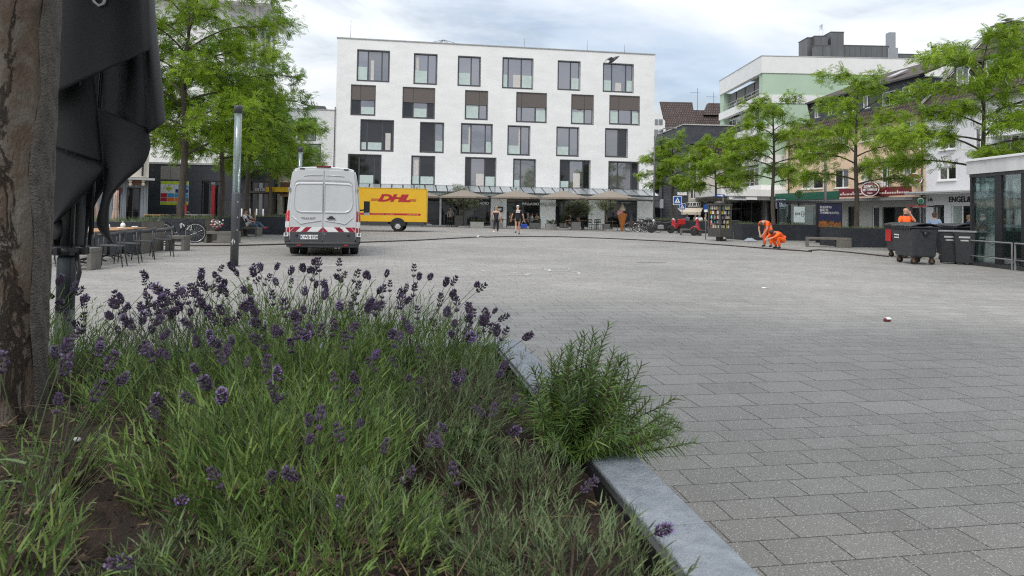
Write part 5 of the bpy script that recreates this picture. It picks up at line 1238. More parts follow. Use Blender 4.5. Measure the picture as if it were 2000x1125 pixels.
# ---------------------------------------------------------------- parasols, olive trees and hedge boxes of the restaurant
def parasol(label, px, Y, R=2.05, zt=3.25, ze=2.62):
    c = at(px, 420, Y); t = thing('parasol', label, 'parasol', (c.x, c.y, 0), hang, 'taupe parasols of the restaurant')
    q = MB(); n_ = 8; A = (0, 0, zt); rim = []
    for i in range(n_):
        a = 2 * pi * (i + .5) / n_; k = 1 / cos(((2 * pi * (i + .5) / n_ + pi / 4) % (pi / 2)) - pi / 4) ; rim.append((R * cos(a) * k * .98, R * sin(a) * k * .98))
    rows = []
    for s in (0, .12, .4, .7, 1): rows.append([(x * s, y * s, zt - (zt - ze) * (s ** .92)) for x, y in rim])
    q.grid(rows[1:], smooth=False, closed=True); q.add(rows[1], [tuple(range(n_))[::-1]])
    q.grid([rows[-1], [(x, y, ze - .14) for x, y in rim]], smooth=False, closed=True); q.build('canopy', TAUPE, t, thick=.012)
    q = MB()
    q.lathe([(.03, 0), (.03, zt + .05), (.06, zt + .06), (.05, zt + .14), (.001, zt + .16)], n=8)
    q.build('pole', ANTHRA, t, fix=False)
    q = MB()
    for i in range(n_): q.tube([(0, 0, zt - .10), (rim[i][0] * .97, rim[i][1] * .97, ze - .01)], .015, 4)
    q.build('ribs', DGREY, t)
    q = MB(); q.cbox((0, 0, .06), (.8, .8, .12)); q.build('base', CONC, t, bevel=.02)
    return t
for px, Y, l in ((714, 63.5, 'taupe parasol showing only its tip above the yellow truck box'), (813, 62.5, 'taupe parasol at the back end of the yellow truck'), (905, 61.5, 'taupe parasol behind the large olive tree'), (1007, 60, 'taupe parasol above the two walking people'), (1100, 58.8, 'taupe parasol second from the ice cream cone'), (1192, 57, 'taupe parasol above the ice cream cone')):
    parasol(l, px, Y, 2.0 * Y / 59)
def olive(label, px, py, H, R, box, seed, dens=1.0, cz=None, boxm=None):
    c = gp(px, py); t = thing('olive_tree', label, 'tree', (c.x, c.y, 0), 0, 'olive trees of the restaurant'); rs = np.random.default_rng(seed); cz = cz or H - R * .75
    wb = MB(); wb.tube([(0, 0, box), (.04, 0, box + .4), (-.03, .02, cz - R * .6)], [.14, .11, .09], 8); P = []
    for i in range(26):
        a, e = rs.uniform(0, 2 * pi), rs.uniform(-.15, 1.45); L_ = R * rs.uniform(.75, 1.02)
        d = Vector((cos(a) * cos(e), sin(a) * cos(e), sin(e) * .8)); b = Vector((-.03, .02, cz - R * .6)); e_ = Vector((0, 0, cz - R * .15)) + d * L_
        q = [b, b.lerp(e_, .4) + Vector((0, 0, .1)), b.lerp(e_, .75), e_]; wb.tube(q, [.05, .03, .018, .006], 4, caps=False)
        for k in range(int(34 * dens)):
            u = rs.uniform(.45, 1.05); p = b.lerp(e_, u); P.append([p.x + rs.normal(0, .17 * R), p.y + rs.normal(0, .17 * R), p.z + rs.normal(0, .14 * R)])
    wb.build('trunk', BARKL, t, fix=False); P = np.array(P); n_ = len(P)
    parts = []
    for k in range(9):
        d = RNG.normal(size=(n_, 3)); d[:, 2] += .3; parts.append(blades(P + RNG.normal(scale=.06, size=P.shape), d, RNG.uniform(.10, .2, n_), np.full(n_, .045), .2, 1))
    v, q = merge(parts); np_mesh('crown', v, q, LEAFO, parent=t)
    return t
def potbox(label, px, py, w, h, d=.6, m=None, rz=None, cat='planter', name='planter_box', grp='planter boxes of the restaurant terrace'):
    c = gp(px, py); t = thing(name, label, cat, (c.x, c.y, 0), hang if rz is None else rz, grp)
    q = MB(); q.prism([(-w / 2 * .94, 0, 0), (w / 2 * .94, 0, 0), (w / 2, 0, h), (-w / 2, 0, h)], (0, d, 0)); q.build('box', m or CONC, t, bevel=.015)
    q = MB(); q.box(-w / 2 + .04, .04, h - .05, w / 2 - .04, d - .04, h + .004); q.build('soil', SOIL, t); return t
def hedge(label, px, py, w, h, z0, d=.5, seed=0, ball=False, m=None):
    c = gp(px, py); n_ = int(900 * w * max(.5, h)); rs = np.random.default_rng(seed)
    P = rs.uniform(-1, 1, (n_, 3)); P[:, 2] = rs.uniform(0, 1, n_)
    lump = .8 + .2 * np.sin(P[:, 0] * 5 + seed) * np.cos(P[:, 0] * 11 + 2 * seed)
    P = P * np.array([w / 2, d / 2, h]); P[:, 2] *= lump; P += np.array([c.x, c.y + d * .55, z0])
    dd = rs.normal(size=(n_, 3)); dd[:, 2] += .8; v, q = blades(P, dd, rs.uniform(.07, .16, n_), np.full(n_, .05), .2, 1)
    o = np_mesh('hedge', v, q, m or LEAFB); tag(o, label, 'hedge', 'box hedges of the restaurant terrace'); return o
GBOX = mat('grey_tub', (.16, .155, .15), .7, var=.1)
potbox('tall grey tub under the large olive tree', 900, 443.5, 1.05, 1.0, .9, GBOX); olive('large olive tree with a wide crown beside the yellow truck', 900, 441.5, 3.75, 1.65, 1.0, 1, 1.3)
potbox('grey tub under the spreading olive tree', 1126, 449.5, .72, .66, .6, GBOX); olive('spreading olive tree between the two right-hand parasols', 1126, 448, 2.75, 1.2, .66, 2, 1.0)
potbox('small grey tub under the last parasol', 1186, 449, .6, .5, .5, GBOX); olive('small olive tree close to the ice cream cone', 1184, 446, 2.85, .85, .5, 4, .8)
hb = [(932, 445, 1.15, .5, 'pale concrete box with a low hedge right of the large olive tree'), (971, 446.5, 1.0, .55, 'grey box behind the walking woman'), (1046, 446.8, .95, .5, 'pale concrete box right of the walking man'), (1077, 448, .9, .46, 'pale concrete box between the two right-hand parasols, left one'), (1103, 448.3, .7, .5, 'pale concrete box with the tall hedge beside the spreading olive tree')]
for i, (px, py, w, h, l) in enumerate(hb):
    potbox(l, px, py, w, h, .5, CONC if i != 1 else GBOX)
    hedge(['low box hedge right of the large olive tree', 'low box hedge behind the walking woman', 'bushy box hedge right of the walking man', 'low box hedge before the seated guests', 'tall box hedge beside the spreading olive tree'][i], px, py - .5, w * .95, [.3, .35, .55, .35, .95][i], h - .03, .45, i)
hedge('low box hedge farther back at the restaurant entrance', 1008, 445.5, 1.6, .35, .3, .5, 9)
# ---------------------------------------------------------------- ice cream cone
c = gp(1215, 451.5); t = thing('cone_figure', 'giant ice cream cone figure beside the parked bicycles', 'advertising figure', (c.x, c.y, 0))
q = MB(); q.lathe([(.06, 0), (.10, .06), (.36, 1.28), (.40, 1.32), (.38, 1.40), (.2, 1.42)], n=22)
q.build('cone', mat('waffle', (.62, .22, .06), .6, var=.2, scale=14, bump=.5), t, fix=False)
for (x, y, z, r), m in (((-.17, -.06, 1.47, .28), mat('scoop_pink', (.72, .36, .36), .6)), ((.21, -.02, 1.50, .26), mat('scoop_chocolate', (.035, .022, .018), .5)), ((0, .12, 1.5, .3), mat('scoop_cream', (.75, .68, .50), .6))):
    q = MB(); q.ball((x, y, z), r, 14, 10); q.build('scoop', m, t)
q = MB(); q.lathe([(.30, 1.62), (.29, 1.72), (.20, 1.85), (.17, 1.90), (.11, 2.02), (.06, 2.10), (.02, 2.18), (.001, 2.19)], n=16); q.build('swirl', MATS['scoop_cream'], t, fix=False)
# ---------------------------------------------------------------- bicycles, scooters, motorbike
def bicycle(label, c, rz, fm=None, rim=None, s=1.0, lean=0.0, group='parked bicycles'):
    t = thing('bicycle', label, 'bicycle', (c[0], c[1], 0), rz, group); t.rotation_euler = (lean, 0, rz); t.scale = (s, s, s)
    fm = fm or BLACK; r = .34
    for x in (-.52, .52):
        q = MB(); q.tube([(x + r * cos(a), 0, r + .01 + r * sin(a)) for a in [2 * pi * i / 26 for i in range(27)]], .02, 6, caps=False); o = q.build('wheel', RUBBER, t, fix=False)
        k = MB(); k.tube([(x + (r - .025) * cos(a), 0, r + .01 + (r - .025) * sin(a)) for a in [2 * pi * i / 26 for i in range(27)]], .012, 5, caps=False)
        for i in range(14): a = 2 * pi * i / 14; k.tube([(x, .015 * (-1) ** i, r + .01), (x + (r - .03) * cos(a), 0, r + .01 + (r - .03) * sin(a))], .003, 3, caps=False)
        k.lathe([(.025, -.05), (.03, 0), (.025, .05)], (x, 0, r + .01), 8, axis='Y'); k.build('rim', rim or STEEL, o, fix=False)
        k = MB(); k.tube([(x + (r + .045) * cos(a), 0, r + .01 + (r + .045) * sin(a)) for a in [radians(20 + 150 * i / 10) for i in range(11)]], .018, 4); k.build('mudguard', fm, t, fix=False)
    bb, st, hd = (-.08, 0, .30), (-.22, 0, .82), (.34, 0, .84)
    q = MB(); q.tube([bb, (-.25, 0, .9)], .018, 6); q.tube([hd, (.36, 0, .74), bb], .022, 6); q.tube([hd, (-.2, 0, .70)], .018, 6); q.tube([bb, (-.52, .05, r)], .012, 5); q.tube([(-.21, 0, .74), (-.52, .05, r)], .010, 5); q.tube([(.33, 0, .9), (.40, 0, .66), (.52, .05, r)], .016, 6); q.build('frame', fm, t, fix=False)
    q = MB(); q.ball((-.27, 0, .96), (.14, .08, .035), 10, 6); q.build('saddle', BLACK, t)
    q = MB(); q.tube([(.33, 0, .88), (.31, 0, 1.05)], .014, 6); q.tube([(.16, -.30, 1.06), (.28, -.22, 1.09), (.33, 0, 1.07), (.28, .22, 1.09), (.16, .30, 1.06)], .013, 6); q.build('handlebar', DGREY, t, fix=False)
    q = MB(); q.lathe([(.001, -.02), (.09, -.02), (.09, .0), (.001, .0)], (bb[0], .05, bb[2]), 16, axis='Y'); q.tube([(bb[0], .07, bb[2]), (bb[0] + .12, .08, bb[2] - .12), (bb[0] + .12, .17, bb[2] - .12)], .012, 5); q.tube([(bb[0], -.07, bb[2]), (bb[0] - .12, -.08, bb[2] + .12), (bb[0] - .12, -.17, bb[2] + .12)], .012, 5); q.build('crank', STEEL, t, fix=False)
    q = MB(); q.tube([(-.62, -.06, .76), (-.25, -.06, .76), (-.25, .06, .76), (-.62, .06, .76), (-.62, -.06, .76)], .008, 4); q.tube([(-.6, 0, .76), (-.52, .06, .36)], .007, 4); q.build('rack', DGREY, t, fix=False)
    return t
bicycle('dark trekking bicycle leaning against the left steel planter', W(349, 474.5), radians(22), s=1.05, rim=CHROME, lean=radians(4), group='bicycles on the left')
bicycle('white bicycle standing at the cream cafe front', W(238, 440), radians(-15), PWHITE, STEEL, .95, group='bicycles on the left')
bicycle('brownish bicycle nearest to the ice cream cone', W(1240, 453.3), radians(8), mat('bike_maroon', (.12, .05, .05), .4), STEEL)
bicycle('black bicycle with bright rims in the middle of the bicycle row', W(1257, 453.6), radians(-4), BLACK, CHROME, 1.02)
bicycle('black bicycle behind the bright-rimmed one', W(1261, 451.5), radians(6), BLACK, STEEL)
bicycle('grey bicycle between the bright-rimmed bicycle and the motorbike', W(1272, 454), radians(-25), MGREY, STEEL)
bicycle('dark bicycle at the back of the bicycle row', W(1248, 450.5), radians(-10), DGREY, STEEL)
def motorbike(label, c, rz, bodym, cat='motorbike', scoot=False, s=1.0, box=None, group=None):
    t = thing('scooter' if scoot else 'motorbike', label, cat, (c[0], c[1], 0), rz, group); t.scale = (s, s, s); r = .24 if scoot else .30
    for x in ((-.62, .62) if scoot else (-.7, .7)): wheel(t, (x, 0, r), r, .12 if scoot else .14, 'Y', STEEL)
    if scoot:
        q = MB(); q.prism([(-.85, -.16, .52), (-.78, -.16, .74), (-.2, -.16, .72), (-.12, -.16, .42), (-.25, -.16, .30), (-.5, -.16, .34)], (0, .32, 0)); q.build('body', bodym, t, bevel=.06, seg=3)
        q = MB(); q.prism([(.28, -.18, .30), (.42, -.18, .34), (.50, -.18, .95), (.40, -.18, 1.0), (.36, -.18, .6)], (0, .36, 0)); q.build('leg_shield', bodym, t, bevel=.05, seg=3)
        q = MB(); q.box(-.28, -.16, .24, .36, .16, .31); q.build('footboard', BLACK, t, bevel=.02)
        q = MB(); q.prism([(-.82, -.13, .75), (-.75, -.13, .83), (-.35, -.13, .80), (-.12, -.13, .78), (-.12, -.13, .74)], (0, .26, 0)); q.build('seat', BLACK, t, bevel=.03)
        q = MB(); q.prism([(.42, -.08, .52), (.62, -.08, .56), (.84, -.08, .42), (.80, -.08, .36), (.62, -.08, .50), (.44, -.08, .42)], (0, .16, 0)); q.build('mudguard', bodym, t, bevel=.03)
        hx_, hz = .38, 1.0
    else:
        q = MB(); q.prism([(-.15, -.14, .68), (-.05, -.14, .88), (.3, -.14, .9), (.42, -.14, .72), (.2, -.14, .6)], (0, .28, 0)); q.build('tank', bodym, t, bevel=.06, seg=3)
        q = MB(); q.prism([(-.80, -.12, .80), (-.75, -.12, .88), (-.3, -.12, .80), (-.12, -.12, .80), (-.12, -.12, .70), (-.4, -.12, .68)], (0, .24, 0)); q.build('seat', BLACK, t, bevel=.03)
        q = MB(); q.box(-.2, -.15, .28, .25, .15, .60); q.build('engine', MGREY, t, bevel=.05)
        q = MB(); q.tube([(.1, -.18, .4), (.0, -.2, .25), (-.4, -.2, .28), (-.85, -.2, .42)], [.03, .03, .05, .06], 8); q.build('exhaust', DGREY, t)
        q = MB(); q.tube([(-.7, .1, .3), (-.1, .1, .42), (.35, .05, .8)], .03, 6); q.tube([(-.7, -.1, .3), (-.1, -.1, .42)], .03, 6); q.build('frame', BLACK, t)
        hx_, hz = .45, .95
    q = MB(); q.tube([((.62 if scoot else .7), .08, r), (hx_, .05, hz)], .025, 6); q.tube([((.62 if scoot else .7), -.08, r), (hx_, -.05, hz)], .025, 6); q.build('fork', STEEL, t)
    q = MB(); q.tube([(hx_ - .12, -.34, hz + .06), (hx_ - .03, -.2, hz + .10), (hx_ - .03, .2, hz + .10), (hx_ - .12, .34, hz + .06)], .018, 6)
    for sd in (-1, 1): q.tube([(hx_ - .04, sd * .24, hz + .1), (hx_, sd * .3, hz + .28)], .008, 4); q.ball((hx_, sd * .31, hz + .32), (.02, .06, .05), 8, 6)
    q.build('handlebar', DGREY, t)
    q = MB(); q.ball((hx_ + .10, 0, hz - .04), (.09, .10, .10), 10, 8); q.build('headlight', LWHT, t)
    q = MB(); q.cbox((-.85, 0, .62), (.05, .16, .07)); q.build('tail_lamp', LRED, t, bevel=.01)
    if box:
        q = MB(); q.cbox((-.95, 0, .82), (.46, .46, .40)); o = q.build('top_box', box, t, bevel=.07, seg=3)
    return t
motorbike('black motorbike with bare engine beside the bicycles', W(1291, 455.2), radians(170), BLACK, s=1.0)
motorbike('red scooter with a red top box seen from behind', W(1320, 455), radians(100), PRED, 'scooter', True, 1.05, PRED, 'red scooters by the planters')
motorbike('red scooter with its leg shield and handlebar above the short bench', W(1343, 450), radians(200), PRED, 'scooter', True, 1.0, None, 'red scooters by the planters')
motorbike('red and black scooter next to the public bookcase', W(1377, 461), radians(150), PRED, 'scooter', True, 1.15, None, 'red scooters by the planters')
c = W(1434, 462); t = thing('cargo_trike', 'dark covered cargo trike with a yellow strip right of the bookcase', 'cargo bike', c, radians(-5))
q = MB(); q.prism([(-.42, 0, .5), (.42, 0, .5), (.46, 0, .95), (.3, 0, 1.05), (-.4, 0, 1.05)], (0, .8, 0)); q.build('cover', mat('tarp', (.025, .028, .03), .5, bump=.3), t, bevel=.05, seg=3)
q = MB(); q.box(-.30, -.03, .62, .30, -.012, .72); q.build('yellow_strip', mat('lime_yellow', (.55, .55, .03), .5), t)
for s in (-1, 1): wheel(t, (s * .46, .1, .27), .27, .06, 'X', STEEL)
q = MB(); q.box(-.4, .02, .32, .4, .75, .46); q.build('frame', BLACK, t); q = MB(); q.tube([(.3, .8, 1.0), (.5, .7, 1.02), (.5, .95, 1.02)], .02, 6); q.build('handlebar', DGREY, t)
# ---------------------------------------------------------------- public bookcase
c = gp(1405.5, 470.5); t = thing('public_bookcase', 'grey metal public bookcase column full of books on a short foot', 'bookcase', (c.x, c.y, 0), radians(30))
BK = mat('bookcase_metal', (.085, .08, .075), .5, .3, var=.15)
a_ = .43; zb, zt = .22, 1.98
q = MB(); q.box(-.13, -.13, 0, .13, .13, zb - .002); q.box(-.1, -.2, .0, .3, .1, .10); q.build('foot', BK, t)
q = MB(); q.box(-a_, -a_, zb, a_, a_, .66); q.build('plinth', BK, t, bevel=.01)
q = MB()
for x in (-a_ + .04, a_ - .04):
    for y in (-a_ + .04, a_ - .04): q.box(x - .04, y - .04, .66, x + .04, y + .04, zt - .1)
q.build('post', BK, t)
q = MB(); q.box(-a_ - .02, -a_ - .02, zt - .1, a_ + .02, a_ + .02, zt); q.lathe([(.30, zt), (.26, zt + .08), (.1, zt + .13), (.001, zt + .14)], n=16); q.build('top', BK, t)
for k in range(5):
    z = .665 + k * .245; q = MB(); q.box(-a_ + .02, -a_ + .02, z, a_ - .02, a_ - .02, z + .02); q.box(-.02, -a_ + .1, z + .02, .02, a_ - .1, z + .24); sh = q.build('shelf', BK, t)
    bm2 = {}
    for side in range(4):
        x = -a_ + .10
        while x < a_ - .12:
            w = rnd(.018, .045); h = rnd(.14, .205); ci = random.choice([0, 0, 1, 2, 3, 4, 5, 0]); gap = random.random() < .12
            if not gap:
                b_ = bm2.setdefault(ci, MB()); A = Matrix.Rotation(pi / 2 * side, 4, 'Z'); b_.T = A; b_.box(x, -a_ + .07, z + .022, x + w, -a_ + .20, z + .022 + h); b_.T = None
            x += w + (.003 if not gap else .06)
    for ci, b_ in bm2.items():
        bo_ = b_.build('books', [mat('book_white', (.62, .6, .55), .6), mat('book_red', (.35, .10, .06), .6), mat('book_blue', (.06, .16, .25), .6), mat('book_yellow', (.55, .42, .03), .6), mat('book_green', (.10, .18, .12), .6), mat('book_dark', (.05, .05, .06), .6)][ci], sh); bo_['kind'] = 'stuff'
# ---------------------------------------------------------------- signs and the tram stop
def crossing_sign(label, px, py, w, Y, polepx=None, rz=0.0):
    p = at(px, py, Y); t = thing('crossing_sign', label, 'road sign', (p.x, p.y, 0), rz, 'blue pedestrian crossing signs'); z = p.z; h = w / 2
    q = MB(); q.box(-h, -.012, z - h, h, .012, z + h); o = q.build('sign_panel', PWHITE, t, bevel=.004)
    q = MB(); q.box(-h * .9, -.016, z - h * .9, h * .9, -.0125, z + h * .9); q.build('blue_field', PBLUE, o)
    q = MB(); q.prism([(-h * .68, -.020, z - h * .62), (h * .68, -.020, z - h * .62), (0, -.020, z + h * .68)], (0, .0035, 0)); q.build('white_triangle', PWHITE, o)
    q = MB(); q.ball((0, -.022, z + h * .22), (h * .09, .003, h * .09), 8, 6); q.prism([(-h * .08, -.024, z + h * .10), (h * .10, -.024, z + h * .10), (h * .14, -.024, z - h * .12), (h * .26, -.024, z - h * .40), (h * .14, -.024, z - h * .40), (h * .02, -.024, z - h * .16), (-h * .14, -.024, z - h * .40), (-h * .26, -.024, z - h * .40), (-h * .10, -.024, z - h * .10)], (0, .003, 0))
    for k in range(4): q.box(-h * .5 + k * h * .27, -.024, z - h * .58, -h * .5 + k * h * .27 + h * .15, -.0205, z - h * .46)
    q.build('pictogram', BLACK, o)
    q = MB(); q.tube([(.0, .04, 0), (.0, .04, z + h)], .032, 8); q.build('pole', ANTHRA, t); return t
crossing_sign('large blue crossing sign before the locust tree beside the white five-storey building', 1323, 391.5, .62, 52)
crossing_sign('smaller blue crossing sign just behind the large one', 1332.5, 403.5, .62, 70)
crossing_sign('blue crossing sign right above the kneeling road workers', 1524.5, 398, .60, 46)
p = at(1397, 383, 49.8); t = thing('one_way_sign', 'narrow blue arrow sign across the trunk behind the bookcase', 'road sign', (p.x, 48.6, 0)); z = p.z
q = MB(); q.box(-.30, -.01, z - .09, .30, .01, z + .09); q.build('sign_panel', PBLUE, t); q = MB(); q.prism([(-.2, -.014, z - .03), (.08, -.014, z - .03), (.08, -.014, z - .065), (.22, -.014, z), (.08, -.014, z + .065), (.08, -.014, z + .03), (-.2, -.014, z + .03)], (0, .003, 0)); q.build('arrow', PWHITE, t); q = MB(); q.tube([(.2, .03, 0), (.2, .03, z + .1)], .025, 6); q.build('pole', MGREY, t)
p = at(1386, 406, 40); t = thing('small_blue_sign', 'small blue sign plate left of the bookcase', 'road sign', (p.x - .2, 40, 0)); q = MB(); q.box(-.14, -.01, p.z - .25, .12, .01, p.z + .18); q.build('sign_panel', PBLUE, t); q = MB(); q.box(-.1, -.014, p.z - .24, .08, -.011, p.z - .10); q.build('white_patch', PWHITE, t); q = MB(); q.tube([(0, .03, 0), (0, .03, p.z + .2)], .025, 6); q.build('pole', MGREY, t)
def hsign(label, px, py, Y, r, rim, face, ink, pole=True):
    p = at(px, py, Y); t = thing('stop_sign', label, 'stop sign', (p.x, p.y, 0)); z = p.z
    q = MB(); q.lathe([(.001, -.03), (r, -.03), (r, .03), (.001, .03)], (0, 0, z), 24, axis='Y'); o = q.build('sign_disc', rim, t, fix=False)
    q = MB(); q.lathe([(.001, -.036), (r * .84, -.036), (r * .84, -.031), (.001, -.031)], (0, 0, z), 24, axis='Y'); q.build('sign_face', face, o, fix=False)
    q = MB(); q.lathe([(r * .66, -.041), (r * .74, -.041), (r * .74, -.037), (r * .66, -.037)], (0, 0, z), 24, axis='Y'); q.build('ring', ink, o, fix=False)
    text('H', 'lettering', ink, o, (0, -.042, z), r * 1.15, bold=.03)
    q = MB(); q.tube([(0, .06, 0), (0, .06, z + r)], .04, 8); q.build('pole', ANTHRA, t); return t
hsign('round yellow and green stop sign before the green fascia', 1561, 378.5, 44, .24, mat('stop_green', (.01, .12, .06), .4), mat('stop_yellow', (.68, .60, .03), .4), MATS['stop_green'])
hsign('round green and white stop sign beside the white house', 1797.5, 393, 34, .17, mat('stop_green2', (.02, .16, .08), .4), PWHITE, MATS['stop_green2'])
# light box with poster
c = gp(1620, 470); c = at(1620, 430, 38); t = thing('poster_light_box', 'dark poster light box advertising a hotel with a night skyline', 'advertising pillar', (c.x, c.y, 0), radians(-4)); 
pz0, pz1 = at(1620, 444, 38).z, at(1620, 399, 38).z
q = MB(); q.box(-.66, 0, 0, .66, .18, pz1 + .10); q.build('housing', BLACK, t, bevel=.02)
q = MB(); q.box(-.57, -.008, pz0, .60, -.001, pz1); o = q.build('poster', mat('poster_night', (.022, .024, .075), .3, col2=(.03, .035, .11), scale=1), t)
for k, s_ in enumerate(('EUROPAS', 'BESTES', 'THEMENHOTEL')): text(s_, 'lettering', PWHITE, o, (-.50, -.012, pz1 - .16 - k * .15), .165, bold=.012, align='LEFT', sx=.86)
q = MB(); random.seed(5)
for k in range(16):
    x = -.56 + k * .072; h = rnd(.10, .26); q.box(x, -.0115, pz0 + .01, x + .07, -.0085, pz0 + .10 + h); q.prism([(x - .005, -.0115, pz0 + .10 + h), (x + .075, -.0115, pz0 + .10 + h), (x + .035, -.0115, pz0 + .16 + h)], (0, .003, 0), 1)
q.build('skyline', [mat('skyline_amber', (.36, .12, .03), .5, var=.7, scale=14), mat('skyline_dark', (.05, .03, .04), .5)], o)
# tram stop shelter
s0 = at(1532, 430, 43.5); s1 = at(1598, 430, 43.5)
t = thing('tram_shelter', 'glass tram stop shelter with a flat roof behind the road workers', 'shelter', (s0.x, s0.y, 0), 0); SW = s1.x - s0.x + .8; rz_ = at(1560, 395.5, 43.5).z
q = MB(); q.box(-.2, -.2, rz_, SW, 1.5, rz_ + .12); q.build('roof', DGREY, t, bevel=.02)
for x in (.05, SW - .2): 
    q = MB(); q.box(x, 1.2, 0, x + .09, 1.29, rz_ - .003); q.build('post', ANTHRA, t)
q = MB(); q.box(.15, 1.22, .35, SW - .22, 1.235, rz_ - .1); q.build('pane', GREENGL, t)
q = MB(); q.box(.3, .75, .42, SW - .5, 1.15, .46); q.box(.5, .9, 0, .56, .96, .418); q.box(SW - .8, .9, 0, SW - .74, .96, .418); q.build('seat', DGREY, t)
a = at(1551, 403.5, 43.3), at(1571.5, 434.5, 43.3)
t = thing('transport_panel', 'pale panel with black lettering and a red arrow emblem in the tram shelter', 'sign', ((a[0].x + a[1].x) / 2, 43.3, 0)); w = (a[1].x - a[0].x) / 2
q = MB(); q.box(-w, 0, a[1].z, w, .06, a[0].z); o = q.build('panel', mat('panel_pale', (.62, .70, .68), .3, emit=((.7, .8, .78), .12)), t)
q = MB(); q.box(-w, .005, 0, -w + .06, .055, a[1].z - .003); q.build('leg', DGREY, t)
zc_ = (a[0].z + a[1].z) / 2 + .03; text('KVB', 'lettering', BLACK, o, (-.10, -.008, zc_), .21, bold=.012, sx=.8)
q = MB(); q.tube([(.20 + .09 * cos(b), -.006, zc_ + .17 * sin(b)) for b in [2 * pi * i / 20 for i in range(21)]], .012, 4); q.box(.15, -.012, zc_ - .018, .26, -.003, zc_ + .018, 1); q.prism([(.26, -.012, zc_ - .05), (.30, -.012, zc_), (.26, -.012, zc_ + .05)], (0, .008, 0), 1); q.build('emblem', [DGREY, PRED], o)
p = at(1612, 350, 42); t = thing('signal_mast', 'grey mast with small signal behind the light box', 'mast', (p.x, 42, 0)); q = MB(); q.tube([(0, 0, 0), (0, 0, p.z + 2.4)], [.09, .07], 8); q.build('mast', MGREY, t); q = MB(); q.cbox((.14, 0, p.z + .2), (.16, .16, .45)); q.build('signal', BLACK, t, bevel=.02)
p0, p1 = at(1777, 401, 31), at(1840, 405, 31)
t = thing('stop_canopy_sign', 'red and black line sign of the stop before the white house', 'sign', (p0.x, 31, 0)); q = MB(); q.box(0, 0, p1.z, (p1.x - p0.x) * .55, .1, p0.z, 0); q.box((p1.x - p0.x) * .55 + .002, 0, p1.z, p1.x - p0.x, .1, p0.z, 1); o = q.build('panel', [PRED, BLACK], t)
q = MB()
for x in (.15, .55): q.box(x, -.006, p1.z + .03, x + .28, -.001, p0.z - .03)
q.build('lettering', PWHITE, o)
for x in (.1, p1.x - p0.x - .1): q = MB(); q.tube([(x, .05, 0), (x, .05, p1.z - .002)], .04, 6); q.build('post', DGREY, t)
# ---------------------------------------------------------------- glass kiosk
kc = gp(1898, 517.5); ke = gp(2000, 529.5); ka = atan2(ke.y - kc.y, ke.x - kc.x)
kio = thing('glass_kiosk', 'glass kiosk with a white flat roof fascia at the right edge', 'kiosk', (kc.x, kc.y, 0), ka)
kh = lambda px, py: hit(kio, px, py)
KL, KD = 5.2, 4.2; zr1, zr0 = kh(1897, 312)[1], kh(1899, 344)[1]
q = MB(); q.box(-.08, -.10, zr0 + .05, KL, KD, zr1 - .07); q.build('fascia', mat('stained_white', (.62, .62, .61), .8, var=.14, scale=1.6, streak=.35), kio)
q = MB(); q.box(-.13, -.15, zr1 - .068, KL, KD + .1, zr1); q.build('roof', PWHITE, kio, bevel=.01)
q = MB(); q.box(-.04, -.04, zr0 - .04, KL, KD - .05, zr0 + .047); q.build('head_beam', ANTHRA, kio)
cols = [(-.03, .05), (kh(1945, 430)[0], kh(1958, 430)[0]), (kh(1996.5, 430)[0], kh(2008, 430)[0]), (4.0, 4.1)]
for a, b in cols:
    q = MB(); q.box(a, -.03, .11, b, .10, zr0 - .042); q.build('column', BLACK, kio)
    q = MB(); q.box(a, KD - .2, .11, b, KD - .1, zr0 - .042); q.build('column', BLACK, kio)
q = MB(); q.box(-.05, -.05, 0, KL, KD - .05, .108); q.build('base', DGREY, kio)
for (a, b), (c_, d_) in zip(cols, cols[1:]):
    for y in (0, KD - .15): q = MB(); q.box(b, y, .11, c_, y + .014, zr0 - .042); q.build('pane', GREENGL, kio)
q = MB(); q.box(-.01, .10, .11, .004, KD - .2, zr0 - .042); q.build('pane', GREENGL, kio)
q = MB(); q.box(.1, .6, .11, KL, KD - .6, 1.02); q.build('counter', mat('dark_green', (.012, .022, .018), .3), kio)
q = MB(); q.tube([(.3, .9, zr0 - .05), (.34, .9, 1.9), (.45, .9, 1.03)], .06, 8); q.build('vent_pipe', DGREY, kio)
ra0, ra1 = gp(1890, 517), gp(1985, 528)
for i, (pa, pb_) in enumerate(((gp(1890, 516.5), gp(1984.5, 528.5)), (gp(1991, 529.5), gp(2080, 541)))):
    t = thing('railing', ['low steel railing along the kiosk glass', 'low steel railing cut by the right edge'][i], 'railing', (pa.x - .0, pa.y, 0), atan2(pb_.y - pa.y, pb_.x - pa.x), 'railings at the kiosk'); L_ = (pb_ - pa).length
    q = MB(); q.tube([(0, -.1, 0), (0, -.1, .72), (L_, -.1, .72), (L_, -.1, 0)], .025, 6, smooth=False); q.build('frame', MGREY, t); q = MB(); q.tube([(0.03, -.1, .28), (L_ - .03, -.1, .28)], .02, 6); q.build('rail', MGREY, t)
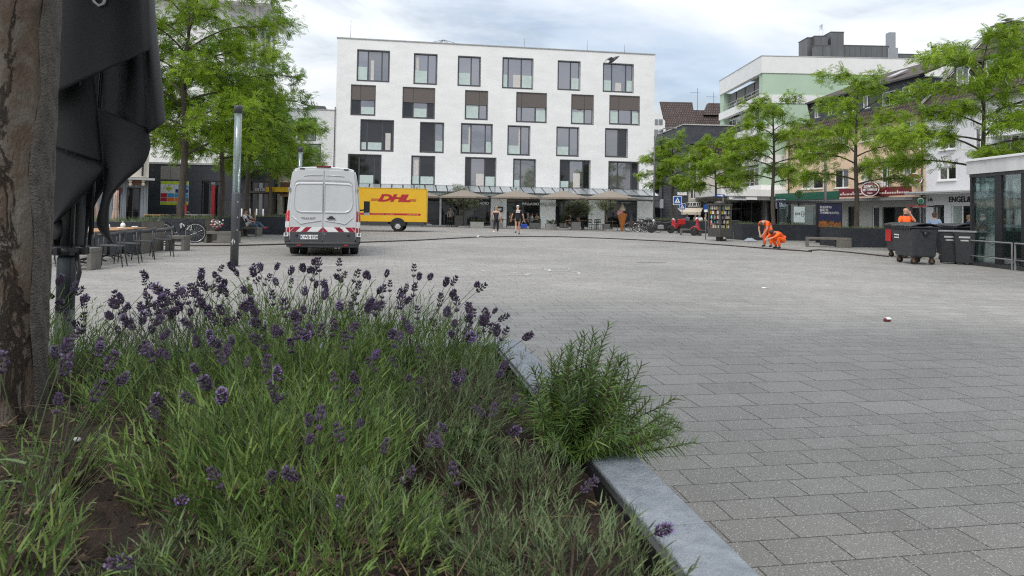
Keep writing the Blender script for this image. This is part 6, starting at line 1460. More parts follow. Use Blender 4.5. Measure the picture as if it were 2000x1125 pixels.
# ---------------------------------------------------------------- cafe tables and chairs on the left
CH = mat('chair_plastic', (.040, .042, .045), .5, var=.15)
def chair(label, c, rz, group='dark armchairs at the cafe tables'):
    t = thing('cafe_chair', label, 'chair', (c[0], c[1], 0), rz, group)
    q = MB(); q.prism([(-.23, -.22, .43), (.23, -.22, .43), (.24, .22, .45), (-.24, .22, .45)], (0, 0, .03)); q.build('seat', CH, t, bevel=.012)
    for (x, y), (x2, y2) in (((-.21, -.2), (-.25, -.27)), ((.21, -.2), (.25, -.27)), ((-.22, .2), (-.26, .24)), ((.22, .2), (.26, .24))):
        q = MB(); q.tube([(x2, y2, 0), (x, y, .44), (x * 1.16, y * 1.0, .66 if y > 0 else .72)], [.011, .017, .014], 6); q.build('leg', CH, t)
    rows = []
    for k in range(13):
        a = pi * (1.02 - 1.04 * k / 12); e = abs(cos(a)); x, y = .28 * cos(a), -.08 - .20 * sin(a) + .30 * e ** 3
        rows.append([(x, y, .69 - .03 * e), (x, y, .72 + .10 * (1 - e ** 1.4))])
    q = MB(); q.grid(rows); q.build('backrest', CH, t, thick=.02)
    return t
def table(label, c, rz=0.0, w=.72, d=.72, n=0):
    t = thing('cafe_table', label, 'table', (c[0], c[1], 0), rz, 'wooden topped cafe tables')
    q = MB(); q.box(-w / 2, -d / 2, .72, w / 2, d / 2, .75); q.build('table_top', WOOD, t, bevel=.008)
    q = MB(); q.tube([(0, 0, .08), (0, 0, .718)], .035, 8); q.build('pedestal', BLACK, t)
    for i in range(4):
        a = pi / 4 + pi / 2 * i; q = MB(); q.tube([(0, 0, .10), (.18 * cos(a), .18 * sin(a), .075), (.36 * cos(a), .36 * sin(a), .015)], [.03, .024, .015], 6); q.build('foot', BLACK, t)
    return t
TB = [(-9.45, 15.55), (-9.75, 16.65), (-9.95, 17.75), (-10.2, 18.9)]
for i, (x, y) in enumerate(TB): table(['nearest wooden cafe table, beside the black umbrella', 'second wooden cafe table from the viewer', 'third wooden cafe table from the viewer', 'farthest wooden cafe table, before the planter'][i], (x, y), radians(8), .8, .95)
CP = [(-8.62, 15.5, 108), (-8.85, 16.6, 110), (-9.1, 17.75, 118), (-9.2, 18.9, 124), (-10.35, 16.0, -70), (-10.65, 17.1, -74), (-10.9, 18.3, -70)]
CL = ['nearest dark armchair, its back to the open square', 'second dark armchair from the viewer with its back to the square', 'third dark armchair from the viewer, turned a little', 'farthest dark armchair, before the bicycle wheel', 'dark armchair on the wall side of the nearest table', 'dark armchair on the wall side of the second table', 'dark armchair on the wall side of the third table']
c0 = chair(CL[0], CP[0][:2], radians(CP[0][2] - 0))
for (x, y, a), l in zip(CP[1:], CL[1:]): dup(c0, (x, y, 0), radians(a), l)
def jar(label, x, y):
    t = thing('candle_jar', label, 'candle jar', (x, y, .75), 0, 'white candle jars on the cafe tables'); q = MB(); q.lathe([(.03, 0), (.055, .03), (.06, .07), (.045, .11), (.03, .12), (.03, .13), (.001, .13)], n=14); q.build('jar', PWHITE, t, fix=False); q = MB(); q.lathe([(.02, .13), (.032, .135), (.02, .16), (.001, .165)], n=10); q.build('lid', STEEL, t, fix=False); return t
def ashtray(label, x, y):
    q = MB(); q.lathe([(.06, 0), (.08, .03), (.07, .035), (.05, .012), (.001, .012)], n=14); o = q.build('ashtray', PWHITE, None, loc=(x, y, .751), fix=False); return tag(o, label, 'ashtray', 'ashtrays on the cafe tables')
nm = ['nearest table', 'second table', 'third table', 'farthest table']
for i, (x, y) in enumerate(TB):
    jar('white candle jar on the ' + nm[i], x + .12, y - .28); ashtray('white ashtray on the ' + nm[i], x + .22, y + .12)
jar('white candle jar on the wall side of the nearest table', TB[0][0] - .28, TB[0][1] + .2)
b_ = bench('concrete bench end between umbrella and nearest cafe table', gp(120, 528), radians(8), .55, .5, .45, 'benches by the cafe tables')
bench('concrete bench behind the farthest cafe chairs', gp(322, 490), radians(4), .55, .5, .45, 'benches by the cafe tables')
# furniture beyond the planters on the left: small wooden tables and chairs
for i, (px, Y) in enumerate(((303, 33), (325, 33.5), (345, 34), (377, 36), (395, 36.5))):
    p = at(px, 420, Y); t = thing('terrace_table', ['wooden terrace table left of the poster', 'wooden terrace table under the poster', 'wooden terrace table beside the leaning trunk', 'grey terrace table right of the red flag', 'grey terrace table near the red shop panel'][i], 'table', (p.x, p.y, 0), 0, 'terrace tables behind the left planters')
    q = MB(); q.box(-.38, -.3, .92, .38, .3, .96); q.build('table_top', WOOD if i < 3 else LGREY, t)
    for sx_ in (-.32, .32): q = MB(); q.box(sx_ - .03, -.25, 0, sx_ + .03, .25, .918); q.build('leg', mat('wood_dark', (.10, .06, .035), .7), t)
# red beach flag
p = at(357, 420, 36); t = thing('beach_flag', 'narrow red beach flag beside the trunk before the poster', 'flag', (p.x, p.y, 0)); z0, z1 = at(357, 417, 36).z, at(358, 339, 36).z
q = MB(); rows = []
for i in range(15):
    u = i / 14; w = .20 * (1 - .45 * u) * (1 if u < .9 else max(.1, (1 - u) * 10)); rows.append([(-.02 - .03 * sin(3 * u), .02 * sin(9 * u), z0 + (z1 - z0) * u), (-.02 + w, .04 * sin(7 * u + 1), z0 + (z1 - z0) * u - .06)])
q.grid(rows); q.build('flag_cloth', PRED, t, thick=.004); q = MB(); q.tube([(-.03, 0, 0), (-.03, 0, z1 + .02), (.02, 0, z1 + .06)], .012, 6); q.build('pole', LGREY, t)
q = MB(); q.box(.02, -.045, z0 + .9, .07, -.04, z0 + 1.35); q.build('lettering', PWHITE, t)
# flower pot on the bench
c = gp(424, 474); t = thing('flower_pot', 'pot of pink and white flowers on the concrete bench', 'flower pot', (at(424, 455, 26.9).x, 26.9, .432)); q = MB(); q.lathe([(.07, 0), (.11, .14), (.10, .14), (.001, .12)], n=12); q.build('pot', mat('pot_dark', (.06, .03, .03), .6), t, fix=False)
P = RNG.normal(scale=(.12, .10, .07), size=(120, 3)) + np.array([0, 0, .26]); v, q_ = blades(P, RNG.normal(size=(120, 3)), np.full(120, .07), np.full(120, .05), .1, 1); np_mesh('leaves', v, q_, LEAFB, parent=t)
for mm, n_, nm_ in ((mat('petal_pink', (.62, .18, .26), .7), 22, 'blossoms'), (PWHITE, 16, 'blossoms')):
    q = MB()
    for i in range(n_): q.ball((rnd(-.2, .2), rnd(-.16, .05), rnd(.16, .42)), rnd(.022, .038), 6, 4)
    q.build(nm_, mm, t)
# closed beige parasols beside the umbrella
def closed_parasol(label, px, pyb, pyt, Y, w, lean=0):
    p = at(px, pyb, Y); zt = at(px, pyt, Y).z; t = thing('closed_parasol', label, 'parasol', (p.x, p.y, 0), 0, 'closed beige parasols'); z0 = p.z
    q = MB(); rows = []
    for i in range(8):
        u = i / 7; r = w * (1 - .55 * u) * (1 - .25 * math.exp(-((u - .55) / .1) ** 2)); rows.append([((r * (1 + .22 * cos(7 * a))) * cos(a) + lean * u, (r * (1 + .22 * cos(7 * a))) * sin(a), z0 + (zt - z0) * u) for a in [2 * pi * k / 42 for k in range(42)]])
    q.grid(rows, closed=True); q.build('cloth', mat('beige_cloth', (.42, .31, .25), .85, var=.08), t, thick=.01); q = MB(); q.tube([(0, 0, 0), (0, 0, z0 + .2)], .025, 6); q.build('pole', DGREY, t)
    q = MB(); q.tube([(w * .6 * cos(a) + lean * .5, w * .6 * sin(a), z0 + (zt - z0) * .55) for a in [2 * pi * k / 16 for k in range(17)]], .015, 4); q.build('strap', TANC, t)
closed_parasol('closed beige parasol left of the umbrella hem', 178, 448, 345, 21.5, .20)
closed_parasol('closed beige parasol with brown streaks behind the umbrella hem', 225, 450, 372, 21, .10)
# graffiti scribble on the planter
q = MB(); pts = []
a0 = gp(398, 472.5) - U * 2.4 - V * .02
for i in range(60):
    u = i / 59; s_ = 1.52 + .42 * u + .05 * sin(u * 23); pts.append((a0.x + U.x * s_, a0.y + U.y * s_, .62 + .09 * sin(u * 31) - .10 * u))
q.tube(pts, .009, 4); tag(q.build('graffiti', PWHITE, None), 'white graffiti scribble on the dark planter behind the bicycle', 'graffiti')
# ---------------------------------------------------------------- restaurant furniture at the right end of the terrace
def terrace_chair(label, px, py, rz, m):
    c = gp(px, py); t = thing('terrace_chair', label, 'chair', (c.x, c.y, 0), rz, 'terrace chairs of the restaurant'); q = MB(); q.box(-.22, -.22, .44, .22, .22, .47); q.build('seat', m, t)
    q = MB()
    for x in (-.2, .2):
        for y in (-.2, .2): q.tube([(x, y, 0), (x, y, .44 if y < 0 else .85)], .018, 5)
    for z in (.58, .70, .82): q.box(-.2, .19, z, .2, .21, z + .07)
    q.build('frame', m, t); return t
for px, py, a, l in ((1154, 449, 20, 'black slatted terrace chair at the left of its table'), (1162, 448.5, -40, 'black slatted terrace chair before its table'), (1171, 449, 150, 'black slatted terrace chair at the right of its table'), (1201, 450.5, 80, 'wooden terrace chair beside the ice cream cone')):
    terrace_chair(l, px, py, radians(a), BLACK if px < 1190 else mat('teak', (.22, .15, .10), .7))
for px, py, l, m in ((1166, 447.5, 'white topped bistro table between black chairs', LGREY), (1194, 450, 'wooden bistro table by the ice cream cone', MATS['teak']), (1136, 447.8, 'bistro table with a yellow cloth behind the spreading olive tree', mat('mustard_cloth', (.45, .28, .03), .8))):
    c = gp(px, py); t = thing('bistro_table', l, 'table', (c.x, c.y, 0), 0, 'bistro tables of the restaurant'); q = MB(); q.box(-.38, -.35, .71, .38, .35, .75); q.build('table_top', m, t); q = MB(); q.tube([(0, 0, .03), (0, 0, .709)], .035, 6); q.lathe([(.25, 0), (.25, .03), (.001, .04)], n=12); q.build('pedestal', BLACK, t, fix=False)
# ---------------------------------------------------------------- people
SKINJOBS = []
def skin_obj(name, chains, m, parent, sub=2):
    """chains: list of [(point, radius), ...]; equal points are shared so limbs grow out of one surface"""
    vs, rs, es, key, roots = [], [], [], {}, []
    for ch in chains:
        prev = None
        for p, r in ch:
            k = tuple(round(c, 4) for c in p)
            if k not in key: key[k] = len(vs); vs.append(p); rs.append(r); new = True
            i = key[k]
            if prev is not None and prev != i: es.append((prev, i))
            prev = i
    par = list(range(len(vs)))
    def find(a):
        while par[a] != a: a = par[a]
        return a
    for a, b in es: par[find(a)] = find(b)
    me = bpy.data.meshes.new(name); me.from_pydata([tuple(v) for v in vs], es, []); me.materials.append(m)
    o = bpy.data.objects.new(name, me); COL.objects.link(o); o.parent = parent
    sk = o.modifiers.new('skin', 'SKIN'); sk.use_smooth_shade = True; sk.branch_smoothing = .4
    seen = set()
    if not me.skin_vertices: me.attributes  # layer is made by the modifier
    for i, r in enumerate(rs):
        d = me.skin_vertices[0].data[i]; d.radius = (r, r) if not isinstance(r, tuple) else r
        f = find(i); d.use_root = f not in seen; seen.add(f)
    s = o.modifiers.new('sub', 'SUBSURF'); s.levels = s.render_levels = sub
    SKINJOBS.append(o); return o
def flush_skin():
    dg = bpy.context.evaluated_depsgraph_get()
    new = [(o, bpy.data.meshes.new_from_object(o.evaluated_get(dg))) for o in SKINJOBS]
    for o, me in new:
        nm = o.name.split('.')[0]; o.modifiers.clear(); o.data = me; me.name = nm
    SKINJOBS.clear()
def v3(*a): return Vector(a)
def pose_stand(h=1.72, step=0.0, arm=0.12, w=1.0):
    k = h / 1.72; J = dict(pel=v3(0, 0, .94), spn=v3(0, .0, 1.10), che=v3(0, .01, 1.30), nek=v3(0, .01, 1.455), hed=v3(0, -.02, 1.575))
    for s, n in ((-1, 'L'), (1, 'R')):
        st = step * s
        J['s' + n] = v3(s * .175 * w, .01, 1.385); J['e' + n] = v3(s * (.225 + arm * .3) * w, .03 - st * .35, 1.12); J['w' + n] = v3(s * (.235 + arm * .5) * w, -.05 - st * .6, .87)
        J['h' + n] = v3(s * .085 * w, 0, .90); J['k' + n] = v3(s * .095, -.02 + st * .45 - .03 * abs(st), .50); J['a' + n] = v3(s * .095, .03 + st * 1.0 + (.10 if st > .05 else 0), .085 + (.10 if st > .05 else 0)); J['t' + n] = J['a' + n] + v3(s * .03, -.17, -.05 - (.03 if st > .05 else 0))
    return {a: p * k for a, p in J.items()}
def pose_sit(seat=.45, lean=.0, kn=.0, arms='table'):
    z = seat + .09; J = dict(pel=v3(0, .0, z), spn=v3(0, .02 + lean * .3, z + .17), che=v3(0, .03 + lean * .75, z + .37), nek=v3(0, .02 + lean * 1.1, z + .52), hed=v3(0, -.02 + lean * 1.2, z + .645))
    for s, n in ((-1, 'L'), (1, 'R')):
        J['s' + n] = v3(s * .17, .03 + lean, z + .45); J['e' + n] = v3(s * .23, -.08 + lean * .6, z + .20); J['w' + n] = v3(s * .12, -.30, z + .19)
        J['h' + n] = v3(s * .09, -.02, z - .01); J['k' + n] = v3(s * .11, -.44, z + .0); J['a' + n] = v3(s * .11, -.46 + kn, .085); J['t' + n] = J['a' + n] + v3(0, -.17, -.05)
    return J
def person(label, loc, rz, J, top, legs, shoes=BLACK, hair=HAIRD, sleeve=.55, leg=1.0, cap=None, hands=True, longhair=False, group=None, fat=1.0, scale=1.0, legs2=None):
    t = thing('person', label, 'person', loc, rz, group); t.scale = (scale,) * 3
    g = lambda a, b, u: J[a].lerp(J[b], u)
    up = (J['hed'] - J['nek']).normalized(); fw = v3(0, -1, 0) if abs(up.z) > .5 else v3(0, -.3, -1)
    fw = J.get('look', fw); fw = (fw - up * fw.dot(up)).normalized(); sd = up.cross(fw)
    H = J['hed']
    ch = [[(J['pel'], .125 * fat), (J['spn'], .118 * fat), (J['che'], .125 * fat), (J['nek'], .055), (H - up * .05 + fw * .012, .072), (H + up * .03, .088), (H + up * .105, .05)]]
    for n in 'LR':
        ch.append([(J['che'], .125 * fat), (J['s' + n], .062), (J['e' + n], .042), (J['w' + n], .028), (J['w' + n] + (J['w' + n] - J['e' + n]).normalized() * .07, .030)])
        ch.append([(J['pel'], .125 * fat), (J['h' + n], .090 * fat), (g('h' + n, 'k' + n, .5), .075), (J['k' + n], .055), (g('k' + n, 'a' + n, .35), .052), (J['a' + n], .036), (J['t' + n], .032)])
    body = skin_obj('body', ch, SKIN, t)
    q = MB()   # face and ears
    R = Matrix((sd, fw, up)).transposed()
    for s in (-1, 1): q.ball(H + up * .03 + fw * .076 + sd * s * .032, (.012, .008, .010), 6, 4, 0, R)
    q.build('eyes', BLACK, t, fix=False)
    q = MB(); q.ball(H + up * .0 + fw * .088, (.013, .018, .024), 6, 5, 0, R)
    for s in (-1, 1): q.ball(H + up * .01 + sd * s * .082 - fw * .005, (.010, .022, .032), 6, 5, 0, R)
    q.ball(H - up * .045 + fw * .074, (.026, .008, .007), 6, 4, 1, R); q.build('face', [SKIN, mat('lips', (.30, .10, .09), .5)], t, fix=False)
    if hands:
        fch = []
        for n in 'LR':
            d = (J['w' + n] - J['e' + n]).normalized(); sdw = d.cross(v3(0, -1, .2)); sdw = sdw.normalized() if sdw.length > .1 else v3(1, 0, 0); nn = d.cross(sdw)
            for i, L_ in enumerate((.065, .078, .072, .055)):
                b = J['w' + n] + d * .085 + sdw * (.03 - .02 * i); fch.append([(b - d * .02, .010), (b + d * L_ * .5 + nn * .008, .009), (b + d * L_ + nn * .03, .007)])
            b = J['w' + n] + d * .04 + sdw * .035; fch.append([(b - sdw * .02, .011), (b + sdw * .025 + d * .03, .010), (b + sdw * .03 + d * .06, .008)])
        skin_obj('fingers', fch, SKIN, body, 1)
    # clothes follow the body
    ch = [[(J['pel'] + (J['pel'] - J['spn']) * .45, .150 * fat), (J['pel'] + (J['pel'] - J['spn']) * .05, .153 * fat), (J['spn'], .150 * fat), (J['che'], .158 * fat), (g('che', 'nek', .62), .088)]]
    for n in 'LR':
        l = [(J['che'], .158 * fat), (J['s' + n], .086)]
        u = min(sleeve, 1); l.append((g('s' + n, 'e' + n, u), .066 if sleeve < .9 else .058))
        if sleeve > 1: l.append((g('e' + n, 'w' + n, sleeve - 1), .044))
        if sleeve > .05: ch.append(l)
        else: ch.append([(J['che'], .158 * fat), (J['s' + n] * .92 + J['che'] * .08, .075)])
    skin_obj('top', ch, top, t)
    ch = [[(g('pel', 'spn', .75), .135 * fat), (g('pel', 'spn', .3), .142 * fat), (J['pel'], .148 * fat)]]
    for n in 'LR':
        l = [(J['pel'], .148 * fat), (J['h' + n], .110 * fat), (g('h' + n, 'k' + n, .5), .094)]
        if leg > .45: l.append((J['k' + n], .078))
        if leg > .5: l.append((g('k' + n, 'a' + n, min(.97, (leg - .5) * 2)), .062))
        ch.append(l)
    skin_obj('trousers', ch, legs, t)
    if top is PORANGE:
        for n in 'LR': skin_obj('reflective_band', [[(g('k' + n, 'a' + n, .30), .071), (g('k' + n, 'a' + n, .50), .069)]], mat('band_silver', (.55, .56, .5), .4), t, 1)
    for n in 'LR': skin_obj('shoe', [[(J['a' + n] + v3(0, .035, -.02), .046), (J['a' + n].lerp(J['t' + n], .5) + v3(0, 0, -.006), .046), (J['t' + n] + v3(0, 0, .006), .038)]], shoes, t)
    q = MB()
    if cap is not None:
        q.ball(H + up * .075 - fw * .008, (.094, .106, .060), 12, 8, 0, R); q.ball(H + up * .062 + fw * .10, (.07, .07, .012), 10, 6, 0, R); q.build('cap', cap, t, fix=False)
    else:
        q.ball(H + up * .058 - fw * .022, (.092, .098, .082), 12, 8, 0, R)
        q.ball(H - up * .01 - fw * .045, (.078, .058, .075 if not longhair else .13), 10, 7, 0, R); q.build('hair', hair, t, fix=False)
    return t
# two people walking away
c = W(968.5, 457.3); J = pose_stand(1.70, .17, .12)
person('woman in a sleeveless navy top and cropped trousers walking away across the square', c, radians(176), J, NAVY, NAVY, PWHITE, HAIRB, 0.0, .86)
c = W(1010.5, 458); J = pose_stand(1.80, .10, .2, 1.10)
man = person('man in a black printed T-shirt, shorts and white cap walking away', c, radians(182), J, mat('black_cloth', (.013, .013, .016), .85, var=.2), mat('black_cloth2', (.015, .015, .02), .85), BLACK, HAIRG, .75, .42, cap=WHITEC, fat=1.12)
q = MB()
for k in range(2):
    for i in range(4): q.box(-.12 + i * .062, .150, 1.40 - k * .075, -.07 + i * .062, .163, 1.455 - k * .075)
q.build('back_print', PWHITE, man)
hw = world_of(man, J['wR'] + v3(0, -.03, -.12)); hw = world_of(man, J['wL'] + v3(0, -.04, -.10))
t = thing('shopping_basket', 'blue shopping bag carried by the man in the white cap', 'bag', (hw.x, hw.y, hw.z - .40), radians(10)); q = MB(); q.prism([(-.17, -.12, 0), (.17, -.12, 0), (.20, -.13, .22), (-.20, -.13, .22)], (0, .25, 0)); q.build('bag', mat('bag_blue', (.01, .045, .32), .5), t, bevel=.02); q = MB(); q.tube([(-.15, 0, .22), (-.05, 0, .42), (.05, 0, .42), (.15, 0, .22)], .01, 6); q.build('handle', LGREY, t)
# seated man, legs crossed, hand at his face
p = at(487.5, 447, 35.0)
J = pose_sit(.43, .16); J['eR'] = v3(.20, -.22, .72); J['wR'] = v3(.08, -.26, .98); J['eL'] = v3(-.22, -.08, .73); J['wL'] = v3(-.05, -.26, .66)
J['kR'] = v3(.06, -.47, .62); J['aR'] = v3(-.02, -.80, .36); J['tR'] = v3(-.02, -.96, .42); J['aL'] = v3(-.10, -.56, .085); J['tL'] = v3(-.10, -.74, .03)
sm = person('man in a navy waistcoat and jeans sitting cross-legged on a bench beside the lamp column', (p.x, p.y - .1, 0), radians(84), J, WHITEC, DENIM, PRED, HAIRD, .62)
skin_obj('waistcoat', [[(J['pel'], .150), (J['spn'], .148), (J['che'], .155), (J['che'].lerp(J['nek'], .5), .11)]], mat('navy_vest', (.03, .04, .085), .85), sm)
# road workers
BOOT = mat('boots', (.02, .02, .022), .6)
p = W(1497, 482.5); J = pose_stand(1.74)
J.update(pel=v3(0, .16, .90), spn=v3(0, .06, 1.03), che=v3(0, -.14, 1.12), nek=v3(0, -.30, 1.08), hed=v3(0, -.40, .99), look=v3(0, -.2, -1))
for s, n in ((-1, 'L'), (1, 'R')):
    J['s' + n] = v3(s * .175, -.21, 1.07); J['e' + n] = v3(s * .20, -.27, .79); J['w' + n] = v3(s * .08, -.38, .56); J['h' + n] = v3(s * .09, .16, .87); J['k' + n] = v3(s * .14, .04, .47); J['a' + n] = v3(s * .16, .12, .085); J['t' + n] = v3(s * .18, -.06, .035)
person('road worker in orange bending down over the hose', p, radians(-52), J, PORANGE, PORANGE, BOOT, HAIRD, .7)
p = W(1520, 486); J = pose_stand(1.72)
J.update(pel=v3(0, .22, .36), spn=v3(0, .12, .52), che=v3(0, -.06, .66), nek=v3(0, -.20, .70), hed=v3(0, -.32, .68), look=v3(0, -.5, -1))
for s, n in ((-1, 'L'), (1, 'R')):
    J['s' + n] = v3(s * .17, -.12, .64); J['e' + n] = v3(s * .20, -.36, .50); J['w' + n] = v3(s * .10, -.56, .42); J['h' + n] = v3(s * .09, .20, .33); J['k' + n] = v3(s * .17, -.22, .48); J['a' + n] = v3(s * .15, .06 - .12 * (s > 0), .085); J['t' + n] = v3(s * .17, -.12 - .12 * (s > 0), .035)
person('road worker in orange crouching beside the hose', p, radians(-66), J, PORANGE, PORANGE, BOOT, HAIRD, 1.5, fat=1.08)
p = at(1769, 430, 26.6); J = pose_stand(1.72); J['eR'] = v3(.30, -.12, 1.22); J['wR'] = v3(.13, -.10, 1.50); J['eL'] = v3(-.26, -.12, 1.14); J['wL'] = v3(-.05, -.32, 1.10)
person('bald road worker in orange on the phone behind the bins', (p.x, p.y, 0), radians(-10), J, PORANGE, PORANGE, BOOT, SKIN, .8, fat=1.18)
# people behind the bins
p = at(1825, 430, 28.5); J = pose_stand(1.60); person('person in a light blue shirt seen from behind above the bins', (p.x, p.y, 0), radians(150), J, BLUEC, DENIM, BLACK, mat('hair_brown', (.09, .05, .03), .6), .8)
p = at(1892, 430, 29.5); J = pose_stand(1.52); person('person in navy facing the glass kiosk behind the bins', (p.x, p.y, 0), radians(70), J, mat('navy2', (.04, .06, .13), .8), DENIM, BLACK, HAIRB, 1.5)
p = at(1563, 440, 43.8); J = pose_sit(.47, -.12); person('person in a pale jacket sitting in the tram shelter', (p.x, p.y + .1, 0), radians(-20), J, mat('pale_jacket', (.42, .40, .37), .8), DENIM, BLACK, HAIRG, 1.6)
p = at(1548, 440, 43.5); t = thing('red_bag', 'red bag on the seat of the tram shelter', 'bag', (p.x, 44.4, .462)); q = MB(); q.prism([(-.20, -.1, 0), (.20, -.1, 0), (.16, -.08, .32), (-.14, -.08, .34)], (0, .18, 0)); q.build('bag', REDC, t, bevel=.04); q = MB(); q.tube([(-.09, 0, .32), (-.05, 0, .46), (.05, 0, .46), (.09, 0, .32)], .012, 6); q.build('handle', REDC, t)
# restaurant guests
p = at(880, 430, 62.5); J = pose_stand(1.68); J['eL'] = v3(-.26, -.05, 1.12); J['wL'] = v3(-.22, -.32, .98); J['eR'] = v3(.26, -.05, 1.12); J['wR'] = v3(.22, -.32, .98)
person('older person in a grey jacket standing at a walking frame', (p.x, p.y, 0), 0, J, GREYC, BLACK, BLACK, HAIRG, 1.9)
t = thing('walking_frame', 'wheeled walking frame in front of the older person', 'walking frame', (p.x, p.y - .5, 0)); q = MB()
for s in (-1, 1): q.tube([(s * .24, .15, .95), (s * .24, .05, .85), (s * .26, -.05, .1)], .014, 6); q.tube([(s * .24, .05, .8), (s * .26, .3, .1)], .014, 6)
q.box(-.22, -.1, .5, .22, .15, .54); q.build('frame', DGREY, t)
for s in (-1, 1): wheel(t, (s * .26, -.05, .09), .09, .03, 'X', DGREY); wheel(t, (s * .26, .3, .09), .09, .03, 'X', DGREY)
for px, Y, a, l, tp_, hr in ((997, 61.5, 80, 'guest with fair hair at a table left of the walking man', TANC, HAIRB), (1031, 61.3, -90, 'guest in a pale top right of the walking man', GREYC, HAIRG), (1039, 61.8, 100, 'guest in white beside the bushy hedge', WHITEC, HAIRD), (1048.5, 62, -60, 'guest in tan behind the pale concrete box', TANC, HAIRD), (1114, 59.6, -75, 'large guest in a dark shirt with bare legs', mat('dark_shirt', (.03, .025, .03), .8), HAIRD), (1129, 61, 60, 'guest facing the large guest at the terrace edge', TANC, HAIRG)):
    p = at(px, 430, Y); person(l, (p.x, p.y, 0), radians(a), pose_sit(.46), tp_, mat('shorts_dark', (.04, .04, .05), .8), BLACK, hr, .7, .5 if px == 1114 else 1.0, fat=1.2 if px == 1114 else 1.0, group='guests on the restaurant terrace')
for px, Y, l, m in ((990, 61.2, 'dark bistro table between the walking people', DGREY), (1043, 61, 'dark bistro table behind the bushy hedge', DGREY), (1121, 60, 'dark bistro table of the large guest', DGREY)):
    p = at(px, 430, Y); t = thing('bistro_table', l, 'table', (p.x, p.y, 0), 0, 'bistro tables of the restaurant'); q = MB(); q.box(-.35, -.35, .72, .35, .35, .75); q.build('table_top', m, t); q = MB(); q.tube([(0, 0, 0), (0, 0, .719)], .035, 6); q.build('pedestal', BLACK, t)
for px, Y, l, tp_, hr, a in ((1358, 62, 'cafe guest in pale green behind the red handlebar', GREYC, HAIRG, 40), (1366.5, 60, 'cafe guest in a bright white shirt left of the bookcase', PWHITE, HAIRG, -30), (1378, 61, 'cafe guest in beige next to the bookcase', mat('beige_top', (.45, .40, .32), .8), HAIRB, 70), (1342, 64, 'cafe guest behind the small crossing sign', BLUEC, HAIRD, -50)):
    p = at(px, 430, Y); person(l, (p.x, p.y, 0), radians(a), pose_sit(.60), tp_, DENIM, BLACK, hr, .8, group='guests of the cafe behind the scooters')
t = thing('awning', 'cream awning over the cafe guests behind the scooters', 'awning', tuple(world_of(beige, (bx(1338, 410, -1.4)[0], -1.35, bx(1345, 408, -1.4)[1]))), radians(4)); q = MB(); q.prism([(-.8, 0, 0), (2.0, 0, .12), (1.2, -1.6, -.38), (-.9, -1.6, -.38)], (0, 0, .03)); q.box(-.9, -1.62, -.62, 1.2, -1.6, -.36); q.build('cloth', mat('cream_canvas', (.58, .52, .42), .8), t)
flush_skin()
# ---------------------------------------------------------------- hose, sheet, litter, chalk, bird
hp = [gp(*p) for p in ((180, 470), (270, 478), (360, 481), (470, 480.5), (560, 478), (700, 474.5), (820, 470), (900, 465.5), (930, 464), (935, 463.3), (950, 464), (1000, 462.5), (1090, 463), (1200, 467), (1320, 473), (1420, 480), (1500, 486.5), (1560, 490.5), (1585, 492.5))]
q = MB(); q.tube([(p.x, p.y, .022) for p in hp], .032, 6); tag(q.build('hose', mat('hose_rubber', (.035, .022, .02), .6), None, fix=False), 'long dark hose lying across the whole square', 'hose')
hp = [gp(*p) for p in ((1580, 490.5), (1600, 489), (1640, 492), (1690, 497), (1735, 502))]
q = MB(); q.tube([(p.x, p.y, .02) for p in hp], .03, 6); tag(q.build('hose', MATS['hose_rubber'], None, fix=False), 'short dark hose end running towards the bins', 'hose')
c = gp(933, 464); q = MB(); q.cbox((c.x, c.y, .06), (.10, .06, .06)); q.lathe([(.03, .05), (.03, .11), (.02, .12), (.001, .12)], (c.x + .05, c.y, 0), 10); tag(q.build('hose_coupling', PWHITE, None), 'white coupling on the long hose', 'hose coupling')
c = gp(1466, 471.5); q = MB(); rows = []
for i in range(9): rows.append([(c.x - .38 + .09 * i + rnd(-.02, .02), c.y - .18 + .06 * j, .02 + .16 * max(0, sin(pi * i / 8)) * max(0, sin(pi * j / 7)) * (.6 + .6 * ((i * 7 + j * 5) % 3) / 2)) for j in range(8)])
q.grid(rows); tag(q.build('sheet', mat('grey_sheet', (.30, .33, .37), .8), None, thick=.01), 'crumpled grey-blue sheet lying before a bench near the workers', 'sheet')
c = gp(1733, 628); t = thing('crushed_can', 'crushed red and white can lying on the open paving', 'litter', (c.x, c.y, 0), radians(15)); t.scale = (.75, .75, .7); q = MB(); q.lathe([(.001, -.06), (.028, -.058), (.033, -.03), (.024, .0), (.034, .03), (.027, .058), (.001, .06)], (0, 0, .030), 12, axis='X'); q.build('body', mat('can_red', (.20, .03, .035), .5), t, fix=False); q = MB(); q.cbox((.015, -.012, .056), (.09, .055, .012), rx=.5); q.build('label', PWHITE, t)
c = gp(1495, 563); q = MB(); q.add([(c.x - .06, c.y - .03, .003), (c.x + .06, c.y - .02, .012), (c.x + .05, c.y + .06, .004), (c.x - .05, c.y + .05, .015)], [(0, 1, 2, 3)]); tag(q.build('paper_scrap', PWHITE, None, thick=.002), 'small white paper scrap on the paving', 'litter')
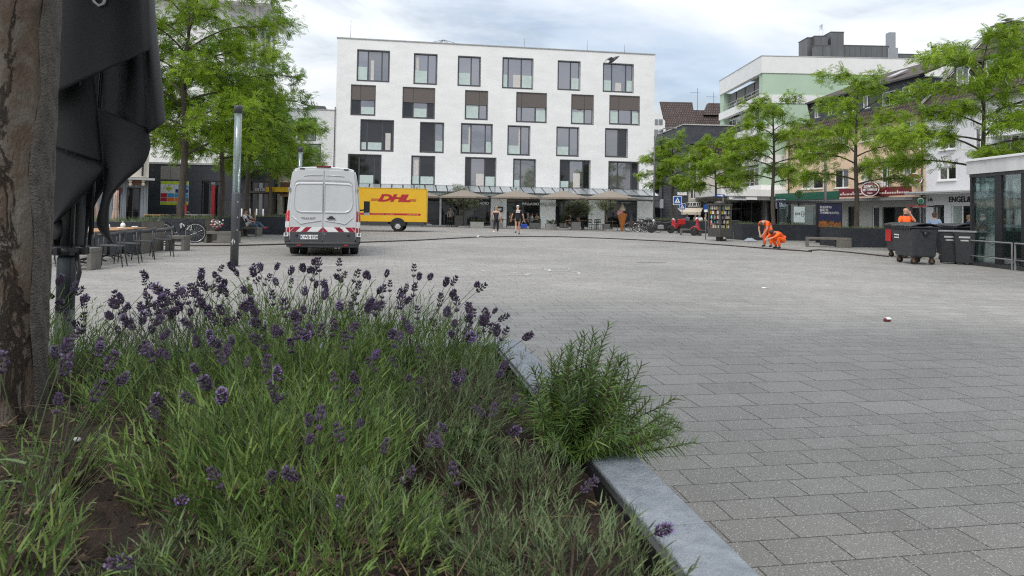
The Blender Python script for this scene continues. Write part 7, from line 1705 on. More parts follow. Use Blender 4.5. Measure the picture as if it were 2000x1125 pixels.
# small white bollards on the left, streamers in the right-hand tree
for i, (px, l) in enumerate(((472, 'thin white bollard nearest to the lamp column'), (488, 'thin white bollard beside the trunk behind the seated man'), (501, 'third thin white bollard from the lamp column'), (514, 'thin white bollard farthest from the lamp column'))):
    p = at(px, 420, 44.5); q = MB(); q.lathe([(.05, 0), (.05, 1.25), (.03, 1.3), (.001, 1.3)], n=8); tag(q.build('bollard', PWHITE, None, loc=(p.x, p.y, 0), fix=False), l, 'bollard', 'thin white bollards')
for (px, py, n_), l in (((1893, 132, 5), 'white paper streamer nearest the trunk in the broad tree'), ((1903, 150, 6), 'white paper streamer just left of the trunk in the broad tree'), ((1928, 138, 5), 'white paper streamer right of the trunk in the broad tree'), ((1966, 140, 6), 'white paper streamer farthest right in the broad tree')):
    q = MB(); q.tube([tuple(at(px + 2.5 * sin(k * 1.7 + px), py + k * 5, 26.0)) for k in range(n_)], .02, 4); tag(q.build('streamer', PWHITE, None), l, 'streamer', 'paper streamers in the broad tree')
# chalk marks
CHALK = mat('chalk', (.42, .415, .40), .95, var=.25, scale=30)
q = MB()
def chalk(pts, w=.05):
    pp = [gp(x, y) for x, y in pts]; strip(q, pp, w, .004)
for pts in (((706, 509), (735, 508.5)), ((835, 509.5), (860, 508), (884, 505.5)), ((866, 505.8), (886, 505.4)), ((884, 520), (960, 518.5)), ((885, 527.5), (914, 526)), ((918, 534.8), (960, 534)), ((940, 530), (948, 528)), ((988, 536.5), (1000, 538), (1026, 537.5), (1036, 534.5)), ((1023, 525.5), (1110, 524), (1112, 526.5)), ((1058, 530.5), (1100, 529), (1130, 532), (1132, 534.5), (1118, 535.5)), ((1000, 533), (1020, 532)), ((1060, 524.5), (1066, 527)), ((645, 520), (668, 518)), ((828, 510.5), (850, 511.5)), ((1072, 526), (1075, 530))): chalk(pts, .07)
tag(q.build('chalk_drawing', CHALK, None, fix=False), 'faint white chalk lines drawn on the paving right of the van', kind='stuff')
c = gp(1272, 513); q = MB(); q.cbox((c.x, c.y, .004), (.75, .34, .008), rz=GRID); tag(q.build('drain_cover', mat('drain_iron', (.15, .145, .14), .7, var=.3), None), 'flat iron drain cover in the middle of the paving', 'drain cover')
# bird in flight
p = at(1198, 118, 24); t = thing('pigeon', 'dark pigeon gliding past the top right window of the white five-storey building', 'bird', tuple(p), radians(20))
FE = mat('feather_dark', (.05, .05, .055), .7, var=.3, scale=30)
q = MB(); rows = []
for u, r in ((0, .004), (.08, .028), (.2, .048), (.42, .06), (.62, .052), (.75, .035), (.84, .034), (.92, .03), (.98, .012), (1.04, .003)): rows.append([(-.02 - .20 + .42 * u, r * cos(a) * .9, .28 * (u - .5) + r * sin(a)) for a in [2 * pi * k / 10 for k in range(10)]])
q.grid(rows, closed=True); q.add([(-.19, -.03, -.13), (-.19, .03, -.13), (-.36, .07, -.20), (-.40, 0, -.20), (-.36, -.07, -.20)], [(0, 1, 2, 3, 4)]); q.build('body', FE, t, fix=False)
for s, mid, tip in ((-1, (-.20, -.10, .06), (-.46, -.25, -.13)), (1, (.14, .25, .17), (.42, .3, .25))):
    q = MB(); b0, b1 = Vector((.06, 0, .05)), Vector((-.10, 0, -.05)); m, ti = Vector(mid), Vector(tip)
    q.add([b0, m + Vector((.07, 0, .03)), ti, m + Vector((-.10, 0, -.06)), b1, ti.lerp(m, .35) + Vector((-.05, 0, -.04))], [(0, 1, 3, 4), (1, 2, 5, 3)]); q.build('wing', mat('feather_grey', (.10, .10, .105), .7, var=.3, scale=40), t, thick=.012)
# ---------------------------------------------------------------- big closed umbrella
UD = 5.2
uc = at(129, 550, UD)
umb = thing('closed_umbrella', 'large closed black umbrella hanging in heavy folds beside the tree trunk', 'parasol', (uc.x, uc.y, 0))
UC = mat('umbrella_cloth', (.0065, .007, .008), .66, var=.2, scale=3, bump=.12, bscale=400)
def uk(px, py, d=0.0):
    p = at(px, py, UD + d); return (p.x - uc.x, p.y - uc.y, p.z)
def sheet(name, left, right, nu=26, bulge=.12, wave=0.0, wn_=2.0, d0=0.0, th=.006, ph=0.0, edge=0.0):
    """hanging cloth between two drawn edges, given as (px, py, depth) polylines from top to hem"""
    def samp(pl, u):
        s = u * (len(pl) - 1); i = min(int(s), len(pl) - 2); f = s - i
        def cr(k): return pl[max(0, min(len(pl) - 1, k))]
        p0, p1, p2, p3 = cr(i - 1), cr(i), cr(i + 1), cr(i + 2)
        return [0.5 * ((2 * p1[k]) + (-p0[k] + p2[k]) * f + (2 * p0[k] - 5 * p1[k] + 4 * p2[k] - p3[k]) * f * f + (-p0[k] + 3 * p1[k] - 3 * p2[k] + p3[k]) * f ** 3) for k in range(3)]
    q = MB(); rows = []
    for i in range(nu + 1):
        u = i / nu; a, b = samp(left, u), samp(right, u); r = []
        for j in range(15):
            v = j / 14; p = [a[k] + (b[k] - a[k]) * v for k in range(3)]
            d = p[2] - bulge * sin(pi * v) ** .8 + wave * sin(v * wn_ * 2 * pi + ph + u * 1.5) + edge * (v - .5); r.append(uk(p[0], p[1], d + d0))
        rows.append(r)
    q.grid(rows); return q.build(name, UC, umb, thick=th, fix=False)
# broad upper flap with the diagonal hem
sheet('canopy_panel', [(60, -420, .05), (70, -120, 0), (60, 60, -.1), (58, 205, -.12)], [(230, -420, .05), (276, -120, -.02), (289, 30, -.08), (295, 96, -.10)], bulge=.16, wave=.012)
# right-hand roll that runs down to the pointed corner
sheet('canopy_panel', [(232, -420, .1), (272, -100, .05), (276, 60, .04), (283, 180, .06), (288, 262, .08)], [(262, -420, .3), (296, -60, .22), (306, 60, .18), (315, 150, .15), (323, 238, .14)], bulge=.10)
# shadowed inner layers
sheet('canopy_panel', [(120, -420, .2), (150, -60, .25), (190, 120, .25), (196, 225, .22), (200, 330, .2)], [(250, -420, .2), (280, -60, .25), (288, 110, .22), (290, 200, .2), (292, 272, .15)], bulge=.02, wave=.05, wn_=1.0)
sheet('canopy_panel', [(40, -420, .34), (48, 0, .36), (56, 200, .36), (64, 330, .34), (72, 430, .30), (82, 488, .24)], [(290, -420, .36), (296, 0, .36), (290, 200, .34), (262, 282, .30), (186, 400, .26), (166, 488, .20)], bulge=.03, nu=40)  # backing sheet added behind the flaps to keep the gaps dark
# lighter middle flap hanging below the diagonal hem
sheet('canopy_panel', [(80, 120, .02), (92, 190, 0), (88, 240, -.02), (80, 278, -.04)], [(180, 100, .06), (184, 160, .05), (192, 235, .04), (200, 316, .02)], bulge=.07)
# lower right flap sweeping down to the tail
sheet('canopy_panel', [(180, 205, .12), (192, 280, .10), (200, 330, .08), (202, 370, .08), (196, 402, .1), (190, 440, .12), (212, 472, .14)], [(286, 250, .06), (294, 285, .05), (280, 322, .02), (246, 352, .0), (217, 388, .02), (212, 440, .05), (222, 476, .08)], bulge=.06, nu=40)
# lower left flap with the long curved hem down to the clamp
sheet('canopy_panel', [(60, 250, 0), (64, 320, -.02), (80, 390, -.05), (97, 420, -.06), (100, 437, -.06)], [(150, 270, .04), (196, 316, .02), (198, 338, .0), (150, 395, -.04), (106, 438, -.06)], bulge=.05, nu=30)
sheet('canopy_panel', [(70, 300, .15), (76, 380, .15), (84, 430, .14), (90, 480, .12)], [(170, 300, .2), (168, 380, .18), (166, 430, .16), (163, 480, .14)], bulge=.05, wave=.03)
sheet('canopy_panel', [(94, 430, .02), (90, 455, 0), (98, 468, 0)], [(126, 432, .02), (132, 450, 0), (120, 468, 0)], bulge=.05, nu=12)
# lettering fragment at the upper edge
q = MB(); pts = [uk(180, -14, -.23), uk(184, 3, -.235), uk(193, 11, -.24), uk(202, 7, -.235), uk(206, -4, -.23), uk(207, -22, -.23)]
q.tube(pts, .010, 6); q.build('lettering', LGREY, umb)
# pole, clamp and sleeve
q = MB(); q.lathe([(.045, .3), (.045, 4.6), (.02, 4.75), (.001, 4.76)], n=16); q.build('pole', mat('pole_black', (.02, .021, .023), .3), umb, fix=False)
zr = uk(129, 490)[2]
q = MB(); q.lathe([(.060, .55 - .1), (.063, zr - .05), (.05, zr - .03)], n=24); q.lathe([(.063, 0), (.063, .55)], n=24); q.build('sleeve', mat('sleeve_grey', (.035, .042, .046), .4, .3), umb, fix=False)
q = MB(); q.lathe([(.08, zr - .03), (.105, zr - .02), (.105, zr + .02), (.08, zr + .03), (.05, zr + .04)], n=20)
for k in range(8): a = 2 * pi * k / 8; q.cbox((.115 * cos(a), .115 * sin(a), zr), (.05, .03, .05), rz=a)
q.build('runner', BLACK, umb, fix=False)
for k, s in enumerate((-1, 1)):
    q = MB(); q.tube([(s * .10, -.05, zr - .02), (s * (.14 if s < 0 else .13), -.06, zr - .15), (s * (.12 if s < 0 else .10), -.06, zr - .28), (s * .05, -.06, zr - .33)], .016, 6); q.build('strap', BLACK, umb)
q = MB(); q.tube([(.145, .05, zr + .12), (.145, .05, 1.9)], .012, 5)
for a in (0.4, 2.2, 3.6, 5.2): q.tube([(.05 * cos(a), .05 * sin(a) + .06, 4.5), (.13 * cos(a), .13 * sin(a) + .1, 2.4), (.11 * cos(a), .11 * sin(a) + .06, zr + .04)], .014, 5)
q.build('rib', BLACK, umb)
q = MB(); q.cbox((.0, 0, .04), (.9, .9, .08)); q.build('base_plate', ANTHRA, umb)
# ---------------------------------------------------------------- foreground planter: coping, soil
CZ = .55
O1 = gp(1012, 664, CZ)                         # far outer corner of the coping
pc = Vector((O1.x, O1.y, 0))
fp = thing('stone_planter', 'large raised bed in the foreground with a pale blue-grey stone coping', 'planter', (pc.x, pc.y, 0), GRID)
# local: x along the far edge (towards -x is left), -y towards the viewer
CW, LX, LY = .15, 6.0, 6.2
COPE = mat('coping_stone', (.215, .242, .285), .62, var=.14, scale=16, bump=.45, bscale=110, col2=(.35, .38, .425), detail=12, rvar=.12)
for a, b in ((0, 1.28), (1.283, 2.52), (2.523, 3.8), (3.803, LY)): q = MB(); q.box(-CW, -b, CZ - .05, 0, -a, CZ); q.build('coping', COPE, fp, bevel=.005)
for a, b in ((CW + .003, 1.6), (1.603, 3.1), (3.103, LX)): q = MB(); q.box(-b, -CW, CZ - .05, -a, 0, CZ); q.build('coping', COPE, fp, bevel=.005)
q = MB(); q.box(-.12, -LY, 0, -.02, -.02, CZ - .052); q.box(-LX, -.12, 0, -.122, -.02, CZ - .052); q.build('wall', CONCD, fp)
q = MB(); q.box(-CW - .022, -LY, CZ - .12, -CW - .006, -CW - .006, CZ - .006); q.box(-LX, -CW - .022, CZ - .22, -CW - .023, -CW - .006, CZ - .006); q.build('steel_edging', BLACK, fp)
FM = Matrix.Translation(pc) @ Matrix.Rotation(GRID, 4, 'Z')
def fl(x, y, z=0): return FM @ Vector((x, y, z))
SZ = .505
def soil_h(x, y):
    return SZ + .03 * sin(x * 5.1 + y * 2.3) + .02 * sin(x * 11 - y * 9) + .016 * sin(x * 23 + y * 19) - .012 * max(0, 1 - abs(x + CW) / .25)
q = MB(); nx_, ny_ = 200, 200
q.grid([[(-CW - .024 - (LX - .4) * i / nx_, -CW - .024 - (LY - .3) * j / ny_, soil_h(-CW - (LX - .4) * i / nx_, -CW - (LY - .3) * j / ny_) + rnd(-.011, .011)) for j in range(ny_ + 1)] for i in range(nx_ + 1)])
so = q.build('soil', SOIL, fp, fix=False)
# bark chips and dry stalks on the soil
n_ = 16000
xs, ys = RNG.uniform(-3.6, -CW - .05, n_), RNG.uniform(-4.0, -.3, n_)
base = np.array([tuple(fl(x, y, soil_h(x, y) + .012)) for x, y in zip(xs, ys)])
d = RNG.normal(size=(n_, 3)); d[:, 2] *= .22
ln = RNG.uniform(.012, .046, n_); v, qd = blades(base, d, ln, ln * RNG.uniform(.15, .6, n_), 0, 1, up=np.tile([0, 0, 1.], (n_, 1)) + RNG.normal(scale=.4, size=(n_, 3)))
o = np_mesh('bark_mulch', v, qd, mat('bark_chip', (.035, .023, .015), .9, island=.95, col2=(.135, .088, .056), scale=8)); tag(o, 'dark bark chips and dead leaves covering the soil of the raised bed', kind='stuff')
n_ = 900; xs, ys = RNG.uniform(-3.2, -.3, n_), RNG.uniform(-3.9, -.6, n_)
base = np.array([tuple(fl(x, y, soil_h(x, y) + .02)) for x, y in zip(xs, ys)]); d = RNG.normal(size=(n_, 3)); d[:, 2] = np.abs(d[:, 2]) * .25
v, qd = blades(base, d, RNG.uniform(.06, .28, n_), np.full(n_, .0035), .1, 3)
o = np_mesh('dry_stalks', v, qd, mat('straw', (.16, .115, .07), .85, island=.5)); tag(o, 'dry brown stalks lying on the soil', kind='stuff')
# pale stones and petals
for px, py, l in ((150, 859, 'small pale pebble on the soil right of the tree trunk'), (221, 701, 'tiny pale blossom in the weeds behind the tree trunk')):
    c = gp(px, py, SZ + .02); q = MB(); q.ball(c, (.016, .012, .009), 8, 6); tag(q.build('pebble', LGREY, None), l, 'pebble')
# ---------------------------------------------------------------- lavender
LAVL = mat('lavender_leaf', (.092, .152, .036), .6, island=.5, sub=.25, col2=(.205, .298, .078), scale=5)
LAVG = mat('lavender_leaf_grey', (.100, .142, .058), .65, island=.5, sub=.2, col2=(.195, .250, .120), scale=5)
STEM = mat('lavender_stem', (.085, .125, .045), .65, island=.3, sub=.1)
WOODY = mat('woody_stem', (.085, .06, .042), .9, var=.3, scale=30)
BUD = mat('lavender_bud', (.082, .055, .098), .75, island=.4, var=.3, scale=40)
PET = mat('lavender_petal', (.27, .185, .43), .6, island=.35, sub=.25, var=.2, scale=40)
def flower_mesh(seed, petals):
    rs = random.Random(seed); q = MB(); L_ = rs.uniform(.024, .042); n_ = 4 + seed % 2
    q.tube([(0, 0, -.03), (0, 0, L_)], .0012, 4, 2)
    for k in range(n_):
        z = L_ * (k / (n_ - 1)); r = .0095 * (sin(pi * (.18 + .70 * k / (n_ - 1)))) + .002
        if k == 0 and seed % 3 == 0: z -= .014
        for j in range(8):
            a = 2 * pi * (j + .5 * (k % 2)) / 8 + rs.uniform(-.25, .25); rr_ = r * rs.uniform(.8, 1.15); p = Vector((rr_ * cos(a), rr_ * sin(a), z + rs.uniform(-.002, .002)))
            d = Vector((cos(a), sin(a), .95)).normalized(); R = d.to_track_quat('Z', 'Y').to_matrix()
            q.ball(p + d * .003, (.0031, .0031, .0072), 5, 4, 0, R)
            if rs.random() < petals:
                pr = rs.uniform(.0030, .0048)
                for s in range(3):
                    b = a + (s - 1) * .9; c_ = p + d * .0095; o1 = Vector((cos(b), sin(b), .3)) * pr * 1.5; o2 = Vector((-sin(b), cos(b), 0)) * pr * .8
                    q.add([c_, c_ + o1 * .6 + o2, c_ + o1, c_ + o1 * .6 - o2], [(0, 1, 2, 3)], 1)
    me = q.mesh('flower_spike', [BUD, PET, STEM]); return me
FLM = [flower_mesh(i, p) for i, p in enumerate((.12, .2, .3, .45, .65, .9, .08, .25, .8, .55))]
def lavender(label, px, py, z, spread, h, nleaf, nstem, seed, lean=(0, 0), m=None, fl_h=1.0, leafl=1.0, petal=.35, drop=.6, light=0):
    """one lavender plant rooted where the photo pixel meets the bed; spread and h in metres"""
    rs = np.random.default_rng(seed); c = gp(px, py, SZ) if z is None else z
    t = thing('lavender_plant', label, 'lavender', (c[0], c[1], SZ - .02), rs.uniform(0, 6), 'lavender plants in the raised bed'); zr_ = t.rotation_euler[2]; t.rotation_euler = (0, 0, 0)
    wb = MB(); sh = []
    for i in range(16):
        a = rs.uniform(0, 2 * pi); r = spread * rs.uniform(.25, .8); e = Vector((r * cos(a) + lean[0] * .5, r * sin(a) + lean[1] * .5, h * rs.uniform(.25, .5)))
        q = [Vector((0, 0, 0)), Vector((e.x * .35, e.y * .35, e.z * .3)), e]; wb.tube(q, [.006, .0045, .002], 4, caps=False); sh.append(q)
    wb.build('woody_stem', WOODY, t, fix=False)
    # leafy shoots
    ns = nleaf // 23; a = rs.uniform(0, 2 * pi, ns); r = spread * np.sqrt(rs.uniform(0, 1, ns)); b = np.stack([r * np.cos(a), r * np.sin(a), h * .14 * rs.uniform(.2, 1, ns)], 1)
    dome = 1 - .38 * (r / spread) ** 2; dr = np.stack([np.cos(a) * r / spread * .55 + lean[0], np.sin(a) * r / spread * .55 + lean[1], np.ones(ns)], 1) + rs.normal(scale=.17, size=(ns, 3)); dr /= np.linalg.norm(dr, axis=1, keepdims=True)
    L_ = h * .78 * dome * rs.uniform(.62, 1.08, ns); parts = []
    v, qd = blades(b, dr, L_, np.full(ns, .0030), .08, 3); parts.append((v, qd))
    for k in range(13):
        u = .22 + .78 * k / 12; p = b + dr * (L_ * u)[:, None] + rs.normal(scale=.003, size=(ns, 3)); p[:, 2] -= .08 * L_ * u * u
        az = rs.uniform(0, 2 * pi, ns); d = np.stack([np.cos(az), np.sin(az), np.zeros(ns)], 1) * .55 + dr * (.80 + .5 * u)
        v, qd = blades(p, d, leafl * rs.uniform(.034, .085, ns) * (1.1 - .35 * u), leafl * rs.uniform(.0032, .0064, ns), .2, 3); parts.append((v, qd))
    v, qd = merge(parts); np_mesh('foliage', v, qd, m or LAVL, parent=t)
    # flower stems
    sb = []; tips = []
    for i in range(nstem):
        a_ = rs.uniform(0, 2 * pi); rr_ = spread * .75 * sqrt(rs.uniform(0, 1)); p0 = Vector((rr_ * cos(a_), rr_ * sin(a_), h * .42)); d = Vector((cos(a_) * rr_ / spread * .55 + lean[0] + rs.normal(0, .16), sin(a_) * rr_ / spread * .55 + lean[1] + rs.normal(0, .16), 1)).normalized()
        l_ = h * fl_h * rs.uniform(.55, 1.05) * (1 - .2 * rr_ / spread); bend = Vector((rs.normal(0, .05), rs.normal(0, .05), 0)); pts = [p0 + d * l_ * u + bend * u * u for u in (0, .35, .7, 1)]
        sb.append(pts); tips.append((pts[-1], (pts[-1] - pts[-2]).normalized()))
    wb = MB()
    for pts in sb: wb.tube(pts, [.0017, .0016, .0014, .0012], 4, caps=False)
    wb.build('flower_stem', STEM, t, fix=False)
    for p, d in tips:
        me = FLM[int(rs.integers(0, len(FLM)))] if rs.uniform() < petal else FLM[int(rs.choice([0, 1, 2, 6, 7]))]
        o = bpy.data.objects.new('flower_spike', me); COL.objects.link(o); o.parent = t; o.location = p
        o.rotation_mode = 'QUATERNION'; o.rotation_quaternion = d.to_track_quat('Z', 'Y') @ Euler((0, 0, rs.uniform(0, 6))).to_quaternion(); s = rs.uniform(.74, 1.14) * (1 if c[1] > 2.4 else .80); o.scale = (s * .86, s * .86, s * 1.12)
    return t
def bed(px, py, h_est): return gp(px, py, SZ)
LAV = [
 # label, (world x, y), spread, h, leaves, stems, lean, mat, stem factor, open flowers, leaf size
 ('tall flowering lavender in the middle of the bed, its spikes crossing the white van', (-.98, 3.50), .40, 0.62, 8200, 30, (0, .03), LAVL, 0.5, .35, 1.0),
 ('lavender leaning over the far coping right of the tall middle one', (-.50, 3.55), .28, 0.5, 5200, 20, (.18, .06), LAVL, 0.62, .15, 0.9),
 ('sparse dark-spiked lavender at the far corner of the coping', (-.22, 3.55), .15, 0.33, 1500, 12, (.26, .0), LAVL, 0.68, .05, 0.8),
 ('lavender left of the tall middle one, before the lamp column', (-1.52, 3.42), .30, 0.52, 4600, 22, (-.02, .05), LAVG, 0.6, .35, 0.8),
 ('lavender right beside the umbrella sleeve, behind the tree trunk', (-2.22, 3.25), .34, 0.54, 5200, 17, (.05, .05), LAVL, 0.52, .2, 0.9),
 ('thin lavender between umbrella and middle plants, spikes leaning right', (-1.85, 3.30), .22, 0.37, 1800, 14, (.34, .08), LAVG, 0.75, .15, 0.8),
 ('broad leafy lavender in the centre of the bed with pale open flowers', (-.78, 2.72), .38, 0.48, 7200, 36, (.0, .0), LAVL, 0.62, .8, 1.1),
 ('lavender behind the rosemary with brownish stems', (-.22, 2.75), .24, 0.44, 3200, 18, (.05, .03), LAVG, 0.66, .3, 0.75),
 ('lavender left of centre with clusters of pale violet flowers', (-1.22, 2.72), .30, 0.44, 4600, 34, (-.03, .0), LAVL, 0.72, .8, 0.9),
 ('bright green leafy lavender clump near the viewer', (-.66, 1.98), .32, 0.43, 6400, 26, (-.05, .0), LAVL, 0.7, .5, 1.08),
 ('low green lavender shoot clump at the bottom centre', (-.34, 1.72), .17, 0.24, 1300, 3, (.0, .0), LAVG, 0.9, .3, 0.75),
 ('grey-leaved lavender at the bottom right beside the coping', (-.04, 1.66), .17, 0.19, 1500, 3, (.0, .0), LAVG, 0.9, .3, 0.7),
 ('small lavender in the near left corner with blurred violet flowers', (-1.02, 1.42), .14, 0.36, 1300, 15, (.0, .0), LAVL, 1.05, .9, 1.1),
 ('lavender tuft with a few tall violet spikes right of the tree trunk', (-1.22, 1.95), .10, .34, 500, 10, (.10, .05), LAVL, 1.2, .9, 1.0),
 ('low sprawling lavender shoots on the soil at the bottom edge', (-.60, 1.50), .20, .17, 1500, 1, (.0, .0), LAVL, .9, .3, .7),
 ('short lavender tuft between the bright clump and the bottom edge', (-.70, 1.50), .13, .20, 1300, 1, (.05, -.05), LAVG, .9, .3, .75),
 ('sparse lavender sprigs beside the round-leaved weed', (-.16, 2.15), .18, .22, 1300, 4, (.0, .0), LAVG, .9, .4, .75),
 ('dense green lavender shoots in front of the bright clump', (-.40, 1.62), .24, .26, 2800, 9, (.0, -.06), LAVL, .9, .5, .85),
 ('grey-green lavender shoots left of the coping at the bottom edge', (.13, 1.52), .20, .24, 2300, 1, (.0, .0), LAVG, .9, .3, .8),
 ('tangled lavender shoots between rosemary and bright clump', (-.28, 2.35), .20, .30, 2400, 12, (.0, .0), LAVG, .8, .5, .8),
 ('leafy lavender clump under the rosemary at the near coping', (.06, 2.02), .14, .20, 1300, 3, (.05, .0), LAVG, 1.0, .2, .8),
]
for i, (l, xy, sp, h, nl_, nst, ln_, mm, fh, pt_, ls_) in enumerate(LAV):
    lavender(l, 0, 0, (xy[0], xy[1], 0), sp, h, nl_, nst, 100 + i, ln_, mm, fh, ls_, pt_)
# ---------------------------------------------------------------- rosemary
RL = mat('rosemary_leaf', (.095, .170, .036), .45, island=.4, sub=.2, col2=(.18, .28, .07), scale=5, spec=.5)
RT = mat('rosemary_tip', (.09, .155, .048), .5, island=.3, sub=.2, col2=(.135, .21, .07), scale=5)
rc = gp(1136, 898, SZ)
ros = thing('rosemary_bush', 'dark green rosemary bush hanging over the pale coping', 'rosemary', (rc.x, rc.y, SZ - .03))
rs = np.random.default_rng(77); wb = MB(); P, D, Ls, Wd, tipP, tipD = [], [], [], [], [], []
for i in range(96):
    a = rs.uniform(0, 2 * pi); out = rs.uniform(.15, 1.0); hgt = (.42 - .24 * out) * rs.uniform(.62, 1.12)
    if cos(a + .4) > .1 and out > .45: hgt *= rs.uniform(.25, .9)
    base = Vector((rs.normal(0, .03), rs.normal(0, .03), .05)); ex = Vector((cos(a) * .29 * out * 1.05 + .06, sin(a) * .27 * out, hgt))
    c1 = base + Vector((cos(a) * .17 * out, sin(a) * .15 * out, hgt * .35)); pts = []
    for k in range(8):
        u = k / 7; pts.append((base * (1 - u) ** 2 + c1 * 2 * u * (1 - u) + (base + ex) * u * u) + Vector((rs.normal(0, .004), rs.normal(0, .004), 0)))
    wb.tube(pts, [.005 * (1 - .75 * k / 7) for k in range(8)], 5, caps=False)
    for k in range(95):
        u = .22 + .78 * k / 94; j = u * 7; j0 = min(int(j), 6); p = pts[j0].lerp(pts[j0 + 1], j - j0); ax = (pts[j0 + 1] - pts[j0]).normalized(); b = k * 2.4
        n1 = ax.orthogonal().normalized(); n2 = ax.cross(n1); dd = (n1 * cos(b) + n2 * sin(b)) * (.95 - .45 * max(0, u - .8) * 5 * .6) + ax * (.55 + .9 * max(0, u - .75))
        (P if u < .86 else tipP).append(tuple(p)); (D if u < .86 else tipD).append(tuple(dd))
wb.build('woody_stem', WOODY, ros, fix=False)
v, qd = blades(np.array(P), np.array(D), rs.uniform(.030, .055, len(P)), np.full(len(P), .0058), .12, 2); np_mesh('foliage', v, qd, RL, parent=ros)
v, qd = blades(np.array(tipP), np.array(tipD), rs.uniform(.024, .042, len(tipP)), np.full(len(tipP), .0052), .0, 2); np_mesh('shoot_tips', v, qd, RT, parent=ros)
# ---------------------------------------------------------------- weeds with round leaves
WL = mat('weed_leaf', (.07, .15, .03), .5, island=.35, sub=.25, col2=(.13, .24, .05), scale=8)
def weed(label, px, py, n, r, sc, m=WL, broad=.55):
    c = gp(px, py, SZ); t = thing('weed_plant', label, 'weed', (c.x, c.y, soil_h(0, 0) - .0), 0, 'weeds in the raised bed'); rs = np.random.default_rng(n + int(px))
    a = rs.uniform(0, 2 * pi, n); rr_ = r * np.sqrt(rs.uniform(0, 1, n)); b = np.stack([rr_ * np.cos(a), rr_ * np.sin(a), rs.uniform(.02, .10, n) * sc], 1); d = np.stack([np.cos(a), np.sin(a), rs.uniform(.1, .7, n)], 1)
    ln = rs.uniform(.025, .05, n) * sc; v, qd = blades(b, d, ln, ln * broad, .25, 3, up=np.tile([0, 0, 1.], (n, 1)) + rs.normal(scale=.25, size=(n, 3))); np_mesh('leaves', v, qd, m, parent=t)
    wb = MB()
    for k in range(0, n, 2): wb.tube([(0, 0, 0), tuple(b[k] * np.array([.6, .6, .5])), tuple(b[k])], .0012, 4, caps=False)
    wb.build('stem', STEM, t, fix=False); return t
weed('round-leaved green weed on the dark soil left of the rosemary', 905, 900, 60, .09, 1.0)
weed('round-leaved weed behind the tree trunk', 300, 745, 50, .16, 1.1)
weed('ragged weed on the bare soil near the left edge', 130, 1000, 22, .12, 1.6, LAVG, .2)
# ---------------------------------------------------------------- foreground tree: trunk with cracked bark, crown above the picture
tcx = at(-6, 835, 2.75)
ft = thing('street_tree', 'tree trunk with flaking cracked bark at the left edge of the raised bed', 'tree', (tcx.x, tcx.y, 0), 0)
BM = bpy.data.materials.new('cracked_bark'); BM.use_nodes = True; N, L = BM.node_tree.nodes, BM.node_tree.links
b = N['Principled BSDF']; b.inputs['Roughness'].default_value = .92
tcn = N.new('ShaderNodeTexCoord'); mp = N.new('ShaderNodeMapping'); mp.inputs['Scale'].default_value = (1, 1, .42); L.new(tcn.outputs['Object'], mp.inputs[0])
nz = N.new('ShaderNodeTexNoise'); nz.inputs['Scale'].default_value = 11; nz.inputs['Detail'].default_value = 9; nz.inputs['Roughness'].default_value = .65; nz.inputs['Distortion'].default_value = .6; L.new(mp.outputs[0], nz.inputs['Vector'])
vo = N.new('ShaderNodeTexVoronoi'); vo.feature = 'DISTANCE_TO_EDGE'; vo.inputs['Scale'].default_value = 7; mp2 = N.new('ShaderNodeMapping'); mp2.inputs['Scale'].default_value = (1, 1, .11); 
va = N.new('ShaderNodeVectorMath'); va.operation = 'ADD'; vsx = N.new('ShaderNodeVectorMath'); vsx.operation = 'SCALE'; vsx.inputs['Scale'].default_value = .16
L.new(nz.outputs['Color'], vsx.inputs[0]); L.new(tcn.outputs['Object'], mp2.inputs[0]); L.new(mp2.outputs[0], va.inputs[0]); L.new(vsx.outputs[0], va.inputs[1]); L.new(va.outputs[0], vo.inputs['Vector'])
r1 = N.new('ShaderNodeValToRGB'); e = r1.color_ramp.elements; e[0].position = .30; e[0].color = (.080, .060, .046, 1); e[1].position = .72; e[1].color = (.215, .190, .162, 1); k = e.new(.45); k.color = (.115, .080, .056, 1); k = e.new(.56); k.color = (.150, .128, .105, 1)
L.new(nz.outputs['Fac'], r1.inputs[0])
r2 = N.new('ShaderNodeValToRGB'); e = r2.color_ramp.elements; e[0].position = .0; e[0].color = (.30, .26, .23, 1); e[1].position = .045; e[1].color = (1, 1, 1, 1); L.new(vo.outputs['Distance'], r2.inputs[0])
mm = N.new('ShaderNodeMix'); mm.data_type = 'RGBA'; mm.blend_type = 'MULTIPLY'; mm.inputs[0].default_value = 1; L.new(r1.outputs[0], mm.inputs[6]); L.new(r2.outputs[0], mm.inputs[7]); L.new(mm.outputs[2], b.inputs['Base Color'])
n4 = N.new('ShaderNodeTexNoise'); n4.inputs['Scale'].default_value = 110; n4.inputs['Detail'].default_value = 6; L.new(mp.outputs[0], n4.inputs['Vector'])
ad = N.new('ShaderNodeMath'); ad.operation = 'MULTIPLY_ADD'; ad.inputs[1].default_value = 2.0; L.new(r2.outputs[0], ad.inputs[0]); L.new(n4.outputs['Fac'], ad.inputs[2])
bp = N.new('ShaderNodeBump'); bp.inputs['Strength'].default_value = .9; bp.inputs['Distance'].default_value = .012; L.new(ad.outputs[0], bp.inputs['Height']); L.new(bp.outputs[0], b.inputs['Normal'])
q = MB(); rows = []
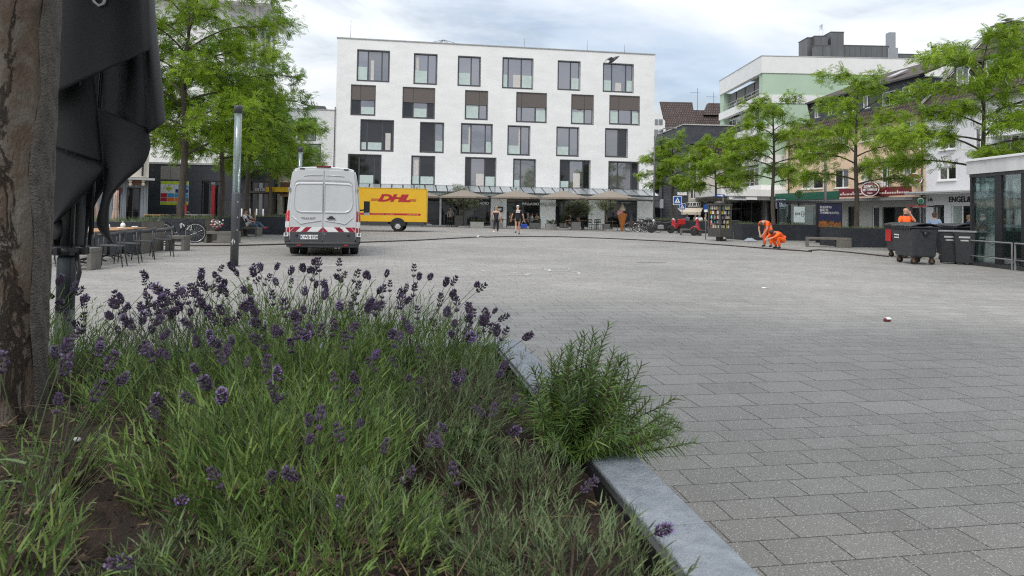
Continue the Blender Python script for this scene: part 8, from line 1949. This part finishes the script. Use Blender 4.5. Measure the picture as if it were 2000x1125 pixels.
for i in range(140):
    z = .30 + 4.0 * i / 139; r = .138 * (1 + .32 * math.exp(-(z - .38) / .10)) * (1 - .035 * z); row = []
    for k in range(96):
        a = 2 * pi * k / 96; plate = abs(sin(a * 4 + 1.1 * sin(z * 2.1) + .7 * sin(z * 5.3 + a * 2))) ** .35
        rr_ = r * (1 + .055 * (plate - .8) + .02 * sin(a * 3 + z * 1.7) + .012 * sin(a * 11 + z * 7) + .010 * sin(z * 23 + a * 5))
        row.append((rr_ * cos(a) + .012 * z, rr_ * sin(a), z))
    rows.append(row)
q.grid(rows, closed=True)
sb = MB(); rows = []
for i in range(110):
    z = .34 + 3.4 * i / 109; row = []; r = .150 * (1 + .32 * math.exp(-(z - .38) / .10)) * (1 - .035 * z)
    for k in range(25):
        u = k / 24; a = -.34 + .13 * sin(z * 3.1) + .07 * sin(z * 11.3 + 1) + (1.5 - .13 * sin(z * 3.1)) * u
        rr_ = r * (1.0 - .05 * (abs(2 * u - 1) ** 8)) + .003 * sin(z * 31 + a * 13); row.append((rr_ * cos(a) + .012 * z, rr_ * sin(a), z))
    rows.append(row)
sb.grid(rows); sb.build('smooth_bark', mat('grey_bark', (.090, .078, .066), .9, bump=.9, bscale=120, scale=34, col2=(.175, .155, .135), streak=.5), ft, fix=False)
lim = []
rs = np.random.default_rng(5)
for i in range(20):
    a = i * 2.4 + .4; L_ = rs.uniform(2.6, 4.6) * (1.15 if cos(a + .9) > 0 else .8); z0_ = 3.35 + i * .15; pts = [(cos(a) * L_ * u + .05, sin(a) * L_ * u, z0_ + L_ * (.60 * u - .22 * u * u)) for u in (0, .2, .45, .7, 1)]; q.tube(pts, [.06, .045, .032, .02, .007], 6); lim.append((pts, L_))
q.tube([(.05, 0, 4.25), (.08, .02, 5.4), (.06, .05, 6.6)], [.118, .07, .02], 12); lim.append(([(.05, 0, 4.4), (.08, .02, 5.4), (.06, .05, 6.6)], 2))
q.build('trunk', BM, ft, fix=False)
P, D = [], []
for pts, L_ in lim:
    for k in range(int(L_ * 75)):
        u = rs.uniform(.22, 1.04) * (len(pts) - 1); j0 = min(int(u), len(pts) - 2); p = Vector(pts[j0]).lerp(Vector(pts[j0 + 1]), u - j0); az = rs.uniform(0, 2 * pi)
        P.append((p.x + rs.normal(0, .34), p.y + rs.normal(0, .34), p.z + abs(rs.normal(.1, .2)))); D.append((cos(az), sin(az), rs.normal(-.1, .3)))
tv, tq = leaf_template(7, .34, .11, .045); P, D = np.array(P), np.array(D); reps = [place(tv, tq, P + rs.normal(scale=.08, size=P.shape), frames(D + rs.normal(scale=.5, size=D.shape), .35), rs.uniform(.8, 1.4, len(P))) for _ in range(3)]
v, qd = merge(reps); np_mesh('crown', v, qd, LEAFD, parent=ft)

# writing becomes plain mesh
def flush_text():
    dg = bpy.context.evaluated_depsgraph_get()
    new = [(o, bpy.data.meshes.new_from_object(o.evaluated_get(dg))) for o in TEXTS]
    for o, me in new:
        nm = o.name.split('.')[0]; n = bpy.data.objects.new(nm, me); COL.objects.link(n); n.parent = o.parent; n.location = o.location; n.rotation_euler = o.rotation_euler; n.scale = o.scale
        bpy.data.objects.remove(o)
flush_text()
